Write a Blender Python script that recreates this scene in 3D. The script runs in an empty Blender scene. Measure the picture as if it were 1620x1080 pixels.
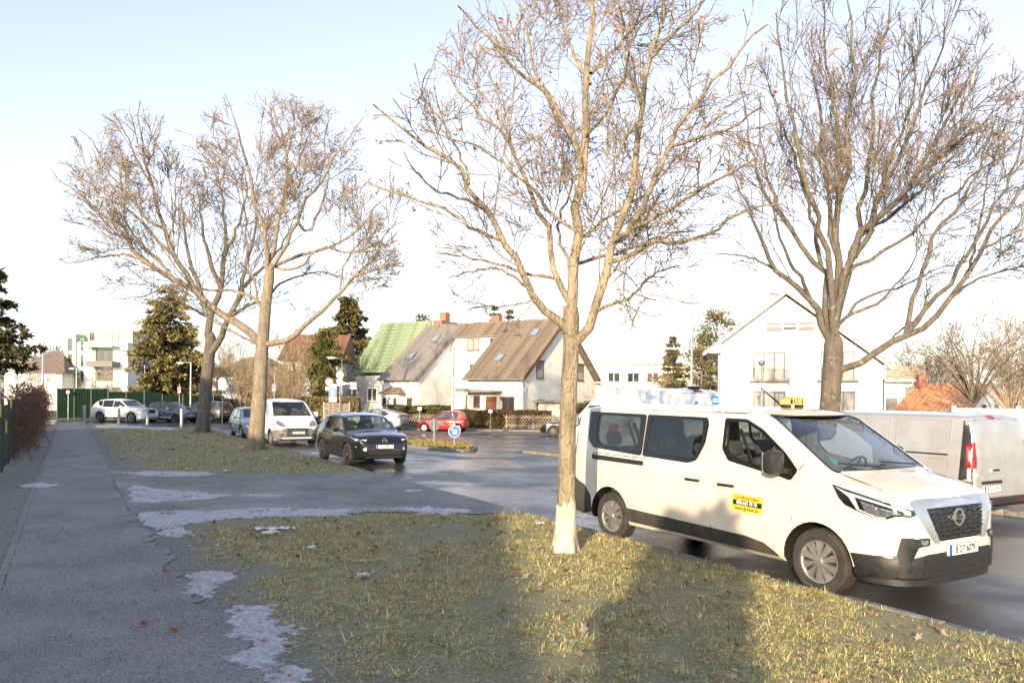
import bpy, bmesh, math, random
import numpy as np
from mathutils import Vector, Matrix
from mathutils.bvhtree import BVHTree
from mathutils.geometry import delaunay_2d_cdt

sc = bpy.context.scene
C = sc.collection
R = math.radians
rng = np.random.default_rng(7)
random.seed(7)

# ------------------------------------------------------------------ camera, sky, sun, exposure
CAM_H, FPX = 2.06, 1215.0
cd = bpy.data.cameras.new('camera')
cam = bpy.data.objects.new('camera', cd); C.objects.link(cam)
cd.sensor_width = 36; cd.lens = 27; cd.shift_y = 87 / 1620
cd.clip_start = .05; cd.clip_end = 3000
cam.location = (0, 0, CAM_H)
cam.rotation_euler = (Matrix.Rotation(R(90), 4, 'X') @ Matrix.Rotation(.009, 4, 'Z')).to_euler()
sc.camera = cam

SUN_AZ, SUN_EL = R(17), R(13)          # light travels towards (sin az, cos az)
w = bpy.data.worlds.new('World'); sc.world = w; w.use_nodes = True
nt = w.node_tree
bg = nt.nodes['Background']
sky = nt.nodes.new('ShaderNodeTexSky'); sky.sky_type = 'NISHITA'; sky.sun_disc = False
sky.sun_elevation = SUN_EL; sky.sun_rotation = R(180) + SUN_AZ
sky.air_density = 1.0; sky.dust_density = 1.2; sky.ozone_density = 2.4; sky.altitude = 50
hs = nt.nodes.new('ShaderNodeHueSaturation'); hs.inputs['Saturation'].default_value = .61; hs.inputs['Hue'].default_value = .516
nt.links.new(sky.outputs[0], hs.inputs['Color']); nt.links.new(hs.outputs[0], bg.inputs[0]); bg.inputs[1].default_value = .138
sl = bpy.data.lights.new('sun', 'SUN'); sl.energy = 3.5; sl.angle = R(.53); sl.color = (1, .77, .50)
so = bpy.data.objects.new('sun', sl); C.objects.link(so)
so.rotation_euler = Vector((math.sin(SUN_AZ) * math.cos(SUN_EL), math.cos(SUN_AZ) * math.cos(SUN_EL), -math.sin(SUN_EL))).to_track_quat('-Z', 'Y').to_euler()
so.location = (-20, -60, 30)
sc.view_settings.view_transform = 'Standard'; sc.view_settings.look = 'None'
sc.view_settings.exposure = 1.52; sc.view_settings.gamma = 1
sc.cycles.transparent_max_bounces = 24; sc.cycles.max_bounces = 8
sc.cycles.use_denoising = True
try: sc.cycles.denoiser = 'OPENIMAGEDENOISE'
except Exception: pass

# ------------------------------------------------------------------ helpers
T = np.array([-.5, .8660254]); N = np.array([.8660254, .5])     # along / across the street
def st(t, n): return T * t + N * n
def sstep(v, a, b):
    k = np.clip((np.asarray(v, float) - a) / (b - a), 0, 1); return k * k * (3 - 2 * k)
def hz(x, y):
    """height of the road surface: falls gently to the far side of the road and to the junction"""
    n = np.asarray(x) * N[0] + np.asarray(y) * N[1]
    return -.12 * sstep(n, 8.5, 14.5) - .28 * sstep(y, 26, 44) * sstep(x, -16, -5)
CS, SN = math.cos(.009), math.sin(.009)
def uv(px, py):
    a, b = px - 810, py - 627
    return CS * a + SN * b, -SN * a + CS * b
def at(px, py, d):
    """world point seen at photo position (px,py) at distance d along the view"""
    u, v = uv(px, py); return Vector((u / FPX * d, d, CAM_H - v * d / FPX))
def gnd(px, py, z=0.):
    u, v = uv(px, py); d = (CAM_H - z) * FPX / v
    return Vector((u / FPX * d, d, z))

def link(o, parent=None):
    C.objects.link(o)
    if parent is not None: o.parent = parent
    return o
def tag(o, label=None, cat=None, group=None, kind=None):
    for k, v in (('label', label), ('category', cat), ('group', group), ('kind', kind)):
        if v: o[k] = v
    return o
def thing(name, label, cat, loc=(0, 0, 0), rz=0, group=None, kind=None):
    o = bpy.data.objects.new(name, None); o.empty_display_size = .2
    o.location = loc; o.rotation_euler = (0, 0, rz)
    return tag(link(o), label, cat, group, kind)
def finish(me, smooth):
    if smooth:
        me.polygons.foreach_set('use_smooth', np.ones(len(me.polygons), bool))
        if smooth is not True: me.set_sharp_from_angle(angle=R(smooth))
def mk(name, V, F, mat=None, parent=None, smooth=False, midx=None):
    me = bpy.data.meshes.new(name)
    me.from_pydata([tuple(v) for v in V], [], [tuple(f) for f in F])
    for m in (mat if isinstance(mat, (list, tuple)) else [mat]):
        if m: me.materials.append(m)
    if midx is not None: me.polygons.foreach_set('material_index', np.asarray(midx, np.int32))
    finish(me, smooth); me.update()
    return link(bpy.data.objects.new(name, me), parent)
def mk_fast(name, V, F, mat, parent=None, smooth=False, col=None):
    """V (n,3), F (m,k) arrays; col optional per-vertex colour (n,3)"""
    V = np.asarray(V, np.float32); F = np.asarray(F, np.int32); m, k = F.shape
    me = bpy.data.meshes.new(name)
    me.vertices.add(len(V)); me.vertices.foreach_set('co', V.ravel())
    me.loops.add(m * k); me.loops.foreach_set('vertex_index', F.ravel())
    me.polygons.add(m); me.polygons.foreach_set('loop_start', np.arange(0, m * k, k, dtype=np.int32))
    me.update(calc_edges=True)
    if smooth: me.polygons.foreach_set('use_smooth', np.ones(m, bool))
    if col is not None:
        a = me.color_attributes.new('col', 'FLOAT_COLOR', 'POINT')
        c4 = np.ones((len(V), 4), np.float32); c4[:, :3] = col; a.data.foreach_set('color', c4.ravel())
    me.materials.append(mat)
    return link(bpy.data.objects.new(name, me), parent)
def copy_tree(o, parent=None):
    c = o.copy(); link(c, parent)
    for ch in list(o.children): copy_tree(ch, c)
    return c

class MB:
    """collects simple solids into one mesh"""
    def __init__(s): s.V = []; s.F = []
    def add(s, V, F):
        k = len(s.V); s.V += [tuple(v) for v in V]; s.F += [tuple(i + k for i in f) for f in F]; return s
    def box(s, c, d, rz=0, M=None):
        x, y, z = d[0] / 2, d[1] / 2, d[2] / 2
        vs = [Vector((a, b, e)) for e in (-z, z) for b in (-y, y) for a in (-x, x)]
        m = Matrix.Rotation(rz, 3, 'Z') if M is None else M
        vs = [m @ v + Vector(c) for v in vs]
        return s.add(vs, [(0, 2, 3, 1), (4, 5, 7, 6), (0, 1, 5, 4), (2, 6, 7, 3), (0, 4, 6, 2), (1, 3, 7, 5)])
    def rbox(s, c, d, b=.02, M=None):
        """box with chamfered edges"""
        x, y, z = d[0] / 2, d[1] / 2, d[2] / 2; b = min(b, x * .9, y * .9, z * .9)
        bm = bmesh.new(); bmesh.ops.create_cube(bm, size=1)
        for v in bm.verts: v.co = Vector((v.co.x * 2 * x, v.co.y * 2 * y, v.co.z * 2 * z))
        bmesh.ops.bevel(bm, geom=bm.edges[:], offset=b, segments=2, affect='EDGES', profile=.5)
        bm.verts.index_update()
        V = [(M @ v.co if M else v.co) + Vector(c) for v in bm.verts]
        s.add(V, [[v.index for v in f.verts] for f in bm.faces]); bm.free(); return s
    def tube(s, pts, r, n=8, cap=True):
        pts = [Vector(p) for p in pts]; rs = r if hasattr(r, '__len__') else [r] * len(pts)
        V = []; F = []; up = Vector((.31, .17, .93))
        for i, p in enumerate(pts):
            t = (pts[min(i + 1, len(pts) - 1)] - pts[max(i - 1, 0)]).normalized()
            a = t.cross(up)
            if a.length < .2: a = t.cross(Vector((1, 0, 0)))
            a.normalize(); b = t.cross(a)
            for k in range(n):
                q = 2 * math.pi * k / n; V.append(p + (a * math.cos(q) + b * math.sin(q)) * rs[i])
        for i in range(len(pts) - 1):
            for k in range(n):
                j = (k + 1) % n; F.append((i * n + k, i * n + j, i * n + n + j, i * n + n + k))
        if cap: F += [tuple(range(n))[::-1], tuple(range((len(pts) - 1) * n, len(pts) * n))]
        return s.add(V, F)
    def lathe(s, prof, n=24, M=None, close=False):
        """prof (r,h) about local z"""
        V = []; F = []; m = len(prof)
        for k in range(n):
            a = 2 * math.pi * k / n
            for r, h in prof: V.append(Vector((r * math.cos(a), r * math.sin(a), h)))
        for k in range(n):
            j = (k + 1) % n
            for i in range(m if close else m - 1):
                i2 = (i + 1) % m; F.append((k * m + i, j * m + i, j * m + i2, k * m + i2))
        if M is not None: V = [M @ v for v in V]
        return s.add(V, F)
    def prism(s, poly, M, h0, h1):
        """2-D polygon in the xy plane of M, extruded h0..h1 along its z"""
        n = len(poly)
        V = [M @ Vector((p[0], p[1], h)) for h in (h0, h1) for p in poly]
        F = [tuple(range(n))[::-1], tuple(range(n, 2 * n))] + [(i, (i + 1) % n, n + (i + 1) % n, n + i) for i in range(n)]
        return s.add(V, F)
    def build(s, name, mat, parent=None, smooth=False):
        return mk(name, s.V, s.F, mat, parent, smooth)
def frame(o, u, v):
    """4x4 matrix with origin o, x axis u, y axis v"""
    u = Vector(u).normalized(); v = Vector(v); n = u.cross(v).normalized(); v = n.cross(u)
    return Matrix(((u.x, v.x, n.x, o[0]), (u.y, v.y, n.y, o[1]), (u.z, v.z, n.z, o[2]), (0, 0, 0, 1)))
def round_poly(P, r, n=4):
    out = []; m = len(P)
    for i in range(m):
        p0, p, p1 = (Vector((*P[(i + k) % m][:2],)) for k in (-1, 0, 1))
        rr = P[i][2] if len(P[i]) > 2 else r
        a = p0 - p; b = p1 - p; k = min(rr, a.length * .45, b.length * .45)
        if k < 1e-4: out.append(tuple(p)); continue
        A = p + a.normalized() * k; B = p + b.normalized() * k
        for j in range(n + 1):
            q = j / n; out.append(tuple(A * (1 - q) ** 2 + p * 2 * q * (1 - q) + B * q * q))
    return out
def text_mesh(s, size=1., extrude=.0, align='CENTER', bold=0, sx=1.):
    cu = bpy.data.curves.new('text', 'FONT'); cu.body = s; cu.size = size; cu.align_x = align; cu.align_y = 'CENTER'
    cu.extrude = extrude; cu.offset = bold; cu.resolution_u = 3
    o = bpy.data.objects.new('text', cu); C.objects.link(o)
    me = bpy.data.meshes.new_from_object(o.evaluated_get(bpy.context.evaluated_depsgraph_get()))
    bpy.data.objects.remove(o); bpy.data.curves.remove(cu)
    for v in me.vertices: v.co.x *= sx
    return me
def text(name, s, M, size, mat, parent, bold=0, sx=1., align='CENTER', lift=.001):
    me = text_mesh(s, size, .0006, align, bold, sx)
    me.transform(M @ Matrix.Translation((0, 0, lift))); me.materials.append(mat); me.name = name
    return link(bpy.data.objects.new(name, me), parent)

# ------------------------------------------------------------------ materials
MATS = {}
def mat(name, col, rough=.6, metal=0, noise=0., nscale=4., col2=None, bump=0., bscale=60., coat=0, spec=.5, attr=False, emit=None, detail=4, rvar=0., sss=0., stretch=None, trans=0.):
    if name in MATS: return MATS[name]
    m = bpy.data.materials.new(name); m.use_nodes = True; MATS[name] = m
    nt = m.node_tree; nd = nt.nodes; b = nd['Principled BSDF']; L = nt.links.new
    b.inputs['Base Color'].default_value = (*col, 1); b.inputs['Roughness'].default_value = rough
    b.inputs['Metallic'].default_value = metal; b.inputs['Specular IOR Level'].default_value = spec
    if coat: b.inputs['Coat Weight'].default_value = coat; b.inputs['Coat Roughness'].default_value = .04
    tc = nd.new('ShaderNodeTexCoord'); src = tc.outputs['Object']
    if stretch:
        mp = nd.new('ShaderNodeMapping'); mp.inputs['Scale'].default_value = stretch; L(src, mp.inputs[0]); src = mp.outputs[0]
    if noise or col2 or rvar:
        nz = nd.new('ShaderNodeTexNoise'); nz.inputs['Scale'].default_value = nscale; nz.inputs['Detail'].default_value = detail
        L(src, nz.inputs['Vector'])
        mx = nd.new('ShaderNodeMix'); mx.data_type = 'RGBA'
        c2 = col2 or tuple(max(0, c * (1 - noise)) for c in col)
        c1 = col if col2 else tuple(min(1, c * (1 + noise * .6)) for c in col)
        mx.inputs[6].default_value = (*c1, 1); mx.inputs[7].default_value = (*c2, 1)
        rp = nd.new('ShaderNodeValToRGB'); rp.color_ramp.elements[0].position = .36; rp.color_ramp.elements[1].position = .64
        L(nz.outputs['Fac'], rp.inputs[0]); L(rp.outputs[0], mx.inputs[0])
        outc = mx.outputs[2]
        if attr:
            at_ = nd.new('ShaderNodeAttribute'); at_.attribute_name = 'col'
            mm = nd.new('ShaderNodeMix'); mm.data_type = 'RGBA'; mm.blend_type = 'MULTIPLY'; mm.inputs[0].default_value = 1
            L(at_.outputs['Color'], mm.inputs[6]); L(outc, mm.inputs[7]); outc = mm.outputs[2]
        L(outc, b.inputs['Base Color'])
        if rvar:
            mr = nd.new('ShaderNodeMapRange'); mr.inputs['To Min'].default_value = max(0, rough - rvar); mr.inputs['To Max'].default_value = min(1, rough + rvar)
            L(rp.outputs[0], mr.inputs[0]); L(mr.outputs[0], b.inputs['Roughness'])
    elif attr:
        at_ = nd.new('ShaderNodeAttribute'); at_.attribute_name = 'col'; L(at_.outputs['Color'], b.inputs['Base Color'])
    if bump:
        n2 = nd.new('ShaderNodeTexNoise'); n2.inputs['Scale'].default_value = bscale; n2.inputs['Detail'].default_value = 5
        L(src, n2.inputs['Vector'])
        bp = nd.new('ShaderNodeBump'); bp.inputs['Strength'].default_value = bump; bp.inputs['Distance'].default_value = .02
        L(n2.outputs['Fac'], bp.inputs['Height']); L(bp.outputs[0], b.inputs['Normal'])
    if trans: b.inputs['Transmission Weight'].default_value = trans
    if emit: b.inputs['Emission Color'].default_value = (*emit[:3], 1); b.inputs['Emission Strength'].default_value = emit[3]
    return m
def glass(name, tint, base=.05, rough=0.0):
    if name in MATS: return MATS[name]
    m = bpy.data.materials.new(name); m.use_nodes = True; MATS[name] = m
    nt = m.node_tree; nd = nt.nodes; nd.remove(nd['Principled BSDF']); L = nt.links.new
    tr = nd.new('ShaderNodeBsdfTransparent'); tr.inputs[0].default_value = (*tint, 1)
    gl = nd.new('ShaderNodeBsdfGlossy'); gl.inputs['Roughness'].default_value = rough; gl.inputs[0].default_value = (1, 1, 1, 1)
    fr = nd.new('ShaderNodeLayerWeight'); pw = nd.new('ShaderNodeMath'); pw.operation = 'POWER'; pw.inputs[1].default_value = 4.5
    ml = nd.new('ShaderNodeMath'); ml.operation = 'MULTIPLY_ADD'; ml.inputs[1].default_value = .9; ml.inputs[2].default_value = base
    L(fr.outputs['Facing'], pw.inputs[0]); L(pw.outputs[0], ml.inputs[0])
    nz = nd.new('ShaderNodeTexNoise'); nz.inputs['Scale'].default_value = 1.3
    bp = nd.new('ShaderNodeBump'); bp.inputs['Strength'].default_value = .02; bp.inputs['Distance'].default_value = .02
    L(nz.outputs['Fac'], bp.inputs['Height']); L(bp.outputs[0], gl.inputs['Normal']); L(bp.outputs[0], fr.inputs['Normal'])
    mx = nd.new('ShaderNodeMixShader'); L(ml.outputs[0], mx.inputs[0]); L(tr.outputs[0], mx.inputs[1]); L(gl.outputs[0], mx.inputs[2])
    L(mx.outputs[0], nd['Material Output'].inputs[0])
    return m
# ------------------------------------------------------------------ vehicles: general builder
BLK = mat('black_plastic', (.018, .018, .019), .5, noise=.25, nscale=30, bump=.1, bscale=300)
TRIM = mat('gloss_black_trim', (.008, .008, .009), .18, noise=.2, nscale=8)
INT = mat('dark_interior', (.12, .12, .12), .85, noise=.3, nscale=12)
SEAT = mat('seat_cloth', (.07, .07, .075), .9, noise=.3, nscale=25)
DUST = mat('dusty_plastic', (.055, .049, .042), .7, col2=(.026, .025, .024), nscale=5, bump=.1, bscale=200, stretch=(1, 1, .35), detail=7)
RUB = mat('tyre_rubber', (.040, .037, .033), .85, col2=(.022, .021, .02), nscale=7, bump=.25, bscale=80)
RIMS = mat('silver_rim', (.42, .41, .39), .38, .75, noise=.25, nscale=9)
RIMD = mat('dark_rim', (.06, .06, .062), .35, .6, noise=.25, nscale=9)
CHR = mat('satin_chrome', (.70, .69, .67), .34, .9, noise=.1, nscale=6)
WHT = mat('plate_white', (.78, .78, .76), .4, noise=.06, nscale=20)
BLU = mat('plate_blue', (.02, .09, .45), .4, noise=.1, nscale=20)
INK = mat('plate_ink', (.01, .01, .01), .5, noise=.1, nscale=20)
RED = mat('tail_red', (.22, .006, .008), .15, noise=.25, nscale=14, coat=.6)
LMPW = mat('lamp_white', (.75, .75, .74), .12, noise=.15, nscale=25, coat=.5)
LMPG = mat('lamp_grey', (.33, .34, .35), .12, .55, noise=.5, nscale=30, coat=1)
LMPR = mat('lamp_reflector', (.80, .80, .80), .12, .9, noise=.15, nscale=40)
SEAM = mat('panel_gap', (.012, .012, .012), .8, noise=.2, nscale=20)
GL_CLR = glass('windscreen_glass', (.90, .94, .93))
GL_SIDE = glass('side_glass', (.86, .89, .88))
GL_DRK = glass('privacy_glass', (.54, .57, .57))
GL_LAMP = glass('lamp_glass', (.90, .92, .93))
def paint(name, col, metal=0., rough=.3, dirt=None):
    return mat('paint_' + name, col, rough, metal, noise=.05, nscale=3, coat=.75, rvar=.06, col2=dirt)

def curve_fn(pts, s=.03):
    p = np.array(pts, float); x = np.arange(p[0, 0], p[-1, 0] + 1e-6, .005); z = np.interp(x, p[:, 0], p[:, 1])
    if s > 0:
        k = int(4 * s / .005) + 1; g = np.exp(-.5 * (np.arange(-k, k + 1) * .005 / s) ** 2); g /= g.sum()
        zz = np.concatenate([2 * z[0] - z[k:0:-1], z, 2 * z[-1] - z[-2:-k - 2:-1]]); z = np.convolve(zz, g, 'valid')
    return lambda v: np.interp(v, x, z)
class Shell:
    def __init__(s, sp):
        s.sp = sp; sm = sp.get('smooth', .035)
        s.top = curve_fn(sp['top'], sm); s.bot = curve_fn(sp['bot'], .03); s.plan = curve_fn(sp['plan'], .03)
        s.tb = curve_fn(sp['tb'], sp.get('tbs', .02)); s.rt = curve_fn(sp['rt'], .05); s.cr = curve_fn(sp['crown'], .05)
    def ring(s, x, ins=0., zf=None):
        zt = float(s.top(x)) - ins; zb = float(s.bot(x)) if zf is None else zf
        w = float(s.plan(x)); c = float(s.cr(x)); r = float(s.rt(x)); hgt = max(zt - zb, .02)
        c = min(c, hgt * .3); r = min(r, (hgt - c) * .45); zc = zt - c; W = lambda z: w * float(s.tb(z)) - ins
        P = [(0, zb), (.5 * W(zb), zb), (W(zb) - .07, zb), (W(zb) - .02, zb + .014)]
        z0, z1 = zb + min(.05, hgt * .15), zc - r
        for k in range(15): z = z0 + (z1 - z0) * k / 14; P.append((W(z), z))
        w1 = W(z1); yi = max(w1 - r * 1.05, w1 * .55)
        for k in range(1, 6):
            a = math.pi / 2 * k / 5; P.append((yi + (w1 - yi) * math.cos(a), z1 + r * math.sin(a)))
        for k in range(1, 7):
            y = yi * (1 - k / 6); P.append((y, zc + c * (1 - (y / yi) ** 2)))
        return P
    def mesh(s, x0=None, x1=None, ins=0., zf=None):
        L = s.sp['L']
        if x0 is None: xs = np.unique(np.round(np.concatenate([np.linspace(0, .35, 14), np.linspace(.35, L - .8, 40), np.linspace(L - .8, L, 30)]), 4))
        else: xs = np.linspace(x0, x1, 40)
        V = []; n = None
        for x in xs:
            P = s.ring(x, ins, zf); full = P + [(-y, z) for y, z in P[-2:0:-1]]; n = len(full)
            V += [(x, y, z) for y, z in full]
        F = []
        for i in range(len(xs) - 1):
            for k in range(n):
                j = (k + 1) % n; F.append((i * n + j, i * n + n + j, i * n + n + k, i * n + k))
        F += [tuple(range(n))[::-1], tuple(range((len(xs) - 1) * n, len(xs) * n))]
        return V, F

def pin(p, poly):
    x, y = p; c = False; n = len(poly)
    for i in range(n):
        x0, y0 = poly[i]; x1, y1 = poly[i - 1]
        if (y0 > y) != (y1 > y) and x < (x1 - x0) * (y - y0) / (y1 - y0) + x0: c = not c
    return c
def tri2d(poly, holes=(), res=.08):
    poly = [p[:2] for p in poly]; vs = [Vector(p) for p in poly]; ed = [(i, (i + 1) % len(poly)) for i in range(len(poly))]
    for h in holes:
        k = len(vs); vs += [Vector(p[:2]) for p in h]; ed += [(k + i, k + (i + 1) % len(h)) for i in range(len(h))]
    a = np.array(poly); lo, hi = a.min(0), a.max(0)
    for x in np.arange(lo[0] + res * .5, hi[0], res):
        for y in np.arange(lo[1] + res * .5, hi[1], res):
            if pin((x, y), poly) and not any(pin((x, y), h) for h in holes): vs.append(Vector((x, y)))
    r = delaunay_2d_cdt(vs, ed, [], 0, 1e-5)
    V, F = r[0], []
    for f in r[2]:
        c = sum((V[i] for i in f), Vector((0, 0))) / len(f)
        if pin(c, poly) and not any(pin(c, h) for h in holes): F.append(list(f))
    return V, F
def strip(pts, wd):
    """thin closed polygon along a 2-D polyline"""
    P = [Vector(p) for p in pts]; A = []; B = []
    for i, p in enumerate(P):
        t = (P[min(i + 1, len(P) - 1)] - P[max(i - 1, 0)]).normalized(); n = Vector((-t.y, t.x)) * wd / 2
        A.append(tuple(p + n)); B.append(tuple(p - n))
    return A + B[::-1]

class Car:
    def __init__(s, sp, root):
        s.sp = sp; s.root = root; s.sh = Shell(sp); s.L = sp['L']
        V, F = s.sh.mesh(); s.V, s.F = V, F
        s.bvh = BVHTree.FromPolygons([Vector(v) for v in V], F[:-2] + [F[-2], F[-1]])
        s.tmp = []
    def hit(s, axis, a, b):
        L = s.L
        o, d = {'r': ((a, -3, b), (0, 1, 0)), 'l': ((a, 3, b), (0, -1, 0)), 'f': ((L + 3, a, b), (-1, 0, 0)), 'b': ((-3, a, b), (1, 0, 0)), 't': ((a, b, 5), (0, 0, -1))}[axis]
        p, n, i, dist = s.bvh.ray_cast(Vector(o), Vector(d))
        if p is None:
            q = {'r': (a, -.9, b), 'l': (a, .9, b), 'f': (L - .1, a, b), 'b': (.1, a, b), 't': (a, b, 1.2)}[axis]
            p, n, i, dist = s.bvh.find_nearest(Vector(q))
        if n.dot(Vector(d)) > 0: n = -n
        return p, (n * .6 - Vector(d) * .4).normalized()
    def patch(s, name, axis, poly, mat, out=.004, inn=-.012, parent=None, holes=(), res=.09, rr=0.):
        if rr: poly = round_poly(poly, rr)
        if axis == 'l2': axis = 'l'
        V2, F2 = tri2d(poly, holes, res); n = len(V2); A = []; B = []
        for v in V2:
            p, nn = s.hit(axis, v.x, v.y); A.append(p + nn * out); B.append(p + nn * inn)
        sgn = {'r': 1, 'l': -1, 'f': 1, 'b': -1, 't': 1}[axis]
        F = []; cnt = {}
        for f in F2:
            ar = sum(V2[f[k]].x * V2[f[(k + 1) % len(f)]].y - V2[f[(k + 1) % len(f)]].x * V2[f[k]].y for k in range(len(f)))
            g = f if ar * sgn > 0 else f[::-1]
            F.append(tuple(g)); F.append(tuple(i + n for i in g[::-1]))
            for k in range(len(g)):
                e = (g[k], g[(k + 1) % len(g)]); cnt[e] = cnt.get(e, 0) + 1
        for (i, j) in cnt:
            if (j, i) not in cnt: F.append((j, i, i + n, j + n))
        return mk(name, A + B, F, mat, parent or s.root, smooth=40)
    def both(s, name, poly, mat, **k):
        return [s.patch(name, ax, poly, mat, **k) for ax in ('r', 'l')]
    def mirx(s, name, axis, poly, mat, **k):
        """a part on each side of the centre line of the front, rear or top"""
        m = [(-p[0], *p[1:]) for p in poly] if axis in 'fb' else [(p[0], -p[1], *p[2:]) for p in poly]
        return [s.patch(name, axis, poly, mat, **k), s.patch(name, axis, m, mat, **k)]
    def cutter(s, V, F, m):
        o = mk('cutter', V, F, m); s.tmp.append(o); return o
    def body(s, paint, side=(), ws=None, rw=None, cab=None, arch=None):
        """side: polygons (x,z) cut through; ws/rw: (poly(y,z), x0, x1); cab (x0,x1,zfloor)"""
        o = mk('body', s.V, s.F, [paint, BLK, INT], s.root, smooth=50)
        cuts = []
        if cab:
            V, F = s.sh.mesh(cab[0], cab[1], .045, cab[2]); cuts.append(s.cutter(V, F, INT))
            mb = MB(); M = frame((0, 0, 0), (1, 0, 0), (0, 0, 1))
            for p in side: mb.prism(p, M, -1.3, 1.3)
            if side: cuts.append(s.cutter(mb.V, mb.F, BLK))
            for q in (ws, rw):
                if q:
                    mb = MB(); mb.prism(q[0], frame((0, 0, 0), (0, 1, 0), (0, 0, 1)), q[1], q[2]); cuts.append(s.cutter(mb.V, mb.F, BLK))
        if arch:
            mb = MB()
            for (ax, az, r, y0) in arch:
                for sg in (-1, 1):
                    M = frame((ax, sg * (y0 + .35), az), (1, 0, 0), (0, 0, 1))
                    mb.lathe([(0, -.35), (r, -.35), (r, .35), (0, .35)], 32, M)
            V = mb.V; F = mb.F
            bm = bmesh.new(); vs = [bm.verts.new(v) for v in V]
            for f in F:
                try: bm.faces.new([vs[i] for i in f])
                except ValueError: pass
            bmesh.ops.remove_doubles(bm, verts=bm.verts, dist=1e-5)
            bmesh.ops.dissolve_degenerate(bm, edges=bm.edges, dist=1e-5)
            bmesh.ops.recalc_face_normals(bm, faces=bm.faces)
            me = bpy.data.meshes.new('cutter'); bm.to_mesh(me); bm.free(); me.materials.append(BLK)
            q = link(bpy.data.objects.new('cutter', me)); s.tmp.append(q); cuts.append(q)
        for q in cuts:
            bm = bmesh.new(); bm.from_mesh(q.data); bmesh.ops.recalc_face_normals(bm, faces=bm.faces); bm.to_mesh(q.data); bm.free()
            md = o.modifiers.new('b', 'BOOLEAN'); md.operation = 'DIFFERENCE'; md.object = q; md.solver = 'EXACT'; md.material_mode = 'TRANSFER'
        dg = bpy.context.evaluated_depsgraph_get(); me = bpy.data.meshes.new_from_object(o.evaluated_get(dg))
        # keep the smooth normals of the uncut skin
        src = o.data; vn = np.zeros(len(src.vertices) * 3); src.vertices.foreach_get('normal', vn); vn = vn.reshape(-1, 3)
        o.modifiers.clear()
        me.polygons.foreach_set('use_smooth', np.ones(len(me.polygons), bool))
        vs = [v.co for v in me.vertices]; cache = {}; ln = [None] * len(me.loops)
        polys = src.polygons
        for p in me.polygons:
            fn = p.normal
            for li in p.loop_indices:
                vi = me.loops[li].vertex_index
                if vi not in cache:
                    loc, n, fi, dist = s.bvh.find_nearest(vs[vi])
                    if dist is not None and dist < .002:
                        ids = polys[fi].vertices
                        ws_ = [1 / (1e-4 + (src.vertices[k].co - loc).length) for k in ids]
                        a = Vector((0, 0, 0))
                        if len(ids) <= 4:
                            for k, wv in zip(ids, ws_): a += Vector(vn[k]) * wv
                        else: a = n
                        cache[vi] = a.normalized()
                    else: cache[vi] = None
                c = cache[vi]
                ln[li] = c if (c is not None and c.dot(fn) > .6) else fn.copy()
        me.normals_split_custom_set([tuple(v) for v in ln])
        o.data = me; me.name = 'body'
        for q in s.tmp: bpy.data.objects.remove(q)
        s.tmp = []
        return o
    def wheel(s, x, y, r, wd, rim_r, rim_mat, spokes=10, kind='cover', n=36):
        """y signed centre of the outer face"""
        sg = 1 if y > 0 else -1
        M = frame((0, 0, 0), (1, 0, 0), (0, 0, 1))          # local z = -y world
        M = M if sg < 0 else frame((0, 0, 0), (-1, 0, 0), (0, 0, 1))
        h = wd
        tp = [(rim_r * .98, -h), (r * .93, -h), (r, -h * .9), (r, -h * .12), (r * .985, -.012), (r * .93, 0), (rim_r + .02, -.004), (rim_r, -.02), (rim_r * .98, -h)]
        t = MB().lathe(tp, n, M).build('wheel', RUB, s.root, smooth=35); t.location = (x, y, r)
        mb = MB(); q = rim_r
        mb.lathe([(q * 1.0, -.02), (q * .985, -.006), (q * .94, -.010), (q * .90, -.02), (q * .89, -.05)], n, M)
        mb.lathe([(0, .004), (q * .2, .002), (q * .24, -.012), (q * .24, -.05)], 16, M)
        for k in range(spokes):
            a = 2 * math.pi * (k + .5) / spokes; ca, sa = math.cos(a), math.sin(a)
            w0 = q * 1.1 / spokes if kind == 'cover' else q * .17
            w1 = q * 3.6 / spokes if kind == 'cover' else q * .15
            def pt(rr, ww, hh): return M @ Vector((ca * rr - sa * ww, sa * rr + ca * ww, hh))
            V = [pt(q * .16, -w0 / 2, -.006), pt(q * .16, w0 / 2, -.006), pt(q * .95, w1 / 2, -.014), pt(q * .95, -w1 / 2, -.014),
                 pt(q * .16, -w0 * .6, -.05), pt(q * .16, w0 * .6, -.05), pt(q * .95, w1 * .6, -.05), pt(q * .95, -w1 * .6, -.05)]
            mb.add(V, [(0, 1, 2, 3), (0, 4, 5, 1), (1, 5, 6, 2), (2, 6, 7, 3), (3, 7, 4, 0)])
        dark = MB().lathe([(q * .92, -.038), (0, -.042)], 20, M)  # black disc standing in for the shade between the spokes
        rim = mb.build('rim', rim_mat, t, smooth=30)
        dark.build('spoke_gap_shade', BLK, t)
        return t
    def plate(s, axis, a, z, txt, wd=.52, back=.012):
        p, n = s.hit(axis, a, z)
        u = {'f': (0, 1, 0), 'b': (0, -1, 0)}[axis]; nx = {'f': 1, 'b': -1}[axis]
        o = Vector((p.x + nx * back, p.y, p.z)); M = frame(o, u, (0, 0, 1))
        hw, hh = wd / 2, .055
        pl = MB().prism(round_poly([(-hw, -hh), (hw, -hh), (hw, hh), (-hw, hh)], .012, 3), M, -.03, 0).build('number_plate', WHT, s.root)
        MB().prism([(-hw + .004, -hh + .004), (-hw + .045, -hh + .004), (-hw + .045, hh - .004), (-hw + .004, hh - .004)], M, 0, .002).build('plate_band', BLU, pl)
        k = .5
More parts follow.
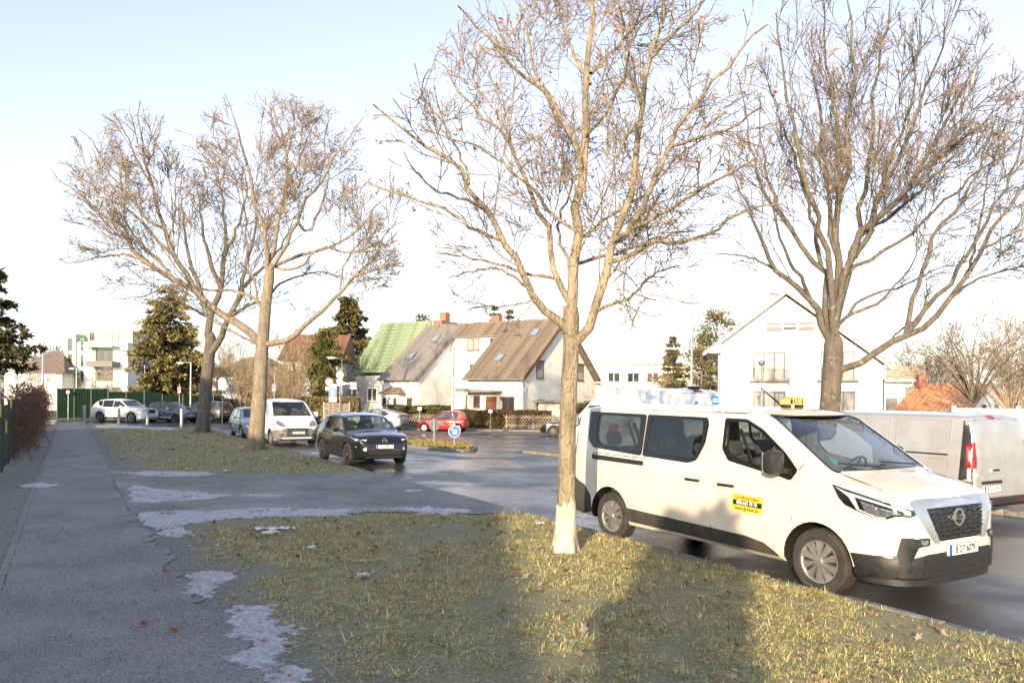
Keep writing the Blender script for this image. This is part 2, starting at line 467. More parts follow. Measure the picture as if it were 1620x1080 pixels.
        for a0, b0, a1, b1 in ((-hw, -hh, hw, -hh + .005), (-hw, hh - .005, hw, hh), (-hw, -hh + .005, -hw + .004, hh - .005), (hw - .004, -hh + .005, hw, hh - .005)):
            MB().prism([(a0, b0), (a1, b0), (a1, b1), (a0, b1)], M, 0, .0025).build('plate_edge', INK, pl)
        text('lettering', txt, M @ Matrix.Translation((.022, 0, 0)), .098, INK, pl, bold=.0022, sx=.80 * 9 / max(len(txt), 9), lift=.0018)
        return pl
    def mirror(s, c, d, m, arm=.1):
        out = []
        for sg in (-1, 1):
            mb = MB().rbox((c[0], sg * c[1], c[2]), d, min(d) * .35)
            mb.box((c[0], sg * (c[1] - d[1] / 2 - arm / 2 + .02), c[2] - d[2] * .35), (d[0] * .5, arm + .05, d[2] * .22))
            o = mb.build('mirror', m, s.root, smooth=40)
            MB().rbox((c[0] - d[0] * .5, sg * c[1], c[2]), (.012, d[1] * .82, d[2] * .8), .005).build('mirror_glass', CHR, o)
            out.append(o)
        return out
    def handle(s, x, z, m, wd=.24, proud=.03):
        out = []
        for ax, sg in (('r', -1), ('l', 1)):
            p, n = s.hit(ax, x, z)
            mb = MB().rbox((x, p.y + sg * proud * .75, z), (wd, proud * .6, .034), .012)
            for e in (-1, 1): mb.box((x + e * wd * .42, p.y + sg * proud * .3, z), (.03, proud * .8, .026))
            out.append(mb.build('door_handle', m, s.root, smooth=40))
        return out
    def seat(s, x, y, z, h=.62, wd=.46, m=None):
        A = Matrix.Rotation(R(-14), 3, 'Y')
        mb = MB().rbox((x + .22, y, z), (.48, wd, .14), .05)
        mb.rbox((x - .07, y, z + h * .5), (.13, wd, h), .05, A); mb.rbox((x - .19, y, z + h + .11), (.10, wd * .58, .19), .04, A)
        for e in (-1, 1): mb.tube([(x - .15, y + e * .05, z + h - .05), (x - .19, y + e * .05, z + h + .1)], .007, 5)
        return mb.build('seat', m or SEAT, s.root, smooth=40)
    def done(s, loc, heading, sink=0.):
        """loc = ground point of the rear centre (x,y); heading angle of +x"""
        for ch in s.root.children: ch.location.x -= s.L / 2
        d = Vector((math.cos(heading), math.sin(heading), 0)) * s.L / 2
        c = Vector((loc[0], loc[1], 0)) + d
        s.root.location = (c.x, c.y, float(hz(c.x, c.y)) - sink); s.root.rotation_euler = (0, 0, heading)
    def interior(s, xs, z, dash=None, y=.38, n3=False, wheel=True, h=.6):
        for i, x in enumerate(xs):
            for yy in ((-y, 0, y) if (n3 and i > 0) else (-y, y)): s.seat(x, yy, z, h, .44)
        if dash:
            x, zz, hw = dash
            V, F = [], []
            mb = MB().rbox((x, 0, zz - .09), (.34, hw * 2, .2), .07); mb.rbox((x - .14, .38, zz + .02), (.16, .34, .1), .04)
            mb.build('dashboard', INT, s.root, smooth=40)
            if wheel:
                M = Matrix.Translation((x - .34, .38, zz + .0)) @ Matrix.Rotation(R(-62), 4, 'Y')
                q = MB().lathe([(.185 + .014 * math.cos(a), .014 * math.sin(a)) for a in np.linspace(0, 2 * math.pi, 9)[:-1]], 28, M, close=True)
                for a in (0, 2.1, 4.2): q.tube([M @ Vector((0, 0, -.02)), M @ Vector((.18 * math.cos(a), .18 * math.sin(a), 0))], .014, 6)
                q.build('steering_wheel', BLK, s.root, smooth=40)
# ------------------------------------------------------------------ large taxi van and its plain silver sister
def van_spec(L):
    k = L - 5.48           # the bay behind the front doors shrinks or grows
    f = lambda x: x + k if x > 1.2 else x
    return dict(L=L, top=[(0, .60), (.012, .85), (.03, 1.2), (.08, 1.75), (.13, 1.88), (.24, 1.945), (.6, 1.965), (2, 1.971), (f(3.45), 1.955), (f(3.68), 1.925), (f(3.80), 1.88), (f(4.66), 1.315), (f(4.74), 1.285), (f(5.0), 1.235), (f(5.25), 1.165), (f(5.36), 1.11), (f(5.43), 1.0), (f(5.465), .8), (f(5.48), .58)],
        bot=[(0, .36), (.1, .30), (.6, .27), (f(4.1), .27), (f(4.9), .27), (f(5.0), .285), (f(5.3), .285), (f(5.44), .30), (f(5.48), .33)],
        plan=[(0, .80), (.012, .86), (.05, .905), (.13, .935), (.4, .955), (f(4.5), .955), (f(4.9), .945), (f(5.1), .92), (f(5.25), .875), (f(5.36), .80), (f(5.43), .69), (f(5.465), .58), (f(5.48), .50)],
        tb=[(0, .93), (.28, .965), (.45, .995), (.75, 1.0), (1.12, .985), (1.24, .965), (1.34, .945), (1.85, .868), (1.97, .84), (2.2, .8)],
        rt=[(0, .05), (.4, .11), (f(3.4), .12), (f(3.9), .09), (f(4.6), .07), (f(4.9), .10), (f(5.48), .08)],
        crown=[(0, .01), (.3, .045), (f(3.6), .05), (f(4.4), .06), (f(5.1), .06), (f(5.4), .05), (f(5.48), .02)], smooth=.03), f, k

def make_taxi():
    root = thing('taxi_van', 'cream taxi van with black lower cladding and yellow TAXI roof sign at the kerb', 'van')
    sp, f, k = van_spec(5.48); c = Car(sp, root)
    P = paint('taxi_ivory', (.67, .605, .49), rough=.28)
    rw_o = round_poly([(.38, 1.845), (1.675, 1.832), (1.655, 1.262), (.56, 1.31), (.40, 1.43)], .05)
    rw_i = round_poly([(.60, 1.80), (1.56, 1.79), (1.54, 1.335), (.70, 1.37), (.60, 1.46)], .06)
    sw_o = round_poly([(1.69, 1.832), (2.82, 1.822), (2.85, 1.74), (2.82, 1.5), (2.70, 1.275), (2.55, 1.235), (1.67, 1.262)], .04)
    sw_i = round_poly([(1.77, 1.79), (2.745, 1.782), (2.755, 1.5), (2.66, 1.33), (2.55, 1.295), (1.76, 1.32)], .05)
    fw_o = round_poly([(3.105, 1.825), (3.45, 1.82), (3.70, 1.71), (4.04, 1.47), (4.235, 1.285), (4.15, 1.165), (3.97, 1.205), (3.71, 1.238), (3.22, 1.315), (3.105, 1.45)], .035)
    fw_i = round_poly([(3.15, 1.785), (3.44, 1.782), (3.67, 1.675), (3.93, 1.49), (3.93, 1.262), (3.72, 1.285), (3.26, 1.36), (3.15, 1.47)], .04)
    ws = round_poly([(-.80, 1.30), (.80, 1.30), (.72, 1.865), (-.72, 1.865)], .06)
    bw = round_poly([(-.66, 1.28), (.66, 1.28), (.62, 1.80), (-.62, 1.80)], .06)
    bd = c.body(P, [rw_i, sw_i, fw_i], (ws, 3.5, 4.95), (bw, -.2, .4), (.13, 4.62, .82), [(1.0, .34, .435, .60), (4.498, .34, .425, .60)])
    for p_ in bd.data.polygons:
        if (p_.center.x > 4.86 and p_.center.z < .37) or p_.center.z < .30: p_.material_index = 1
    for nm, o_, i_, g in (('quarter_window', rw_o, rw_i, GL_DRK), ('sliding_door_window', sw_o, sw_i, GL_DRK), ('front_door_window', fw_o, fw_i, GL_SIDE)):
        for ax in 'rl':
            fr = c.patch('window_frame', ax, o_, TRIM, out=.004, inn=-.02, holes=[i_])
            c.patch('window_pane', ax, round_poly(i_, 0), g, out=-.003, inn=-.007, parent=fr)
    big = [(y * 1.035, 1.582 + (z - 1.582) * 1.05) for y, z in ws]
    wf = c.patch('windscreen_frame', 'f', big, TRIM, out=.003, inn=-.02, holes=[ws]); c.patch('windscreen', 'f', ws, GL_CLR, out=-.004, inn=-.009, parent=wf)
    c.patch('rear_window', 'b', bw, GL_DRK, out=.002, inn=-.006)
    # opening vent frame inside the sliding door window
    for ax in 'rl':
        c.patch('vent_window_frame', ax, round_poly([(1.98, 1.72), (2.38, 1.715), (2.38, 1.37), (2.10, 1.37), (1.98, 1.50)], .03), TRIM, out=-.012, inn=-.03, holes=[round_poly([(2.01, 1.69), (2.35, 1.685), (2.35, 1.40), (2.12, 1.40), (2.01, 1.515)], .03)])
    # sliding door rail, handles, panel gaps
    c.both('door_rail', round_poly([(.54, 1.215), (1.715, 1.195), (1.715, 1.13), (.56, 1.14)], .03), BLK, out=.003)
    c.handle(2.67, 1.035, BLK, .25); c.handle(3.23, 1.025, BLK, .26)
    for ln in ([(1.715, 1.83), (1.715, 1.24), (1.76, 1.2), (1.76, .36)], [(2.985, 1.90), (2.985, .50), (2.985, .33)], [(.55, 1.235), (1.7, 1.235)], [(3.04, 1.88), (3.04, 1.1)],
               [(4.19, 1.17), (4.19, .74)], [(3.02, 1.885), (3.4, 1.885), (3.72, 1.79)], [(1.72, 1.885), (2.985, 1.89)], [(4.235, 1.285), (4.30, 1.36)]):
        c.both('panel_gap', strip(ln, .011), SEAM, out=.0015, inn=-.004, res=.2)
    for p in ([(4.56, .80), (4.60, .775), (4.68, .745)],): c.mirx('bonnet_gap', 't', strip([(4.60, .77), (4.66, .74), (5.1, .735), (5.30, .715)], .010), SEAM, out=.0012, inn=-.004, res=.2)
    # cladding
    c.both('side_cladding', round_poly([(1.40, .52), (1.8, .508), (3.0, .482), (3.55, .47), (3.80, .435), (3.93, .37), (4.02, .315), (1.44, .335)], .02), DUST, out=.012, inn=-.02)
    c.both('sill', [(1.42, .33), (4.06, .31), (4.06, .275), (1.42, .285)], P, out=.014, inn=-.02)
    c.both('rear_corner_trim', [(.0, .86), (.10, .86), (.22, .80), (.40, .745), (.545, .60), (.575, .36), (.3, .30), (.0, .34)], DUST, out=.012, inn=-.02)
    c.both('rear_pillar_trim', [(.005, .87), (.085, .87), (.13, 1.88), (.02, 1.5)], BLK, out=.004, inn=-.02)
    c.both('tail_light', round_poly([(.018, 1.02), (.085, 1.02), (.10, 1.47), (.035, 1.47)], .015), RED, out=.012, inn=-.01)
    c.patch('rear_bumper', 'b', [(-.86, .34), (.86, .34), (.86, .66), (-.86, .66)], BLK, out=.03, inn=-.02)
    # front
    hl = [(4.67, 1.185), (4.82, 1.15), (5.10, 1.092), (5.27, 1.045), (5.385, .995), (5.425, .955), (5.40, .92), (5.31, .925), (5.25, .895), (5.16, .89), (4.96, .945), (4.83, .99), (4.76, 1.05)]
    for ax in 'rl':
        h = c.patch('headlight', ax, round_poly(hl, .012), TRIM, out=.004, inn=-.02, res=.05)
        c.patch('lamp_reflector', ax, [(4.99, 1.05), (5.12, 1.02), (5.30, .975), (5.36, .945), (5.30, .94), (5.24, .915), (5.17, .91), (5.05, .94)], LMPG, out=.009, inn=0, parent=h, res=.05)
        c.patch('lamp_lens', ax, round_poly([(5.07, 1.015), (5.15, .998), (5.15, .935), (5.07, .955)], .02), LMPR, out=.014, inn=.002, parent=h)
        c.patch('lamp_lens', ax, round_poly([(5.18, .99), (5.25, .972), (5.25, .93), (5.18, .93)], .02), LMPR, out=.014, inn=.002, parent=h)
        c.patch('daytime_light', ax, [(4.71, 1.162), (4.84, 1.125), (5.10, 1.07), (5.27, 1.024), (5.375, .978), (5.375, .966), (5.26, 1.008), (5.09, 1.050), (4.93, 1.082), (4.985, .965), (5.16, .908), (5.235, .911), (5.235, .900), (5.16, .896), (4.965, .955), (4.87, 1.075)], LMPW, out=.011, inn=0, parent=h, res=.05)
        c.patch('lamp_cover', ax, round_poly(hl, .012), GL_LAMP, out=.020, inn=.017, parent=h, res=.05)
    gr = c.patch('grille', 'f', round_poly([(-.50, 1.00), (.50, 1.00), (.42, .67), (-.42, .67)], .02), TRIM, out=.004, inn=-.03)
    zz = np.linspace(.69, .985, 8)
    for i in range(7):
        z0, z1 = zz[i], zz[i + 1]; hw = .405 + .085 * (z0 - .67) / .33
        c.patch('grille_bar', 'f', [(-hw, z0), (hw, z0), (hw, z0 + .014), (-hw, z0 + .014)], BLK, out=.016, inn=.003, parent=gr)
        nn = 9
        for j in range(nn):
            y0 = -hw + 2 * hw * j / nn; yw = 2 * hw / nn
            a, b = (y0, y0 + yw) if (i + j) % 2 else (y0 + yw, y0)
            c.patch('grille_bar', 'f', strip([(a, z0 + .012), (b, z1)], .011), BLK, out=.014, inn=.003, parent=gr, res=.3)
    c.patch('chrome_surround', 'f', [(-.71, 1.055), (-.6, 1.075), (.6, 1.075), (.71, 1.055), (.67, .94), (.46, .655), (.36, .655), (.385, .70), (.505, .99), (-.505, .99), (-.385, .70), (-.36, .655), (-.46, .655), (-.67, .94)], CHR, out=.018, inn=-.02)
    p, n = c.hit('f', 0, .885); M = frame((p.x + .022, 0, .885), (0, 1, 0), (0, 0, 1))
    lg = MB().lathe([(.072, -.01), (.088, -.01), (.088, .008), (.072, .008)], 32, M, close=True).build('badge', CHR, root, smooth=30)
    MB().prism([(-.10, -.018), (.10, -.018), (.10, .018), (-.10, .018)], M, -.008, .009).build('badge_bar', CHR, lg)
    text('lettering', 'NISSAN', M, .036, INK, lg, bold=.001, lift=.0105)
    c.patch('front_bumper', 'f', [(-.84, .545), (-.5, .56), (0, .565), (.5, .56), (.84, .545), (.84, .30), (.5, .29), (-.5, .29), (-.84, .30)], BLK, out=.014, inn=-.02)
    c.both('front_bumper_side', [(4.905, .52), (5.15, .528), (5.38, .545), (5.42, .40), (5.38, .27), (4.93, .285)], BLK, out=.016, inn=-.02)
    MB().prism(round_poly([(4.93, -.87), (5.12, -.875), (5.26, -.83), (5.38, -.73), (5.44, -.55), (5.46, -.3), (5.46, .3), (5.44, .55), (5.38, .73), (5.26, .83), (5.12, .875), (4.93, .87)], .12), Matrix.Identity(4), .245, .32).build('bumper_lip', BLK, root, smooth=40)
    lg2 = c.patch('lower_grille', 'f', [(-.58, .505), (.58, .505), (.62, .35), (-.62, .35)], SEAM, out=.017, inn=0)
    for z in np.linspace(.36, .495, 5): c.patch('grille_bar', 'f', [(-.60, z), (.60, z), (.60, z + .014), (-.60, z + .014)], BLK, out=.030, inn=.01, parent=lg2)
    for a in c.mirx('fog_lamp_recess', 'f', round_poly([(.80, .725), (.52, .715), (.53, .645), (.66, .63), (.745, .43), (.80, .44), (.825, .55)], .02), BLK, out=.016, inn=-.02): pass
    c.mirx('fog_lamp', 'f', round_poly([(.56, .70), (.63, .70), (.63, .655), (.56, .655)], .015), LMPG, out=.022, inn=0)
    c.plate('f', 0, .575, 'B DT 6079', back=.035)
    # mirrors, wipers, aerial, sign
    c.mirror((4.06, 1.10, 1.365), (.17, .21, .27), BLK, .12)
    c.wheel(1.0, -.915, .345, .215, .228, RIMS, 10); c.wheel(1.0, .915, .345, .215, .228, RIMS, 10)
    for sg in (-1, 1):
        wl = c.wheel(4.498, sg * .915, .345, .215, .228, RIMS, 10)
    for y0, y1 in ((.62, -.02), (-.12, -.66)):
        pts = []
        for q in np.linspace(0, 1, 6):
            y = y0 + (y1 - y0) * q; p, n = c.hit('f', y, 1.315 + .05 * q); pts.append(p + Vector((.02, 0, .015)))
        MB().tube(pts, .009, 6).build('wiper', BLK, root)
    p, n = c.hit('t', 3.28, 0.); MB().tube([p + Vector((.02, 0, 0)), p + Vector((-.03, 0, .02)), p + Vector((-.36, 0, .24))], [.026, .016, .007], 8).build('aerial', BLK, root)
    p, n = c.hit('t', 3.42, 0); z = p.z
    M = frame((3.42, 0, z + .035), (0, 1, 0), (0, 0, 1)) @ Matrix.Scale(.76, 4)
    sg = MB().prism(round_poly([(-.235, 0), (.235, 0), (.20, .085), (.08, .135), (-.08, .135), (-.20, .085)], .03), M, -.075, .075).build('taxi_sign', mat('sign_yellow', (.46, .36, .12), .4, noise=.08, nscale=9), root, smooth=35)
    for zo in (.0755, -.0775): MB().prism(round_poly([(-.155, .018), (.155, .018), (.14, .105), (-.14, .105)], .02), M, zo, zo + .002).build('sign_panel', INK, sg)
    text('lettering', 'TAXI', M @ Matrix.Translation((0, .058, .078)), .105, mat('sign_letter', (.75, .60, .2), .5, noise=.05), sg, bold=.004)
    for y in (-.15, .15): MB().rbox((3.42, y * .76, z + .02), (.10, .07, .05), .015).build('sign_foot', BLK, sg)
    # door sticker
    YE = mat('sticker_yellow', (.80, .58, .06), .45, noise=.05, nscale=10)
    stk = c.patch('door_sticker', 'r', [(3.325, .745), (3.785, .735), (3.79, .935), (3.33, .945)], YE, out=.0025, inn=-.002)
    c.patch('sticker_band', 'r', [(3.345, .815), (3.775, .807), (3.777, .868), (3.347, .876)], INK, out=.0036, inn=0, parent=stk)
    p, n = c.hit('r', 3.557, .84); yb = min(c.hit('r', 3.557, z)[0].y for z in (.76, .84, .92))
    for s_, z_, sz, m_, lf in (('Großraumtaxi', .905, .072, INK, .0075), ('030-663 70 70', .842, .060, WHT, .0085), ('www.dinotaxi.de', .778, .060, INK, .0075)):
        pz, n_ = c.hit('r', 3.557, z_)
        text('lettering', s_, frame((3.557, pz.y - lf + .004, z_), (1, 0, -.018), (0, 0, 1)), sz, m_, stk, bold=.0012, sx=.86)
    c.patch('windscreen_sticker', 'f', [( -.62 + .035 * math.cos(a), 1.40 + .035 * math.sin(a)) for a in np.linspace(0, 2 * math.pi, 15)[:-1]], mat('sticker_green', (.03, .30, .22), .5, noise=.1), out=-.012, inn=-.014)
    c.interior([.75, 1.95, 3.15], .73, dash=(4.35, 1.22, .70), y=.52, n3=True, h=.60)
    # seat belts hanging at the pillars
    for x in (1.28, 1.40, 3.38): MB().tube([(x - .12, -.74, 1.70), (x + .06, -.66, 1.15)], .02, 4).build('seat_belt', BLK, root)
    c.done((1.72, 12.45), R(-59.0))
    return c
# ------------------------------------------------------------------ silver panel van across the road
def make_panel_van():
    root = thing('panel_van', 'dirty silver panel van seen from behind, parked across the road beside the taxi', 'van')
    sp, f, k = van_spec(5.08); c = Car(sp, root)
    P = paint('van_silver', (.40, .41, .42), .35, .38, dirt=(.35, .35, .35))
    ws = round_poly([(-.80, 1.30), (.80, 1.30), (.72, 1.865), (-.72, 1.865)], .06)
    fw = round_poly([(f(3.15), 1.785), (f(3.44), 1.782), (f(3.67), 1.675), (f(3.93), 1.49), (f(3.93), 1.262), (f(3.26), 1.36), (f(3.15), 1.47)], .04)
    c.body(P, [fw], (ws, f(3.5), f(4.95)), None, (f(2.8), f(4.62), .82), [(1.0, .34, .435, .60), (f(4.498), .34, .425, .60)])
    c.both('front_door_window', fw, GL_SIDE, out=-.003, inn=-.008); c.patch('windscreen', 'f', ws, GL_CLR, out=-.004, inn=-.009)
    PD = mat('paint_van_edge_shade', (.30, .30, .305), .45, .35, noise=.1)  # darker silver for the pressed edges, shade of the creases put into the colour
    for poly in ([(.42, 1.83), (1.45, 1.83), (1.45, 1.30), (.62, 1.30), (.47, 1.38), (.42, 1.50)], [(.42, 1.16), (1.45, 1.16), (1.45, .62), (.56, .62), (.45, .74)],
                 [(1.58, 1.83), (2.48, 1.83), (2.48, 1.30), (1.58, 1.30)], [(1.58, 1.16), (2.48, 1.16), (2.48, .62), (1.58, .62)]):
        q = round_poly(poly, .07); ce = np.mean(q, 0)
        inn_ = [tuple(ce + (np.array(p) - ce) * .975) for p in q]
        c.both('pressed_edge', q, PD, out=.007, inn=-.01, holes=[inn_], res=.3)
    for ln in ([(1.515, 1.90), (1.515, .34)], [(2.56, 1.90), (2.56, .34)], [(.30, 1.235), (1.5, 1.235)]): c.both('panel_gap', strip(ln, .009), SEAM, out=.0012, inn=-.004, res=.3)
    c.both('door_rail', [(.45, 1.245), (1.5, 1.245), (1.5, 1.215), (.45, 1.215)], BLK, out=.004)
    c.both('side_cladding', [(1.44, .52), (3.3, .48), (3.5, .36), (1.44, .335)], DUST, out=.012, inn=-.02)
    c.both('rear_corner_trim', [(.0, .80), (.28, .80), (.33, .72), (.50, .64), (.56, .5), (.575, .36), (.3, .30), (.0, .34)], BLK, out=.012, inn=-.02)
    c.both('rear_pillar_trim', [(.005, .79), (.25, .79), (.25, 1.905), (.14, 1.88), (.05, 1.5)], BLK, out=.006, inn=-.02)
    for ax in 'lr':
        h = c.patch('tail_light', ax, round_poly([(.015, 1.02), (.13, 1.02), (.15, 1.40), (.13, 1.46), (.04, 1.46)], .02), RED, out=.02, inn=-.01)
        c.patch('reversing_light', ax, round_poly([(.03, 1.22), (.06, 1.22), (.065, 1.36), (.035, 1.36)], .01), LMPW, out=.026, inn=0, parent=h)
    c.mirx('tail_light', 'b', round_poly([(.80, 1.02), (.89, 1.02), (.84, 1.46), (.79, 1.46)], .02), RED, out=.012, inn=-.01)
    c.mirx('hinge', 'b', round_poly([(.80, 1.50), (.85, 1.50), (.83, 1.58), (.78, 1.58)], .01), LMPW, out=.02, inn=-.01)
    c.mirx('hinge', 'b', round_poly([(.80, .88), (.88, .88), (.88, .94), (.80, .94)], .01), LMPW, out=.02, inn=-.01)
    c.patch('panel_gap', 'b', strip([(0.02, 1.93), (0.02, .50)], .012), SEAM, out=.002, inn=-.004, res=.4)
    c.mirx('panel_gap', 'b', strip([(.77, .52), (.77, 1.2), (.70, 1.84), (.03, 1.86)], .009), SEAM, out=.002, inn=-.004, res=.4)
    c.mirx('pressed_edge', 'b', strip([(.04, 1.17), (.40, 1.165), (.76, 1.19)], .02), P, out=.007, inn=-.004, res=.4)
    c.mirx('pressed_edge', 'b', strip([(.10, 1.78), (.62, 1.76), (.69, 1.25)], .018), P, out=.006, inn=-.004, res=.4)
    c.patch('brake_light', 'b', round_poly([(.05, 1.86), (.25, 1.86), (.25, 1.915), (.05, 1.915)], .01), RED, out=.012, inn=-.01)
    hd = c.patch('rear_handle', 'b', round_poly([(.08, .92), (.36, .92), (.36, .99), (.28, 1.03), (.16, 1.03), (.08, .99)], .02), P, out=.022, inn=-.01)
    c.patch('handle_grip', 'b', round_poly([(.12, .95), (.32, .95), (.32, .985), (.12, .985)], .01), BLK, out=.028, inn=.01, parent=hd)
    c.patch('plate_light_strip', 'b', round_poly([(.04, .735), (.66, .735), (.66, .79), (.04, .79)], .01), BLK, out=.02, inn=-.01)
    c.plate('b', .34, .64, 'B CO 2195')
    rb = c.patch('rear_bumper', 'b', [(-.88, .34), (.88, .34), (.88, .50), (-.88, .50)], BLK, out=.06, inn=-.02)
    c.mirx('reflector', 'b', [(.42, .42), (.56, .42), (.56, .45), (.42, .45)], RED, out=.066, inn=.03)
    for x in (1.0, f(4.498)):
        for sg in (-1, 1): c.wheel(x, sg * .915, .345, .215, .225, RIMS, 8)
    c.mirror((f(4.06), 1.10, 1.365), (.17, .21, .27), BLK, .12)
    c.interior([f(3.15)], .86, dash=(f(4.35), 1.22, .70), y=.45)
    p = st(7.4, 14.3); c.done(p, R(120))
    return c

def make_high_van():
    root = thing('delivery_van', 'white high roof delivery van with blue stickers behind the taxi', 'van')
    L = 5.6
    sp = dict(L=L, top=[(0, .6), (.015, .9), (.05, 1.7), (.10, 2.25), (.18, 2.38), (.4, 2.44), (2.8, 2.46), (3.3, 2.40), (3.7, 2.18), (3.95, 1.98), (4.7, 1.36), (4.85, 1.28), (5.2, 1.14), (5.45, .98), (5.56, .8), (5.6, .55)],
        bot=[(0, .4), (.3, .32), (L - .4, .28), (L, .4)], plan=[(0, .9), (.03, .95), (.15, .985), (4.6, .99), (5.1, .95), (5.4, .85), (5.55, .65), (5.6, .5)],
        tb=[(0, .95), (.4, 1), (1.0, 1), (1.4, .98), (2.2, .88), (2.5, .84)], rt=[(0, .06), (.4, .14), (3.5, .14), (4.4, .08), (L, .08)], crown=[(0, .01), (.4, .05), (L, .04)])
    c = Car(sp, root); P = paint('van_white', (.78, .78, .77), rough=.35)
    ws = round_poly([(-.82, 1.40), (.82, 1.40), (.76, 2.0), (-.76, 2.0)], .06)
    fw = round_poly([(3.2, 1.95), (3.75, 1.95), (4.2, 1.55), (4.2, 1.36), (3.2, 1.40)], .05)
    c.body(P, [fw], (ws, 3.6, 5.0), None, (2.9, 4.6, .9), [(1.1, .34, .43, .62), (4.65, .34, .43, .62)])
    c.both('front_door_window', fw, GL_SIDE, out=-.003, inn=-.008); c.patch('windscreen', 'f', ws, GL_CLR, out=-.004, inn=-.009)
    for ln in ([(.30, 2.36), (.30, .5)], [(1.6, 2.2), (1.6, .4)], [(2.85, 2.2), (2.85, .4)], [(.34, 2.12), (2.9, 2.10)], [(.3, 1.32), (1.55, 1.32)]): c.both('panel_gap', strip(ln, .012), SEAM if ln[0][1] < 2.15 and ln[0][0] > .5 else P, out=.004, inn=-.004, res=.4)
    c.patch('panel_gap', 'b', strip([(0, 2.36), (0, .5)], .012), SEAM, out=.002, inn=-.004, res=.4)
    c.mirx('panel_gap', 'b', strip([(0, 2.32), (.74, 2.30), (.82, 1.5), (.84, .5)], .012), SEAM, out=.002, inn=-.004, res=.4)
    for z in (2.10, 1.75): c.mirx('pressed_edge', 'b', strip([(.03, z), (.76, z)], .015), P, out=.007, inn=-.004, res=.4)
    c.patch('brake_light', 'b', round_poly([(-.14, 2.335), (.14, 2.335), (.14, 2.375), (-.14, 2.375)], .01), RED, out=.02, inn=-.01)
    MB().rbox((.32, 0, 2.45), (.26, .24, .09), .03).build('rear_camera', BLK, root, smooth=40)
    SB = mat('sticker_blue', (.05, .30, .62), .4, noise=.08); SW = mat('sticker_white', (.82, .84, .86), .4, noise=.03)
    b = c.patch('octagon_sticker', 'b', [(-.56 + .155 * math.cos(a), 2.13 + .17 * math.sin(a)) for a in np.linspace(0, 2 * math.pi, 9)[:-1] + math.pi / 8], SB, out=.003, inn=-.002)
    for dz, hw in ((.03, .09), (-.03, .09)): c.patch('sticker_line', 'b', [(-.56 - hw, 2.13 + dz - .02), (-.56 + hw, 2.13 + dz - .02), (-.56 + hw, 2.13 + dz + .02), (-.56 - hw, 2.13 + dz + .02)], SW, out=.005, inn=0, parent=b)
    c.patch('sticker', 'b', round_poly([(.04, 1.86), (.18, 1.86), (.20, 2.02), (.14, 2.12), (.04, 2.10), (.10, 2.02)], .03), SB, out=.003, inn=-.002)
    for i, y in enumerate((-.03, -.12, -.20, -.29)): c.patch('sticker', 'b', [(y, 1.86), (y - .05, 1.86), (y - .045, 1.93 + .05 * (i % 2)), (y - .01, 1.92)], SB, out=.003, inn=-.002)
    p, n = c.hit('l', 1.2, 2.2); text('lettering', '7days', frame((1.0, p.y + .02, 2.22), (-1, 0, 0), (0, -.15, 1)), .24, SB, root, sx=.9)
    RD = mat('sticker_red', (.65, .04, .10), .4, noise=.1); YL = mat('sticker_yellow2', (.8, .6, .05), .4, noise=.1)
    c.patch('sticker', 'l', [(2.3, 1.20), (2.75, 1.18), (2.72, 1.42), (2.6, 1.36), (2.5, 1.48), (2.38, 1.38), (2.3, 1.46)], RD, out=.003, inn=-.002)
    c.patch('sticker', 'l', [(1.75, 1.20), (2.15, 1.20), (2.05, 1.50), (1.85, 1.56)], YL, out=.003, inn=-.002)
    c.patch('sticker', 'l', round_poly([(2.2, .78), (3.0, .78), (2.9, 1.12), (2.4, 1.16)], .15), mat('sticker_cyan', (.25, .6, .72), .4, noise=.1), out=.003, inn=-.002)
    c.both('tail_light', round_poly([(.01, 1.0), (.08, 1.0), (.08, 1.6), (.03, 1.6)], .02), RED, out=.015, inn=-.01)
    c.patch('rear_bumper', 'b', [(-.9, .38), (.9, .38), (.9, .55), (-.9, .55)], BLK, out=.05, inn=-.02)
    # roof cooler
    mb = MB().rbox((2.75, 0, 2.50), (.85, 1.25, .15), .05); mb.build('roof_unit', P, root, smooth=40)
    for x in (1.1, 4.65):
        for sg in (-1, 1): c.wheel(x, sg * .95, .345, .215, .22, RIMS, 8)
    c.interior([3.4], .9, dash=(4.5, 1.3, .72), y=.45)
    c.mirror((4.2, 1.16, 1.5), (.18, .22, .34), BLK, .12)
    c.done(st(14.9, 14.35), R(120))

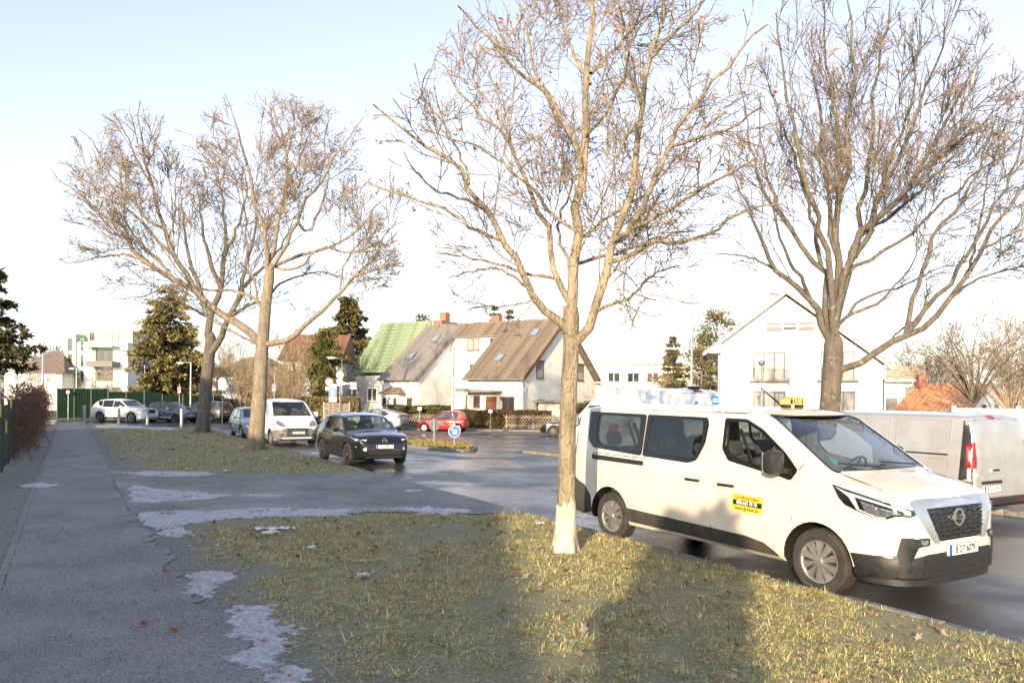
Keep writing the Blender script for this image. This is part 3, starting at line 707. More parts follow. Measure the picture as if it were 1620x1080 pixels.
# ------------------------------------------------------------------ passenger cars
def make_car(name, label, L, W, H, top, axles, rw, paint_, side, ws, rear=None, belt=.93, loc=(0, 0), head=0., lights=(), clad=None, rim=RIMS, spokes=7, kind='alloy', mirror_m=None, plate_f=None, plate_b=None,
             cab=None, glass_r=GL_SIDE, extra=None, plan=None, roofw=.72, handles=(), mirror_at=None, gaps=(), cat='car', seats=None, arch_r=None, bumper=None):
    root = thing(name, label, cat)
    pl = plan or [(0, W * .80), (.02, W * .87), (.10, W * .94), (.35, W * .985), (.8, W), (L - 1.2, W), (L - .7, W * .985), (L - .35, W * .93), (L - .12, W * .82), (L - .03, W * .68), (L, W * .56)]
    sp = dict(L=L, top=top, bot=[(0, .38), (.15, .28), (.5, .20), (L - .6, .19), (L - .15, .22), (L, .32)], plan=pl,
              tb=[(0, .93), (.25, .955), (.48, .995), (.70, 1.0), (belt - .08, .972), (belt - .02, .945), (belt + .04, .915), (H - .06, roofw + .03), (H, roofw), (H + .2, roofw - .04)],
              rt=[(0, .06), (.5, .09), (L * .6, .09), (L - .8, .09), (L, .07)], crown=[(0, .02), (.5, .035), (L * .5, .045), (L - .9, .05), (L - .2, .04), (L, .01)], smooth=.04)
    c = Car(sp, root)
    c.body(paint_, [round_poly(s_, .035) for s_ in side], ws, rear, cab, [(axles[0], rw, arch_r or rw + .055, W - .29), (axles[1], rw, arch_r or rw + .055, W - .29)])
    for i, s_ in enumerate(side):
        q = round_poly(s_, .035); ce = np.mean(q, 0); sc_ = [tuple(ce + (np.array(p) - ce) * np.array((1 + .07 / max(np.ptp([a[0] for a in q]), .1), 1 + .055 / max(np.ptp([a[1] for a in q]), .1)))) for p in q]
        for ax in 'rl':
            fr = c.patch('window_frame', ax, sc_, TRIM, out=.003, inn=-.015, holes=[q]); c.patch('window_pane', ax, q, glass_r if i else GL_SIDE, out=-.004, inn=-.008, parent=fr)
    c.patch('windscreen', 'f', ws[0], GL_CLR, out=-.003, inn=-.008)
    if rear: c.patch('rear_window', 'b', rear[0], GL_DRK, out=-.003, inn=-.008)
    for nm, ax, poly, m, o_ in lights:
        for q in ((c.both(nm, poly, m, out=o_, inn=-.015)) if ax == 'y' else c.mirx(nm, ax, poly, m, out=o_, inn=-.015) if ax in 'fb' else [c.patch(nm, ax[0], poly, m, out=o_, inn=-.015)]): pass
    for g in gaps: c.both('panel_gap', strip(g, .008), SEAM, out=.0012, inn=-.004, res=.3)
    for hx, hzz in handles: c.handle(hx, hzz, paint_, .2, .024)
    if clad:
        c.both('sill_cladding', [(axles[0] + rw + .04, .36), (axles[1] - rw - .04, .36), (axles[1] - rw - .03, .22), (axles[0] + rw + .03, .22)], clad, out=.014, inn=-.02)
        for x in axles:
            ring = [(x + (rw + .10) * math.cos(a), rw + (rw + .10) * math.sin(a)) for a in np.linspace(-.25, math.pi + .25, 17)] + [(x + (rw + .045) * math.cos(a), rw + (rw + .045) * math.sin(a)) for a in np.linspace(math.pi + .25, -.25, 17)]
            c.both('wheel_arch_trim', ring, clad, out=.014, inn=-.02, res=.3)
    for x in axles:
        for sg in (-1, 1): c.wheel(x, sg * (W - .025), rw, .2, rw * .70, rim, spokes, kind, n=28)
    if mirror_at: c.mirror(mirror_at, (.14, .18, .14), mirror_m or paint_, .08)
    if plate_f: c.plate('f', 0, plate_f[0], plate_f[1], back=.02)
    if plate_b: c.plate('b', 0, plate_b[0], plate_b[1], back=.015)
    if cab: c.interior(seats or [cab[0] + .75, cab[1] - 1.35], cab[2] - .28, dash=(cab[1] - .28, belt + .03, W * .72), y=.36, h=.52)
    if extra: extra(c)
    c.done(loc, head)
    return c
def wsp(zb, zt, wb, wt): return round_poly([(-wb, zb), (wb, zb), (wt, zt), (-wt, zt)], .05)
BODY_BLACK = paint('deep_black', (.006, .007, .009), rough=.2)
HD = R(-60)

def mokka_x(c):
    c.patch('visor_panel', 'f', round_poly([(-.74, .80), (.74, .80), (.70, .70), (.45, .685), (-.45, .685), (-.70, .70)], .02), TRIM, out=.008)
    for ax in 'rl':
        pass
    c.patch('lower_grille', 'f', round_poly([(-.5, .46), (.5, .46), (.42, .30), (-.42, .30)], .03), BLK, out=.012)
    c.mirx('chrome_blade', 'f', [(.56, .56), (.80, .60), (.80, .575), (.62, .50), (.55, .47)], CHR, out=.014)
    c.patch('chrome_strip', 'f', [(-.55, .295), (.55, .295), (.55, .28), (-.55, .28)], CHR, out=.02)
    p, n = c.hit('f', 0, .75); M = frame((p.x + .015, 0, .75), (0, 1, 0), (0, 0, 1))
    b = MB().lathe([(.058, -.006), (.072, -.006), (.072, .006), (.058, .006)], 24, M, close=True).build('badge', CHR, c.root)
    MB().prism([(-.09, .008), (.02, .008), (.01, -.004), (.09, -.008), (-.02, -.008), (-.01, .004)], M, 0, .006).build('badge_bolt', CHR, b)
    c.patch('windscreen_sticker', 'f', [(-.50, 1.10), (-.44, 1.10), (-.44, 1.16), (-.50, 1.16)], mat('sticker_green', (.03, .30, .22)), out=-.010, inn=-.012)
def make_cars():
    # black crossover
    L, H, W = 4.15, 1.53, .895; xo = st(20.95 + L, 7.90)
    make_car('crossover_car', 'glossy black crossover car with black wheels parked at the kerb before the white van', L, W, H,
        [(0, .66), (.02, .92), (.08, 1.02), (.2, 1.12), (.48, 1.37), (.75, 1.46), (1.3, 1.525), (1.8, 1.52), (2.2, 1.475), (2.38, 1.43), (3.06, 1.05), (3.16, 1.02), (3.6, .975), (3.92, .91), (4.06, .83), (4.12, .72), (4.15, .48)],
        (.74, 3.30), .335, BODY_BLACK, [[(1.95, 1.385), (2.32, 1.365), (2.86, 1.04), (1.95, 1.01)], [(.95, 1.37), (1.86, 1.395), (1.86, 1.01), (1.05, 1.03), (.78, 1.17)]],
        (wsp(1.06, 1.42, .66, .56), 2.0, 3.3), (wsp(1.14, 1.38, .54, .48), -.1, .7), .99, tuple(xo), HD,
        [('headlight', 'y', [(3.55, .86), (3.9, .82), (4.04, .79), (4.04, .75), (3.85, .755)], LMPG, .008), ('headlight', 'f', [(.52, .79), (.80, .80), (.80, .765), (.56, .745)], LMPW, .016), ('tail_light', 'y', [(.03, .93), (.35, .97), (.3, .87), (.03, .85)], RED, .006)],
        clad=BLK, rim=RIMD, spokes=5, plate_f=(.585, 'B B 9923'), cab=(.35, 3.0, .72), glass_r=GL_DRK, extra=mokka_x, handles=((1.75, .90), (.98, .93)), mirror_at=(2.68, 1.0, 1.04), gaps=([(1.90, 1.0), (1.90, .35)], [(2.85, 1.0), (2.85, .5), (2.8, .35)]), mirror_m=TRIM)
    # silver hatchback behind the white van
    L, H, W = 4.2, 1.48, .89; xo = st(37.4 + L, 8.0)
    make_car('hatchback', 'silver hatchback parked behind the white van at the kerb', L, W, H,
        [(0, .62), (.02, .9), (.08, 1.0), (.3, 1.2), (.5, 1.38), (.8, 1.45), (1.4, 1.48), (1.9, 1.46), (2.15, 1.41), (2.95, .98), (3.05, .95), (3.6, .88), (3.95, .78), (4.1, .68), (4.17, .55), (4.2, .42)],
        (.78, 3.36), .315, paint('hatch_silver', (.44, .47, .50), .6, .3), [[(1.85, 1.36), (2.15, 1.33), (2.75, .97), (1.85, .93)], [(.95, 1.33), (1.76, 1.365), (1.76, .93), (1.05, .95), (.85, 1.08)]],
        (wsp(.98, 1.37, .64, .53), 1.8, 3.2), (wsp(1.02, 1.34, .54, .5), -.1, .7), .91, tuple(xo), HD,
        [('headlight', 'y', [(3.68, .76), (3.98, .72), (4.08, .64), (4.0, .60), (3.78, .64)], LMPG, .008), ('headlight', 'f', round_poly([(.48, .70), (.78, .74), (.80, .64), (.52, .60)], .03), LMPG, .012), ('grille', 'f1', [(-.44, .67), (.44, .67), (.42, .61), (-.42, .61)], BLK, .008), ('lower_grille', 'f1', [(-.6, .42), (.6, .42), (.55, .30), (-.55, .30)], BLK, .01)],
        plate_f=(.50, 'B MC 1842'), cab=(.35, 2.9, .70), handles=((1.65, .84), (.9, .86)), mirror_at=(2.55, .99, .98), gaps=([(1.80, .92), (1.80, .3)], [(2.75, .9), (2.75, .3)]))
    # white SUV in the far car park
    g = gnd(232, 671)
    make_car('suv_car', 'white SUV standing beside the green fence at the end of the footpath', 4.69, .95, 1.66,
        [(0, .7), (.03, 1.0), (.12, 1.12), (.35, 1.35), (.6, 1.55), (.9, 1.62), (1.7, 1.66), (2.4, 1.62), (2.65, 1.56), (3.3, 1.14), (3.42, 1.10), (4.1, 1.05), (4.45, .98), (4.6, .88), (4.66, .7), (4.69, .5)],
        (.95, 3.81), .37, paint('suv_white', (.80, .80, .79), rough=.28), [[(2.15, 1.52), (2.6, 1.50), (3.2, 1.13), (2.15, 1.08)], [(1.15, 1.52), (2.05, 1.53), (2.05, 1.08), (1.2, 1.10)], [(.62, 1.47), (1.06, 1.515), (1.1, 1.12), (.80, 1.20)]],
        (wsp(1.15, 1.53, .70, .60), 2.3, 3.6), (wsp(1.2, 1.5, .6, .52), -.1, .8), 1.06, (-29.6, 55.3), R(-20),
        [('headlight', 'f', [(.55, .90), (.84, .93), (.86, .84), (.58, .82)], LMPG, .014), ('headlight', 'y', [(4.25, .94), (4.55, .90), (4.6, .82), (4.3, .84)], LMPG, .01), ('grille', 'f1', round_poly([(-.42, .93), (.42, .93), (.40, .66), (-.40, .66)], .04), TRIM, .012), ('lower_grille', 'f1', [(-.6, .45), (.6, .45), (.55, .32), (-.55, .32)], BLK, .012), ('tail_light', 'y', [(.02, 1.05), (.12, 1.05), (.3, 1.42), (.22, 1.44), (.05, 1.2)], RED, .008), ('sill_trim', 'y', [(1.4, .38), (3.35, .38), (3.35, .25), (1.4, .25)], BLK, .012)],
        plate_f=(.56, 'B VX 2260'), cab=(.4, 3.25, .80), glass_r=GL_DRK, handles=((1.95, .98), (1.05, 1.0)), mirror_at=(3.0, 1.03, 1.13), gaps=([(2.1, 1.05), (2.1, .4)], [(3.15, 1.05), (3.15, .4)]), spokes=5)
    # small grey car
    make_car('small_car', 'small dark grey car with yellow mirror caps beside the white SUV', 3.6, .815, 1.49,
        [(0, .6), (.02, .85), (.08, 1.0), (.25, 1.3), (.45, 1.43), (.8, 1.48), (1.4, 1.49), (1.8, 1.45), (2.0, 1.40), (2.65, .98), (2.75, .95), (3.1, .88), (3.38, .76), (3.52, .6), (3.58, .5), (3.6, .4)],
        (.62, 2.92), .30, paint('small_grey', (.09, .10, .115), .5, .3), [[(1.35, 1.37), (1.95, 1.34), (2.45, .98), (1.35, .93)], [(.55, 1.35), (1.27, 1.375), (1.27, .93), (.65, .98)]],
        (wsp(.99, 1.37, .58, .5), 1.6, 2.9), (wsp(1.05, 1.36, .5, .46), -.1, .6), .91, (-25.9, 55.7), R(-24),
        [('headlight', 'f', [(.5 + .11 * math.cos(a), .70 + .11 * math.sin(a)) for a in np.linspace(0, 6.28, 13)[:-1]], LMPG, .012), ('lower_grille', 'f1', round_poly([(-.5, .45), (.5, .45), (.5, .33), (-.5, .33)], .04), BLK, .012), ('side_stripe', 'y', [(.95, .40), (2.5, .40), (2.5, .36), (.95, .36)], WHT, .003)],
        plate_f=(.50, 'B FA 5007'), cab=(.3, 2.6, .66), rim=RIMD, spokes=5, mirror_at=(2.25, .90, .98), mirror_m=mat('mirror_yellow', (.72, .55, .05), .35, noise=.1), gaps=([(1.3, .9), (1.3, .3)], [(2.4, .9), (2.4, .3)]), handles=((1.45, .82),))
    # bronze estate behind the trunk
    make_car('estate_car', 'bronze grey car partly hidden by the leaning tree trunk', 4.4, .9, 1.56,
        [(0, .66), (.02, 1.0), (.1, 1.2), (.3, 1.45), (.6, 1.52), (1.4, 1.56), (2.1, 1.53), (2.35, 1.47), (3.1, 1.03), (3.2, 1.0), (3.8, .93), (4.2, .82), (4.35, .65), (4.4, .45)],
        (.85, 3.5), .325, paint('bronze', (.15, .125, .105), .5, .35), [[(2.0, 1.42), (2.35, 1.39), (2.95, 1.02), (2.0, .98)], [(1.0, 1.42), (1.92, 1.43), (1.92, .98), (1.05, 1.0)], [(.5, 1.36), (.92, 1.41), (.95, 1.02), (.62, 1.08)]],
        (wsp(1.04, 1.42, .64, .54), 2.0, 3.4), (wsp(1.1, 1.42, .58, .52), -.1, .6), .96, (-20.5, 55.4), R(163),
        [('tail_light', 'y', [(.02, .95), (.2, .95), (.18, 1.12), (.06, 1.2)], RED, .008), ('tail_light', 'b', [(.66, .95), (.80, .95), (.78, 1.15), (.68, 1.12)], RED, .01), ('rear_bumper', 'b1', [(-.75, .36), (.75, .36), (.75, .50), (-.75, .50)], BLK, .014)],
        plate_b=(.78, 'B RD 3120'), cab=(.35, 3.05, .74), mirror_at=(2.75, .99, 1.05), gaps=([(1.96, .95), (1.96, .35)], [(2.95, .95), (2.95, .35)]))
    # silver liftback
    make_car('liftback_car', 'silver liftback car seen from behind beside the hedge', 4.48, .87, 1.49,
        [(0, .62), (.02, .9), (.06, 1.08), (.15, 1.14), (.6, 1.27), (1.2, 1.40), (1.8, 1.48), (2.2, 1.49), (2.5, 1.44), (3.35, .98), (3.5, .94), (3.95, .83), (4.3, .70), (4.45, .52), (4.48, .4)],
        (.85, 3.55), .315, paint('liftback_silver', (.52, .54, .58), .5, .3), [[(2.0, 1.38), (2.45, 1.36), (3.05, .97), (2.0, .93)], [(1.15, 1.27), (1.9, 1.38), (1.9, .93), (1.2, .97), (.85, 1.10)]],
        (wsp(1.0, 1.40, .62, .52), 2.1, 3.6), (wsp(1.16, 1.36, .52, .46), .1, 1.5), .92, (-7.3, 52.4), R(166),
        [('tail_light', 'y', [(.02, .84), (.28, .86), (.2, 1.03), (.05, 1.05)], RED, .008), ('tail_light', 'b', [(.56, .84), (.78, .84), (.72, 1.06), (.62, 1.04)], RED, .012), ('spoiler_glass', 'b1', round_poly([(-.52, .90), (.52, .90), (.50, 1.06), (-.50, 1.06)], .03), TRIM, .008), ('rear_bumper', 'b1', [(-.6, .36), (.6, .36), (.6, .46), (-.6, .46)], BLK, .012)],
        plate_b=(.78, 'B PR 7714'), cab=(.8, 3.3, .70), mirror_at=(2.75, .97, .98), gaps=([(1.96, .9), (1.96, .3)], [(3.0, .9), (3.0, .3)]), handles=((1.85, .84), (1.1, .86)))
    # red small hatchback
    make_car('small_hatchback', 'small red hatchback parked in front of the brown hedge', 3.42, .81, 1.465,
        [(0, .62), (.015, .85), (.05, 1.0), (.16, 1.25), (.3, 1.38), (.6, 1.45), (1.2, 1.465), (1.65, 1.43), (1.85, 1.38), (2.6, .96), (2.7, .92), (3.0, .83), (3.25, .70), (3.38, .55), (3.42, .4)],
        (.50, 2.84), .285, paint('small_red', (.46, .012, .016), rough=.28), [[(1.30, 1.34), (1.80, 1.31), (2.40, .94), (1.30, .90)], [(.52, 1.30), (1.22, 1.345), (1.22, .90), (.62, .95)]],
        (wsp(.97, 1.34, .56, .48), 1.5, 2.8), (wsp(.98, 1.32, .52, .46), -.1, .5), .88, (-3.05, 52.6), R(172),
        [('tail_light', 'y', [(.02, .88), (.10, .88), (.22, 1.24), (.14, 1.26)], RED, .008), ('tail_light', 'b', [(.62, .85), (.72, .85), (.66, 1.2), (.58, 1.2)], RED, .012), ('headlight', 'y', [(2.85, .76), (3.15, .70), (3.28, .60), (3.05, .60)], LMPG, .008), ('side_moulding', 'y', [(.72, .56), (2.35, .52), (2.35, .48), (.72, .52)], BLK, .01)],
        plate_b=(.62, 'B AY 2271'), cab=(.25, 2.55, .64), mirror_at=(2.1, .90, .95), spokes=8, kind='cover', gaps=([(1.26, .88), (1.26, .3)], [(2.3, .88), (2.3, .3)]), handles=((1.4, .80), (.68, .82)))
    # black saloon behind the trunk
    make_car('saloon_car', 'black saloon car half hidden behind the whitewashed tree trunk', 4.6, .91, 1.43,
        [(0, .62), (.02, .9), (.10, 1.02), (.6, 1.06), (1.3, 1.36), (1.7, 1.42), (2.2, 1.43), (2.5, 1.40), (3.3, .97), (3.4, .94), (4.0, .87), (4.4, .75), (4.55, .6), (4.6, .4)],
        (.95, 3.76), .325, BODY_BLACK, [[(2.05, 1.33), (2.45, 1.31), (3.05, .95), (2.05, .92)], [(1.2, 1.27), (1.97, 1.33), (1.97, .92), (1.25, .95), (.95, 1.05)]],
        (wsp(.98, 1.34, .62, .52), 2.1, 3.5), (wsp(1.08, 1.33, .52, .46), .4, 1.6), .90, (6.4, 48.6), R(177),
        [('headlight', 'y', [(4.05, .78), (4.4, .70), (4.5, .60), (4.2, .64)], LMPG, .008), ('tail_light', 'y', [(.02, .78), (.3, .80), (.3, .92), (.04, .92)], RED, .008)],
        rim=RIMD, spokes=10, cab=(.9, 3.25, .68), mirror_at=(2.75, .99, .98), gaps=([(2.0, .9), (2.0, .3)], [(3.0, .9), (3.0, .3)]), glass_r=GL_DRK)

def make_white_van():
    root = thing('compact_van', 'white van with grey front bumper parked between the black crossover and silver hatchback', 'van')
    L, W = 4.8, .945
    sp = dict(L=L, top=[(0, .6), (.015, .9), (.05, 1.5), (.10, 1.78), (.18, 1.88), (.4, 1.925), (2.4, 1.945), (2.8, 1.92), (3.02, 1.87), (3.12, 1.82), (3.98, 1.21), (4.08, 1.17), (4.35, 1.07), (4.6, .93), (4.72, .80), (4.78, .65), (4.8, .5)],
        bot=[(0, .38), (.3, .28), (L - .4, .24), (L, .34)], plan=[(0, .82), (.02, .88), (.15, .93), (.5, W), (3.8, W), (4.2, .92), (4.5, .85), (4.7, .72), (4.78, .6), (4.8, .52)],
        tb=[(0, .94), (.3, .97), (.55, 1), (.9, .99), (1.1, .97), (1.2, .95), (1.8, .82), (1.95, .78)], rt=[(0, .05), (.4, .12), (3.0, .13), (3.6, .09), (L, .09)], crown=[(0, .01), (.4, .05), (3.6, .06), (4.5, .06), (L, .02)])
    c = Car(sp, root); P = paint('van_white', (.78, .78, .77), rough=.35); GB = mat('bumper_grey', (.14, .135, .13), .6, noise=.2, nscale=12)
    ws = round_poly([(-.76, 1.235), (.76, 1.235), (.64, 1.80), (-.64, 1.80)], .08)
    fw = round_poly([(2.45, 1.76), (2.85, 1.76), (3.5, 1.35), (3.5, 1.18), (2.45, 1.20)], .05)
    c.body(P, [fw], (ws, 2.9, 4.2), None, (2.0, 3.95, .80), [(.9, .335, .40, .62), (3.9, .335, .40, .62)])
    c.both('front_door_window', fw, GL_SIDE, out=-.003, inn=-.008)
    big = [(y * 1.03, 1.52 + (z - 1.52) * 1.05) for y, z in ws]
    q = c.patch('windscreen_frame', 'f', big, TRIM, out=.003, inn=-.02, holes=[ws]); c.patch('windscreen', 'f', ws, GL_CLR, out=-.003, inn=-.008, parent=q)
    for h in c.mirx('headlight', 'f', round_poly([(.46, .86), (.60, 1.0), (.76, 1.06), (.80, .94), (.72, .84), (.5, .80)], .03), LMPG, out=.012): pass
    c.both('headlight', round_poly([(4.15, 1.03), (4.4, .98), (4.6, .86), (4.55, .80), (4.3, .86)], .03), LMPG, out=.008)
    c.patch('front_bumper', 'f', [(-.80, .72), (-.5, .76), (.5, .76), (.80, .72), (.82, .28), (-.82, .28)], GB, out=.016, inn=-.02)
    c.both('front_bumper_side', [(4.22, .66), (4.55, .70), (4.74, .70), (4.74, .28), (4.3, .28)], GB, out=.018, inn=-.02)
    gr = c.patch('grille', 'f', round_poly([(-.42, .75), (.42, .75), (.46, .42), (-.46, .42)], .03), BLK, out=.022)
    for z in (.46, .52, .58, .68): c.patch('grille_bar', 'f', [(-.43, z), (.43, z), (.43, z + .016), (-.43, z + .016)], GB, out=.034, inn=.01, parent=gr)
    c.mirx('fog_lamp', 'f', [(.64 + .07 * math.cos(a), .48 + .07 * math.sin(a)) for a in np.linspace(0, 6.28, 15)[:-1]], BLK, out=.024)
    for z in (.79, .825): c.patch('badge', 'f', [(-.075, z - .02), (0, z + .01), (.075, z - .02), (.075, z - .005), (0, z + .028), (-.075, z - .005)], CHR, out=.014)
    c.patch('bonnet_gap', 't', strip([(4.42, -.6), (4.55, -.3), (4.58, 0), (4.55, .3), (4.42, .6)], .01), SEAM, out=.002, inn=-.003, res=.3)
    c.plate('f', 0, .575, 'B CE 1034', back=.04)
    for ln in ([(2.32, 1.86), (2.32, .35)], [(3.62, 1.18), (3.62, .5)]): c.both('panel_gap', strip(ln, .009), SEAM, out=.0012, inn=-.004, res=.3)
    c.both('sill_cladding', [(1.35, .50), (3.45, .50), (3.45, .30), (1.35, .30)], GB, out=.012, inn=-.02)
    c.mirror((3.45, 1.08, 1.28), (.16, .2, .24), P, .12); c.handle(2.55, 1.02, BLK, .2)
    for x in (.9, 3.9):
        for sg in (-1, 1): c.wheel(x, sg * .90, .335, .2, .21, RIMS, 8)
    c.interior([2.75], .84, dash=(3.75, 1.17, .66), y=.42, h=.5)
    for y0, y1 in ((.5, -.1), (-.15, -.62)):
        pts = [c.hit('f', y0 + (y1 - y0) * q, 1.25 + .05 * q)[0] + Vector((.02, 0, .012)) for q in np.linspace(0, 1, 5)]
        MB().tube(pts, .009, 5).build('wiper', BLK, root)
    c.done(st(31.2 + L, 8.05), HD)
# ------------------------------------------------------------------ ground, road, verge, footpath, kerbs
VZ = .075                                     # height of the verge above the road
def ground_mat(name, cols, scales, rough, bump, bscale, rrange=None, wet=None, margin=None):
    """three-tone ground with grain; cols = base, patch, speck"""
    m = bpy.data.materials.new(name); m.use_nodes = True; MATS[name] = m
    nt = m.node_tree; nd = nt.nodes; L = nt.links.new; b = nd['Principled BSDF']; tc = nd.new('ShaderNodeTexCoord')
    def nz(s, d=5, r=.6):
        n = nd.new('ShaderNodeTexNoise'); n.inputs['Scale'].default_value = s; n.inputs['Detail'].default_value = d; n.inputs['Roughness'].default_value = r
        L(tc.outputs['Object'], n.inputs['Vector']); return n.outputs['Fac']
    def ramp(f, a, c):
        r = nd.new('ShaderNodeMapRange'); r.inputs['From Min'].default_value = a; r.inputs['From Max'].default_value = c; L(f, r.inputs[0]); return r.outputs[0]
    def mix(f, A, B):
        x = nd.new('ShaderNodeMix'); x.data_type = 'RGBA'; L(f, x.inputs[0])
        for k, v in ((6, A), (7, B)):
            if isinstance(v, tuple): x.inputs[k].default_value = (*v, 1)
            else: L(v, x.inputs[k])
        return x.outputs[2]
    c = mix(ramp(nz(scales[0]), .40, .62), cols[0], cols[1])
    c = mix(ramp(nz(scales[1], 3), .50, .66), c, cols[2])
    if len(cols) > 3: c = mix(ramp(nz(scales[2], 2), .60, .70), c, cols[3])
    if margin:          # gravel trodden into the soil along the path
        sx = nd.new('ShaderNodeVectorMath'); sx.operation = 'DOT_PRODUCT'; sx.inputs[1].default_value = (N[0], N[1], 0); L(tc.outputs['Object'], sx.inputs[0])
        ad = nd.new('ShaderNodeMath'); ad.operation = 'MULTIPLY_ADD'; L(nz(1.1, 6, .75), ad.inputs[0]); ad.inputs[1].default_value = 2.2; L(sx.outputs['Value'], ad.inputs[2])
        c = mix(ramp(ad.outputs[0], 3.3, 2.3), c, mix(ramp(nz(scales[1], 3), .45, .62), margin[0], margin[1]))
    L(c, b.inputs['Base Color']); b.inputs['Roughness'].default_value = rough
    if rrange:
        r = nd.new('ShaderNodeMapRange'); r.inputs['To Min'].default_value = rrange[0]; r.inputs['To Max'].default_value = rrange[1]
        r.inputs['From Min'].default_value = .40; r.inputs['From Max'].default_value = .60
        L(nz(wet or .35, 4), r.inputs[0]); L(r.outputs[0], b.inputs['Roughness'])
    bp = nd.new('ShaderNodeBump'); bp.inputs['Strength'].default_value = bump; bp.inputs['Distance'].default_value = .012
    L(nz(bscale, 4, .7), bp.inputs['Height']); L(bp.outputs[0], b.inputs['Normal'])
    return m
M_ASPH = ground_mat('asphalt', ((.052, .054, .058), (.030, .031, .035), (.078, .079, .082), (.12, .12, .12)), (.45, 60, 140), .4, .35, 130, (.13, .52))
M_PATCH = ground_mat('asphalt_repair', ((.045, .045, .047), (.034, .034, .036), (.075, .075, .076)), (1.2, 70), .6, .5, 110, (.35, .7))
M_PATH = ground_mat('path_gravel', ((.215, .213, .21), (.135, .136, .138), (.37, .365, .355), (.05, .05, .05)), (.9, 60, 40), .85, .9, 95)
M_DRIVE = ground_mat('drive_gravel', ((.185, .18, .165), (.12, .118, .112), (.36, .35, .33), (.04, .04, .04)), (1.1, 34, 26), .8, .9, 90, (.5, .9))
M_SOIL = ground_mat('lawn_soil', ((.22, .205, .12), (.17, .18, .09), (.34, .30, .19), (.095, .085, .06)), (2.2, 30, 70), .95, .9, 60, margin=((.135, .13, .12), (.25, .24, .22)))
M_EARTH = ground_mat('garden_earth', ((.10, .088, .055), (.075, .072, .04), (.13, .11, .07)), (1.5, 20), .95, .6, 40)
M_COBB = ground_mat('cobble_strip', ((.20, .17, .13), (.15, .13, .105), (.26, .22, .17), (.08, .07, .06)), (.8, 14, 30), .8, .8, 20)
M_STONE = mat('granite', (.20, .19, .175), .8, noise=.35, nscale=14, bump=.4, bscale=60)
M_SNOW = mat('snow_ice', (.47, .49, .51), .45, nscale=26, col2=(.27, .285, .30), bump=.5, bscale=120, detail=8)

def sheet(name, xs, ys, fz, m, mapf=None, smooth=True):
    X, Y = np.meshgrid(xs, ys, indexing='ij')
    if mapf: X, Y = mapf(X, Y)
    V = np.stack([X, Y, fz(X, Y)], -1).reshape(-1, 3); a, b = len(xs), len(ys)
    i = np.arange(a - 1)[:, None] * b + np.arange(b - 1)[None, :]
    F = np.stack([i, i + b, i + b + 1, i + 1], -1).reshape(-1, 4)
    o = mk_fast(name, V, F, m, smooth=smooth); o['kind'] = 'structure'; return o
def vnoise(x, y, s, seed=0):
    r = np.random.default_rng(seed); v = 0
    for k in range(5):
        a = r.uniform(0, 2 * math.pi); f = s * r.uniform(.6, 1.8); v = v + np.sin((np.cos(a) * x + np.sin(a) * y) * f + r.uniform(0, 6)) / 5
    return v
S_ = lambda t, n: (T[0] * t + N[0] * n, T[1] * t + N[1] * n)
def verge_z(x, y): return VZ + .012 * vnoise(x, y, 1.6, 3) + .006 * vnoise(x, y, 6, 4)
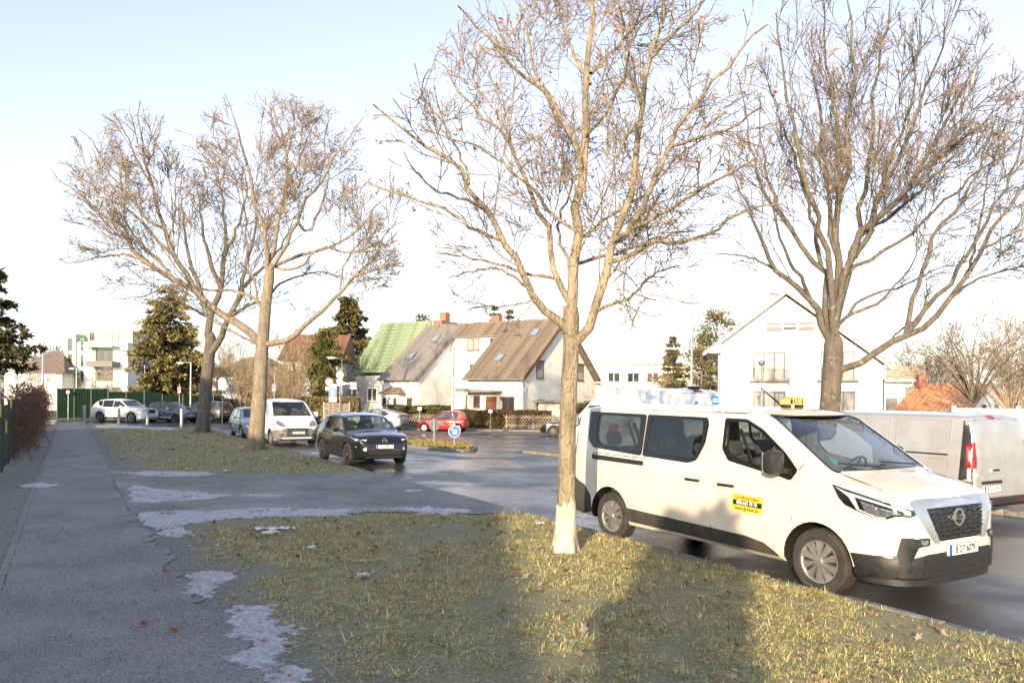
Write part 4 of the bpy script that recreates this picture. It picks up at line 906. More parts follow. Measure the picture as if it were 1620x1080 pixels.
def make_ground():
    far = lambda x, y: hz(x, y) - .05
    sheet('ground', np.concatenate([[-900, -400, -150], np.arange(-80, 81, 8), [150, 400, 900]]), np.concatenate([[-300, -100], np.arange(-40, 121, 8), [200, 500, 1500]]), far, M_EARTH)
    sheet('road', np.arange(-42, 62, 1.5), np.arange(-14, 57, 1.5), lambda x, y: hz(x, y), M_ASPH)
    # verge under the trees
    te = lambda n: 57 - 1.75 * np.maximum(n, 0)
    sv = np.linspace(0, 1, 190); nv = np.concatenate([np.linspace(-9, -1, 6), np.linspace(-.6, 6.72, 46)])
    sheet('lawn', sv, nv, lambda x, y: verge_z(x, y), M_SOIL, lambda s, n: S_(-14 + s * (te(n) + 14), n))
    # footpath with a ragged right edge
    def pm(t, k):
        hf = .07 * vnoise(t, t * 0, 14, 90) + .06 * vnoise(t, t * 0, 37, 91) + .05 * vnoise(t, t * 0, 80, 92)
        edge = hf + .98 + .30 * sstep(12 - t, 0, 7) + .10 * np.sin(t * 1.3) * .5 + .07 * np.sin(t * 3.7 + 1) + .04 * np.sin(t * 9)
        return S_(t, -.56 + k * (edge + .56))
    sheet('footpath', np.r_[np.arange(-14, 3, .5), np.arange(3, 17, .04), np.arange(17, 60.5, .25)], np.linspace(0, 1, 9), lambda x, y: verge_z(x, y) * .35 + VZ * .65 + .012, M_PATH, pm)
    # gravel drive across the verge
    def dm(k, q):
        n = .9 + k * 5.86
        y0 = 12.70 + .05 * n + .10 * np.sin(n * 2.9) + .06 * np.sin(n * 7.3) - .25 * sstep(2.2 - n, 0, 1.5)
        y1 = 19.20 + .12 * np.sin(n * 2.1 + 2) + .06 * np.sin(n * 6.1) + .5 * sstep(2.0 - n, 0, 1.4)
        y0 = y0 + .10 * vnoise(n, n * 0, 16, 93) + .08 * vnoise(n, n * 0, 40, 94); y1 = y1 + .14 * vnoise(n, n * 0, 13, 95) + .1 * vnoise(n, n * 0, 35, 96)
        y = y0 + q * (y1 - y0); x = (n - .5 * y) / N[0]; return x, y
    sheet('driveway', np.linspace(0, 1, 150), np.linspace(0, 1, 26), lambda x, y: verge_z(x, y) * .3 + VZ * .7 + .019, M_DRIVE, dm)
    # kerb of separate granite stones
    kb = thing('kerb', None, None, (0, 0, 0), kind='structure')
    proto = None
    for i, t in enumerate(np.arange(-9, 46, 1.0)):
        if proto is None:
            proto = MB().rbox((0, 0, 0), (.985, .125, .22), .012).build('kerb_stone', M_STONE, kb, smooth=35); o = proto
        else: o = proto.copy(); link(o, kb)
        p = st(t + .5, 6.775 + rng.normal(0, .004)); o.location = (p[0], p[1], VZ + .006 - .11 + rng.normal(0, .006)); o.rotation_euler = (rng.normal(0, .01), rng.normal(0, .004), R(120) + rng.normal(0, .006))
    # row of small setts along the left edge of the path
    ed = thing('path_edging', None, None, (0, 0, 0), kind='structure'); proto = None
    for t in np.arange(3.2, 30, .112):
        if proto is None: proto = MB().rbox((0, 0, 0), (.102, .09, .08), .012).build('sett', M_STONE, ed, smooth=35); o = proto
        else: o = proto.copy(); link(o, ed)
        p = st(t, -.605 + rng.normal(0, .006)); o.location = (p[0], p[1], VZ - .024 + rng.normal(0, .005)); o.rotation_euler = (rng.normal(0, .04), rng.normal(0, .04), R(120) + rng.normal(0, .05))
    # far side of the road: kerb, pavement; parking strip and pavement in front of the houses
    sheet('far_pavement', np.linspace(-12, 27, 30), np.linspace(15.62, 21, 7), lambda x, y: hz(x, y) + .10, M_COBB, lambda t, n: S_(t, n))
    k2 = thing('far_kerb', None, None, kind='structure'); proto = None
    for t in np.arange(-10, 26, 1.0):
        if proto is None: proto = MB().rbox((0, 0, 0), (.985, .125, .22), .012).build('kerb_stone', M_STONE, k2, smooth=35); o = proto
        else: o = proto.copy(); link(o, k2)
        p = st(t + .5, 15.55); o.location = (p[0], p[1], float(hz(p[0], p[1])) + .0); o.rotation_euler = (0, 0, R(120))
    sheet('parking_strip', np.linspace(-14, 30, 30), np.linspace(50.2, 54.4, 6), lambda x, y: hz(x, y) + .008, M_COBB)
    sheet('pavement', np.linspace(-14, 34, 30), np.linspace(54.4, 57.4, 5), lambda x, y: hz(x, y) + .08, M_COBB)
    k3 = thing('pavement_kerb', None, None, kind='structure'); proto = None
    for x in np.arange(-14, 30, 1.0):
        if proto is None: proto = MB().rbox((0, 0, 0), (.985, .125, .2), .012).build('kerb_stone', M_STONE, k3, smooth=35); o = proto
        else: o = proto.copy(); link(o, k3)
        o.location = (x + .5, 54.36, float(hz(x, 54.3)) - .01)
    # traffic island with its own kerb and turf
    zz = -.16
    ol = [gnd(*p, zz) for p in ((603, 697), (622, 702), (652, 707), (690, 713), (725, 716), (748, 714), (755, 709), (744, 703), (715, 697), (680, 692), (645, 690), (615, 692))]
    ol = [Vector((*q, 0)) for q in round_poly([(p.x, p.y) for p in ol], 1.2, 3)]; ce = sum(ol, Vector()) / len(ol)
    zf = lambda p: float(hz(p.x, p.y))
    isl = thing('traffic_island', None, None, kind='structure')
    inner = [ce + (p - ce) * .955 for p in ol]; n = len(ol)
    V = [(p.x, p.y, zf(p) + .11) for p in inner] + [(ce.x, ce.y, zf(ce) + .2)]
    mk('island_turf', V, [(i, (i + 1) % n, n) for i in range(n)], M_SOIL, isl, smooth=True)
    for i in range(n):
        a, b = ol[i], ol[(i + 1) % n]; d = b - a
        if d.length < .05: continue
        m = (a + b) / 2; MB().rbox((0, 0, 0), (d.length * .985, .16, .24), .015).build('kerb_stone', M_STONE, isl, smooth=35)
        o = isl.children[-1]; o.location = (m.x, m.y, zf(m)); o.rotation_euler = (0, 0, math.atan2(d.y, d.x))
    return ce, inner, zf

# ------------------------------------------------------------------ snow left over in the shade
SNOW_POLYS = []
def snow_patch(name, px, label, th=.018, seed=0):
    """melting crust: height falls below the ground where the noise field runs out, so edges and holes are ragged"""
    P = [gnd(x, y, VZ + .015) for x, y in px]; A = np.array([(p.x, p.y) for p in P]); SNOW_POLYS.append([tuple(a) for a in A])
    lo, hi = A.min(0) - .15, A.max(0) + .15; near = A[:, 1].mean() < 10; g = .022 if near else .045 if A[:, 1].mean() < 30 else .15
    xs, ys = np.arange(lo[0], hi[0], g), np.arange(lo[1], hi[1], g); X, Y = np.meshgrid(xs, ys, indexing='ij'); Q = np.stack([X.ravel(), Y.ravel()], 1)
    B = np.roll(A, -1, 0); d = np.full(len(Q), 1e9); ins = np.zeros(len(Q), bool)
    for a, b in zip(A, B):
        e = b - a; t = np.clip(((Q - a) @ e) / (e @ e + 1e-9), 0, 1); d = np.minimum(d, np.linalg.norm(Q - a - t[:, None] * e, axis=1))
        c = (a[1] > Q[:, 1]) != (b[1] > Q[:, 1]); ins ^= c & (Q[:, 0] < (b[0] - a[0]) * (Q[:, 1] - a[1]) / (b[1] - a[1] + 1e-12) + a[0])
    d = np.where(ins, d, -d); x, y = Q.T; r = np.random.default_rng(seed + 300)
    f = np.clip(d / .13, -1.5, .9) + .75 * vnoise(x, y, 8, seed + 50) + .75 * vnoise(x, y * 1.6, 22, seed + 60) + .5 * vnoise(x, y, 55, seed + 70) + r.normal(0, .14, len(x)) - .22
    z = verge_z(x, y) * .4 + VZ * .6 + .012 + th * np.clip(f, -.9, .9) + .0035 * r.normal(size=len(x))
    n = len(ys); i = (np.arange(len(xs) - 1)[:, None] * n + np.arange(n - 1)[None]).ravel(); F = np.stack([i, i + n, i + n + 1, i + 1], 1); F = F[(f[F] > -.15).any(1)]
    u, inv = np.unique(F, return_inverse=True); V = np.stack([x, y, z], 1)[u]
    o = mk_fast('snow', V, inv.reshape(-1, 4), M_SNOW, smooth=True); return tag(o, label, 'snow', 'old snow patches on the shaded gravel', 'stuff')
def make_snow():
    for i, (px, lb) in enumerate((
        ([(190, 748), (235, 745), (330, 746), (345, 750), (300, 754), (230, 753)], 'thin white snow strip at the near edge of the far lawn'),
        ([(200, 770), (215, 766), (260, 774), (320, 777), (372, 783), (330, 790), (270, 793), (240, 797), (205, 795), (200, 785)], 'broad patch of old snow on the far half of the gravel drive'),
        ([(216, 812), (260, 806), (330, 808), (400, 802), (470, 803), (560, 805), (555, 813), (450, 815), (380, 818), (330, 822), (280, 830), (250, 836), (232, 826)], 'long patch of old snow along the near side of the gravel drive'),
        ([(612, 803), (680, 801), (756, 806), (750, 811), (700, 813), (640, 807)], 'narrow snow patch on the gravel drive near the road'),
        ([(612, 775), (660, 774), (672, 777), (640, 779)], 'small snow streak on the drive close to the kerb'),
        ([(380, 782), (420, 780), (455, 783), (440, 787), (395, 786)], 'small snow streak in the middle of the gravel drive'),
        ([(250, 838), (285, 832), (300, 842), (270, 849)], 'small worn snow patch at the corner of path and drive'),
        ([(300, 908), (330, 903), (362, 904), (368, 912), (345, 922), (332, 930), (328, 941), (305, 940), (300, 925)], 'small snow patch on the edge of the footpath'),
        ([(345, 966), (372, 958), (425, 955), (432, 962), (415, 978), (440, 985), (463, 990), (455, 1002), (440, 1010), (452, 1022), (436, 1035), (440, 1050), (410, 1058), (380, 1050), (365, 1040), (375, 1030), (400, 1022), (390, 1012), (362, 1008), (372, 990), (365, 975)], 'largest jagged patch of crusted snow beside the near lawn'),
        ([(420, 1078), (440, 1060), (472, 1052), (482, 1062), (476, 1078), (490, 1090), (425, 1092)], 'crusted snow patch at the bottom edge of the picture'),
        ([(30, 766), (60, 763), (95, 766), (80, 770), (40, 770)], 'faint snow strip on the footpath beside the wire fence'))):
        snow_patch('snow', px, lb, seed=i)
    for i, (px, lb) in enumerate((([(150, 673), (185, 672), (225, 674), (235, 677), (190, 677), (155, 676)], 'white snow between the bollards in front of the SUV'), ([(232, 676), (262, 675), (285, 678), (270, 680), (240, 679)], 'white snow by the bollards in front of the small grey car'))):
        snow_patch('snow', px, lb, seed=20 + i, th=.03)
# ------------------------------------------------------------------ buildings
W_WHITE = mat('render_white', (.78, .765, .73), .85, noise=.05, nscale=1.2, bump=.06, bscale=90)
W_CREAM = mat('render_cream', (.76, .72, .64), .85, noise=.06, nscale=1.0, bump=.06, bscale=90)
W_GREY = mat('render_grey', (.34, .34, .35), .85, noise=.1, nscale=2)
TILE_B = mat('tile_brown', (.185, .145, .108), .8, noise=.35, nscale=2.5, bump=.3, bscale=30)
TILE_G = mat('tile_grey', (.20, .185, .17), .75, noise=.22, nscale=2.0, bump=.25, bscale=30)
TILE_GR = mat('tile_green', (.17, .225, .14), .75, noise=.4, nscale=1.4, bump=.25, bscale=30)
TILE_O = mat('tile_orange', (.55, .27, .14), .8, noise=.25, nscale=3)
TILE_R = mat('tile_red', (.20, .095, .07), .8, noise=.25, nscale=3)
FR_BR = mat('frame_brown', (.16, .065, .03), .5, noise=.2)
FR_WH = mat('frame_white', (.78, .78, .76), .45, noise=.05)
FR_GR = mat('frame_grey', (.11, .108, .105), .5, noise=.15)
PANE = mat('window_pane_dark', (.05, .055, .06), .06, noise=.5, nscale=.9)
PANE_L = mat('window_pane_curtain', (.36, .34, .31), .25, noise=.4, nscale=5, stretch=(4, 4, .3))
BLIND = mat('roller_blind', (.20, .17, .145), .7, noise=.2, nscale=3, stretch=(.3, .3, 20))
ZINC = mat('zinc', (.33, .33, .33), .45, .6, noise=.2, nscale=6)
WOOD = mat('wood_brown', (.17, .095, .05), .7, noise=.35, nscale=4, stretch=(1, 1, .2))
WOOD_G = mat('wood_grey', (.26, .215, .16), .8, noise=.35, nscale=6)
RAIL = mat('rail_grey', (.16, .16, .16), .45, .5, noise=.15)
BRICK = mat('chimney_brick', (.30, .13, .085), .85, noise=.3, nscale=9)

def courses(parent, o, ux, uy, wid, length, m, step=.36, wave=.30, amp=.025):
    """overlapping tile courses on a roof plane: o lower left corner, ux along the eave, uy up the slope"""
    ux, uy = Vector(ux).normalized(), Vector(uy).normalized(); nn = ux.cross(uy).normalized()
    n = max(1, int(round(length / step))); step = length / n; k = max(2, int(wid / wave * 4)); tmpl = None
    V = []; F = []
    for i in range(k + 1):
        x = wid * i / k; h = amp * math.cos(2 * math.pi * x / wave)
        for (d, e) in ((-.04, .060), (step, .022), (-.04, .012)): V.append(ux * x + uy * d + nn * (h + e))
    for i in range(k):
        a, b = 3 * i, 3 * i + 3; F += [(a, b, b + 1, a + 1), (a + 2, b + 2, b, a)]
    for j in range(n):
        if tmpl is None: tmpl = mk('tile_course', V, F, m, parent, smooth=40); ob = tmpl
        else: ob = tmpl.copy(); link(ob, parent)
        ob.location = Vector(o) + uy * (step * j)
def window(parent, o, u, wd, ht, fm=FR_WH, pm=PANE, bars=1, cross=0, sill=True, depth=.05, fw=.07):
    """window centred at o on a wall, u along the wall (left to right seen from outside)"""
    M = frame(o, u, (0, 0, 1)); hw, hh = wd / 2, ht / 2; mb = MB()
    def bar(a, b, c, d): mb.prism([(a, b), (c, b), (c, d), (a, d)], M, -.02, depth)
    bar(-hw, -hh, hw, -hh + fw); bar(-hw, hh - fw, hw, hh); bar(-hw, -hh + fw, -hw + fw, hh - fw); bar(hw - fw, -hh + fw, hw, hh - fw)
    for i in range(1, bars + 1): x = -hw + wd * i / (bars + 1); bar(x - fw * .5, -hh + fw, x + fw * .5, hh - fw)
    if cross: bar(-hw + fw, cross - .02, hw - fw, cross + .02)
    w_ = mb.build('window', fm, parent)
    for i in range(bars + 1):
        a = -hw + wd * i / (bars + 1) + fw * .5; b = -hw + wd * (i + 1) / (bars + 1) - fw * .5
        MB().prism([(a, -hh + fw * .5), (b, -hh + fw * .5), (b, hh - fw * .5), (a, hh - fw * .5)], M, -.02, .012).build('pane', pm, w_)
    if sill: MB().prism([(-hw - .05, -hh - .05), (hw + .05, -hh - .05), (hw + .05, -hh - .005), (-hw - .05, -hh - .005)], M, -.02, .13).build('sill', ZINC, w_)
    return w_
def roof_window(parent, o, ux, uy, wd=.75, ht=1.05):
    M = frame(o, ux, uy); mb = MB(); hw, hh = wd / 2, ht / 2
    for a, b, c, d in ((-hw, -hh, hw, -hh + .09), (-hw, hh - .09, hw, hh), (-hw, -hh + .09, -hw + .09, hh - .09), (hw - .09, -hh + .09, hw, hh - .09)): mb.prism([(a, b), (c, b), (c, d), (a, d)], M, 0, .14)
    q = mb.build('roof_window', ZINC, parent); MB().prism([(-hw + .05, -hh + .05), (hw - .05, -hh + .05), (hw - .05, hh - .05), (-hw + .05, hh - .05)], M, .0, .10).build('pane', PANE_SKY, q)
PANE_SKY = mat('roof_pane', (.30, .38, .46), .05, .3, noise=.1)
def downpipe(parent, pts, r=.05, m=ZINC): MB().tube(pts, r, 8).build('downpipe', m, parent)
def gutter(parent, a, b, r=.07, m=ZINC): MB().tube([a, b], r, 8).build('gutter', m, parent)

def pair_house():
    g = -.38
    # local x along the facade to the right, y into the house; origin: right corner of the low eave
    root = thing('semi_detached_house', 'white semi detached house with long brown and grey tiled roof slopes', 'house', (.6, 60.0, g), R(-33.4))
    ze, zr, D, q2 = 3.85, 9.05, 6.6, 5.0
    zat = lambda y: ze + (zr - ze) * y / D
    X = Vector((1, 0, 0)); up = Vector((0, D, zr - ze)).normalized(); SL = math.hypot(D, zr - ze)
    def block(x0, x1, yf, m, name='wall'):
        pr = [(yf, 0), (2 * D - .4, 0), (2 * D - .4, ze - .1), (D, zr - .2), (yf, zat(yf) - .2)]
        return MB().prism(pr, frame((x0, 0, 0), (0, 1, 0), (0, 0, 1)), 0, x1 - x0).build(name, m, root)
    block(-5.4, -.02, .45, W_CREAM); block(-10.75, -5.4, q2 + .15, W_WHITE); block(-14.75, -10.75, .45, W_WHITE)
    def slope(x0, x1, y0, m):
        o = (x0, y0, zat(y0)); L_ = SL * (1 - y0 / D)
        M = frame(o, X, up); s_ = MB().prism([(0, 0), (x1 - x0, 0), (x1 - x0, L_), (0, L_)], M, -.12, 0).build('roof', m, root)
        courses(s_, o, X, up, x1 - x0, L_, m)
        return s_
    r1 = slope(-5.6, .35, 0, TILE_B); r2 = slope(-10.55, -5.6, q2, TILE_B); r3 = slope(-15.0, -10.55, 0, TILE_G)
    M = frame((-15.0, D, zr), X, Vector((0, D, -(zr - ze))).normalized()); MB().prism([(0, 0), (15.35, 0), (15.35, SL), (0, SL)], M, 0, .12).build('rear_roof', TILE_B, root)
    MB().tube([(-15.0, D, zr + .05), (.35, D, zr + .05)], .12, 8).build('ridge_tiles', TILE_B, root)
    # barge boards and gutters
    gutter(root, (-5.6, -.05, ze - .06), (.35, -.05, ze - .06)); gutter(root, (-15.0, -.05, ze - .06), (-10.55, -.05, ze - .06)); gutter(root, (-10.55, q2 - .05, zat(q2) - .06), (-5.6, q2 - .05, zat(q2) - .06))
    for x in (.32, -10.55):
        M = frame((x, 0, ze - .02), (0, D, zr - ze), (1, 0, 0)); MB().prism([(0, -.02), (SL, -.02), (SL, .03), (0, .03)], M, -.0, .24).build('barge_board', FR_BR if x > 0 else TILE_G, root)
    M = frame((.32, 2 * D, ze - .02), (0, -D, zr - ze), (-1, 0, 0)); MB().prism([(0, -.03), (SL, -.03), (SL, .02), (0, .02)], M, -.24, 0).build('barge_board', FR_BR, root)
    MB().box((.15, 2 * D - .2, ze - .2), (.4, .5, .2)).build('eave_box', FR_BR, root)
    for x, y in ((-.9, .2),): downpipe(root, [(.1, -.05, ze - .1), (.25, .2, ze - .45), (.18, .38, ze - .7), (.12, .38, .1)])
    downpipe(root, [(-10.3, q2, zat(q2) - .1), (-10.45, q2 + .05, zat(q2) - .4), (-10.45, q2 + .05, .1)])
    downpipe(root, [(-14.7, -.05, ze - .1), (-14.7, .3, ze - .5), (-14.7, .4, .1)])
    # facade of the right half
    u = (1, 0, 0)
    window(root, (-1.35, .45, 1.75), u, 1.15, 1.35, FR_BR, PANE, 1)
    dr = MB().prism([(-.5, 0), (.5, 0), (.5, 2.1), (-.5, 2.1)], frame((-3.0, .45, .35), u, (0, 0, 1)), -.02, .06).build('door', FR_BR, root)
    MB().tube([(-2.62, .36, 1.3), (-2.62, .36, 1.55)], .025, 6).build('handle', CHR, dr)
    window(root, (-4.45, .45, 2.0), u, .65, 1.0, FR_BR, PANE, 0)
    MB().prism([(-4.0, 0), (0, 0), (0, .1), (-4.0, .35)], frame((-1.95, -.55, 2.75), u, (0, 0, 1)), -1.0, 0).build('door_canopy', TILE_G, root)
    for a in range(1): MB().rbox((-2.0, .35, 2.3), (.16, .16, .3), .03).build('wall_lamp', RAIL, root)
    for z, wd, x, pm in ((7.05, 1.35, -8.3, PANE_L), (7.05, .75, -6.1, PANE), (4.75, 1.35, -8.0, BLIND)): window(root, (x, q2 + .15, z), u, wd, 1.05, FR_BR, pm, 1 if wd > 1 else 0)
    window(root, (-8.6, q2 + .15, 1.5), u, .95, 2.1, FR_BR, PANE_L, 0, sill=False)
    # gable end towards the right
    ug = (0, 1, 0)
    for y, z in ((3.0, 4.6), (9.9, 4.6)):
        w_ = window(root, (-.02, y, z), ug, 1.15, 1.35, FR_BR, PANE_L, 0); MB().prism([(-.5, .0), (.5, .0), (.5, .6), (-.5, .6)], frame((-.02, y, z), ug, (0, 0, 1)), .0, .03).build('roller_blind', BLIND, w_)
        MB().box((.02, y, z + .76), (.1, 1.3, .12)).build('blind_box', FR_BR, w_)
    window(root, (-.02, 3.2, 1.6), ug, 1.1, 1.2, FR_BR, PANE, 1)
    # grey half: bay window under a small hipped roof
    bx = -13.3
    MB().box((bx, .15, 1.55), (2.0, .9, 1.9)).build('bay', W_WHITE, root)
    for i in range(3): window(root, (bx - .62 + .62 * i, -.30, 1.7), u, .56, 1.2, FR_WH, PANE, 0, sill=False)
    mk('bay_roof', [(bx - 1.3, -.6, 2.55), (bx + 1.3, -.6, 2.55), (bx + 1.3, .5, 2.55), (bx - 1.3, .5, 2.55), (bx - .6, .45, 3.2), (bx + .6, .45, 3.2)], [(0, 1, 5, 4), (1, 2, 5), (3, 0, 4), (2, 3, 4, 5), (0, 3, 2, 1)], TILE_B, root)
    w_ = window(root, (-11.7, .45, 1.7), u, .6, 1.1, FR_BR, PANE, 0); 
    for zz in np.linspace(1.25, 2.15, 7): MB().box((-11.7, .38, zz), (.56, .02, .02)).build('window_bar', RAIL, w_)
    star = [(.28 * math.cos(a) if i % 2 == 0 else .11 * math.cos(a), .28 * math.sin(a) if i % 2 == 0 else .11 * math.sin(a)) for i, a in enumerate(np.linspace(0, 2 * math.pi, 17)[:-1])]
    MB().prism(star, frame((bx + .15, -.40, 1.9), u, (0, 0, 1)), 0, .04).build('star_decoration', FR_WH, root)
    # roof windows, chimney
    nn = Vector((0, -(zr - ze), D)).normalized()
    for rt, x, q in ((r3, -13.4, .40), (r3, -12.3, .72), (r1, -3.4, .33), (r1, -1.7, .76)): roof_window(rt, Vector((x, D * q, zat(D * q))) + nn * .05, X, up)
    for x, z in ((-7.2, zr), (-13.8, zr - .1), (1 - .9, zr)): 
        c_ = MB().box((x, D + .6, z + .15), (.9 if x < -1 else .55, .6, 1.0 if x < -1 else 2.0)).build('chimney', BRICK, root)
        MB().box((x, D + .6, z + (.68 if x < -1 else 1.18)), (1.0 if x < -1 else .65, .7, .06)).build('chimney_cap', ZINC, c_)
    MB().tube([(-14.2, D, zr), (-14.2, D, zr + 1.2), (-14.2, D, zr + 1.2)], .02, 5).build('roof_aerial', ZINC, root)
    for x in (-4.5, -2.6, .0): MB().tube([(x, D * .8, zat(D * .8)), (x, D * .8, zat(D * .8) + .3)], .05, 6).build('vent_pipe', ZINC, root)
    # lean-to at the right of the gable
    MB().box((2.6, 3.5, 1.0), (4.2, 3, 2.0)).build('garage', W_CREAM, root); MB().box((2.6, 3.3, 2.08), (4.7, 3.8, .14)).build('garage_roof', ZINC, root)

def green_house():
    root = thing('green_roof_house', 'white house with green tiled mansard roof and a balcony', 'house', (-17.2, 84, -.35), R(-31)); root.scale = (1.15, 1.15, 1.13)
    # local: x right along the side roof, y depth ; front gable faces left
    W, D = 8.2, 9
    MB().box((W / 2, D / 2, 2.0), (W, D, 4.0)).build('wall', W_GREY, root)
    MB().box((W / 2, D / 2, 4.6), (W - 2.2, D - 2.2, 1.4)).build('upper_wall', W_WHITE, root)
    # mansard: hipped lower slopes and a flatter cap
    b = [(-.3, -.3, 4.3), (W + .3, -.3, 4.3), (W + .3, D + .3, 4.3), (-.3, D + .3, 4.3)]; t = [(1.6, 2.2, 9.2), (W + .3, 2.2, 9.2), (W + .3, D - 2.2, 9.2), (1.6, D - 2.2, 9.2)]
    rf = mk('roof', b + t, [(0, 1, 5, 4), (1, 2, 6, 5), (2, 3, 7, 6), (3, 0, 4, 7), (4, 5, 6, 7), (0, 3, 2, 1)], TILE_GR, root)
    up = (Vector(t[1]) - Vector(b[1])); up.x = 0; L_ = up.length; up.normalize()
    courses(rf, Vector(b[0]) + Vector((1.9, 0, 0)), (1, 0, 0), up, W - 1.3, L_, TILE_GR, .4)
    for i in range(6):      # shorter courses on the hip side
        q = i / 6; x = -.3 + 1.9 * q; courses(rf, Vector((1.6, -.3 + 2.5 * q, 4.3 + 4.9 * q)) - Vector((1.6 - x - .05, 0, 0)), (1, 0, 0), up, 1.9 - x, L_ / 6, TILE_GR, L_ / 12)
    M = frame((-.3, 2.2, 4.3), (0, 1, 0), (1.9, 0, 4.9))
    # front face (faces left) with dormer windows and balcony
    u = (0, -1, 0)
    MB().box((-.1, D / 2, 5.3), (1.0, 5.4, 2.2)).build('dormer', W_WHITE, root); MB().box((-.1, D / 2, 6.45), (1.5, 5.9, .12)).build('dormer_roof', TILE_GR, root)
    for y in (2.6, 4.0, 5.4): window(root, (-.6, y + .3, 5.35), u, 1.1, 1.6, FR_WH, PANE_L, 1, sill=False)
    MB().box((-1.2, D / 2, 4.15), (1.4, 6.6, .16)).build('balcony_floor', W_WHITE, root)
    for i in range(22): MB().box((-1.85, D / 2 - 3.2 + i * .305, 4.7), (.05, .2, .95)).build('balcony_slat', FR_WH, root)
    MB().box((-1.85, D / 2, 5.2), (.08, 6.6, .08)).build('balcony_rail', FR_WH, root)
    for y in (2.5, 6.0): window(root, (0, y, 2.2), u, 1.4, 1.4, FR_WH, PANE, 1)
    u2 = (1, 0, 0)
    for x, z in ((2.2, 2.2), (5.8, 2.2)): window(root, (x, 0, z), u2, 1.2, 1.3, FR_WH, PANE, 1)
    roof_window(rf, (1.0, 3.6, 7.75), (0, -1, 0), (1.9, 0, 4.9), 1.0, 1.3)
    MB().box((W - 1, D / 2, 9.6), (.7, .7, 1.2)).build('chimney', BRICK, root)

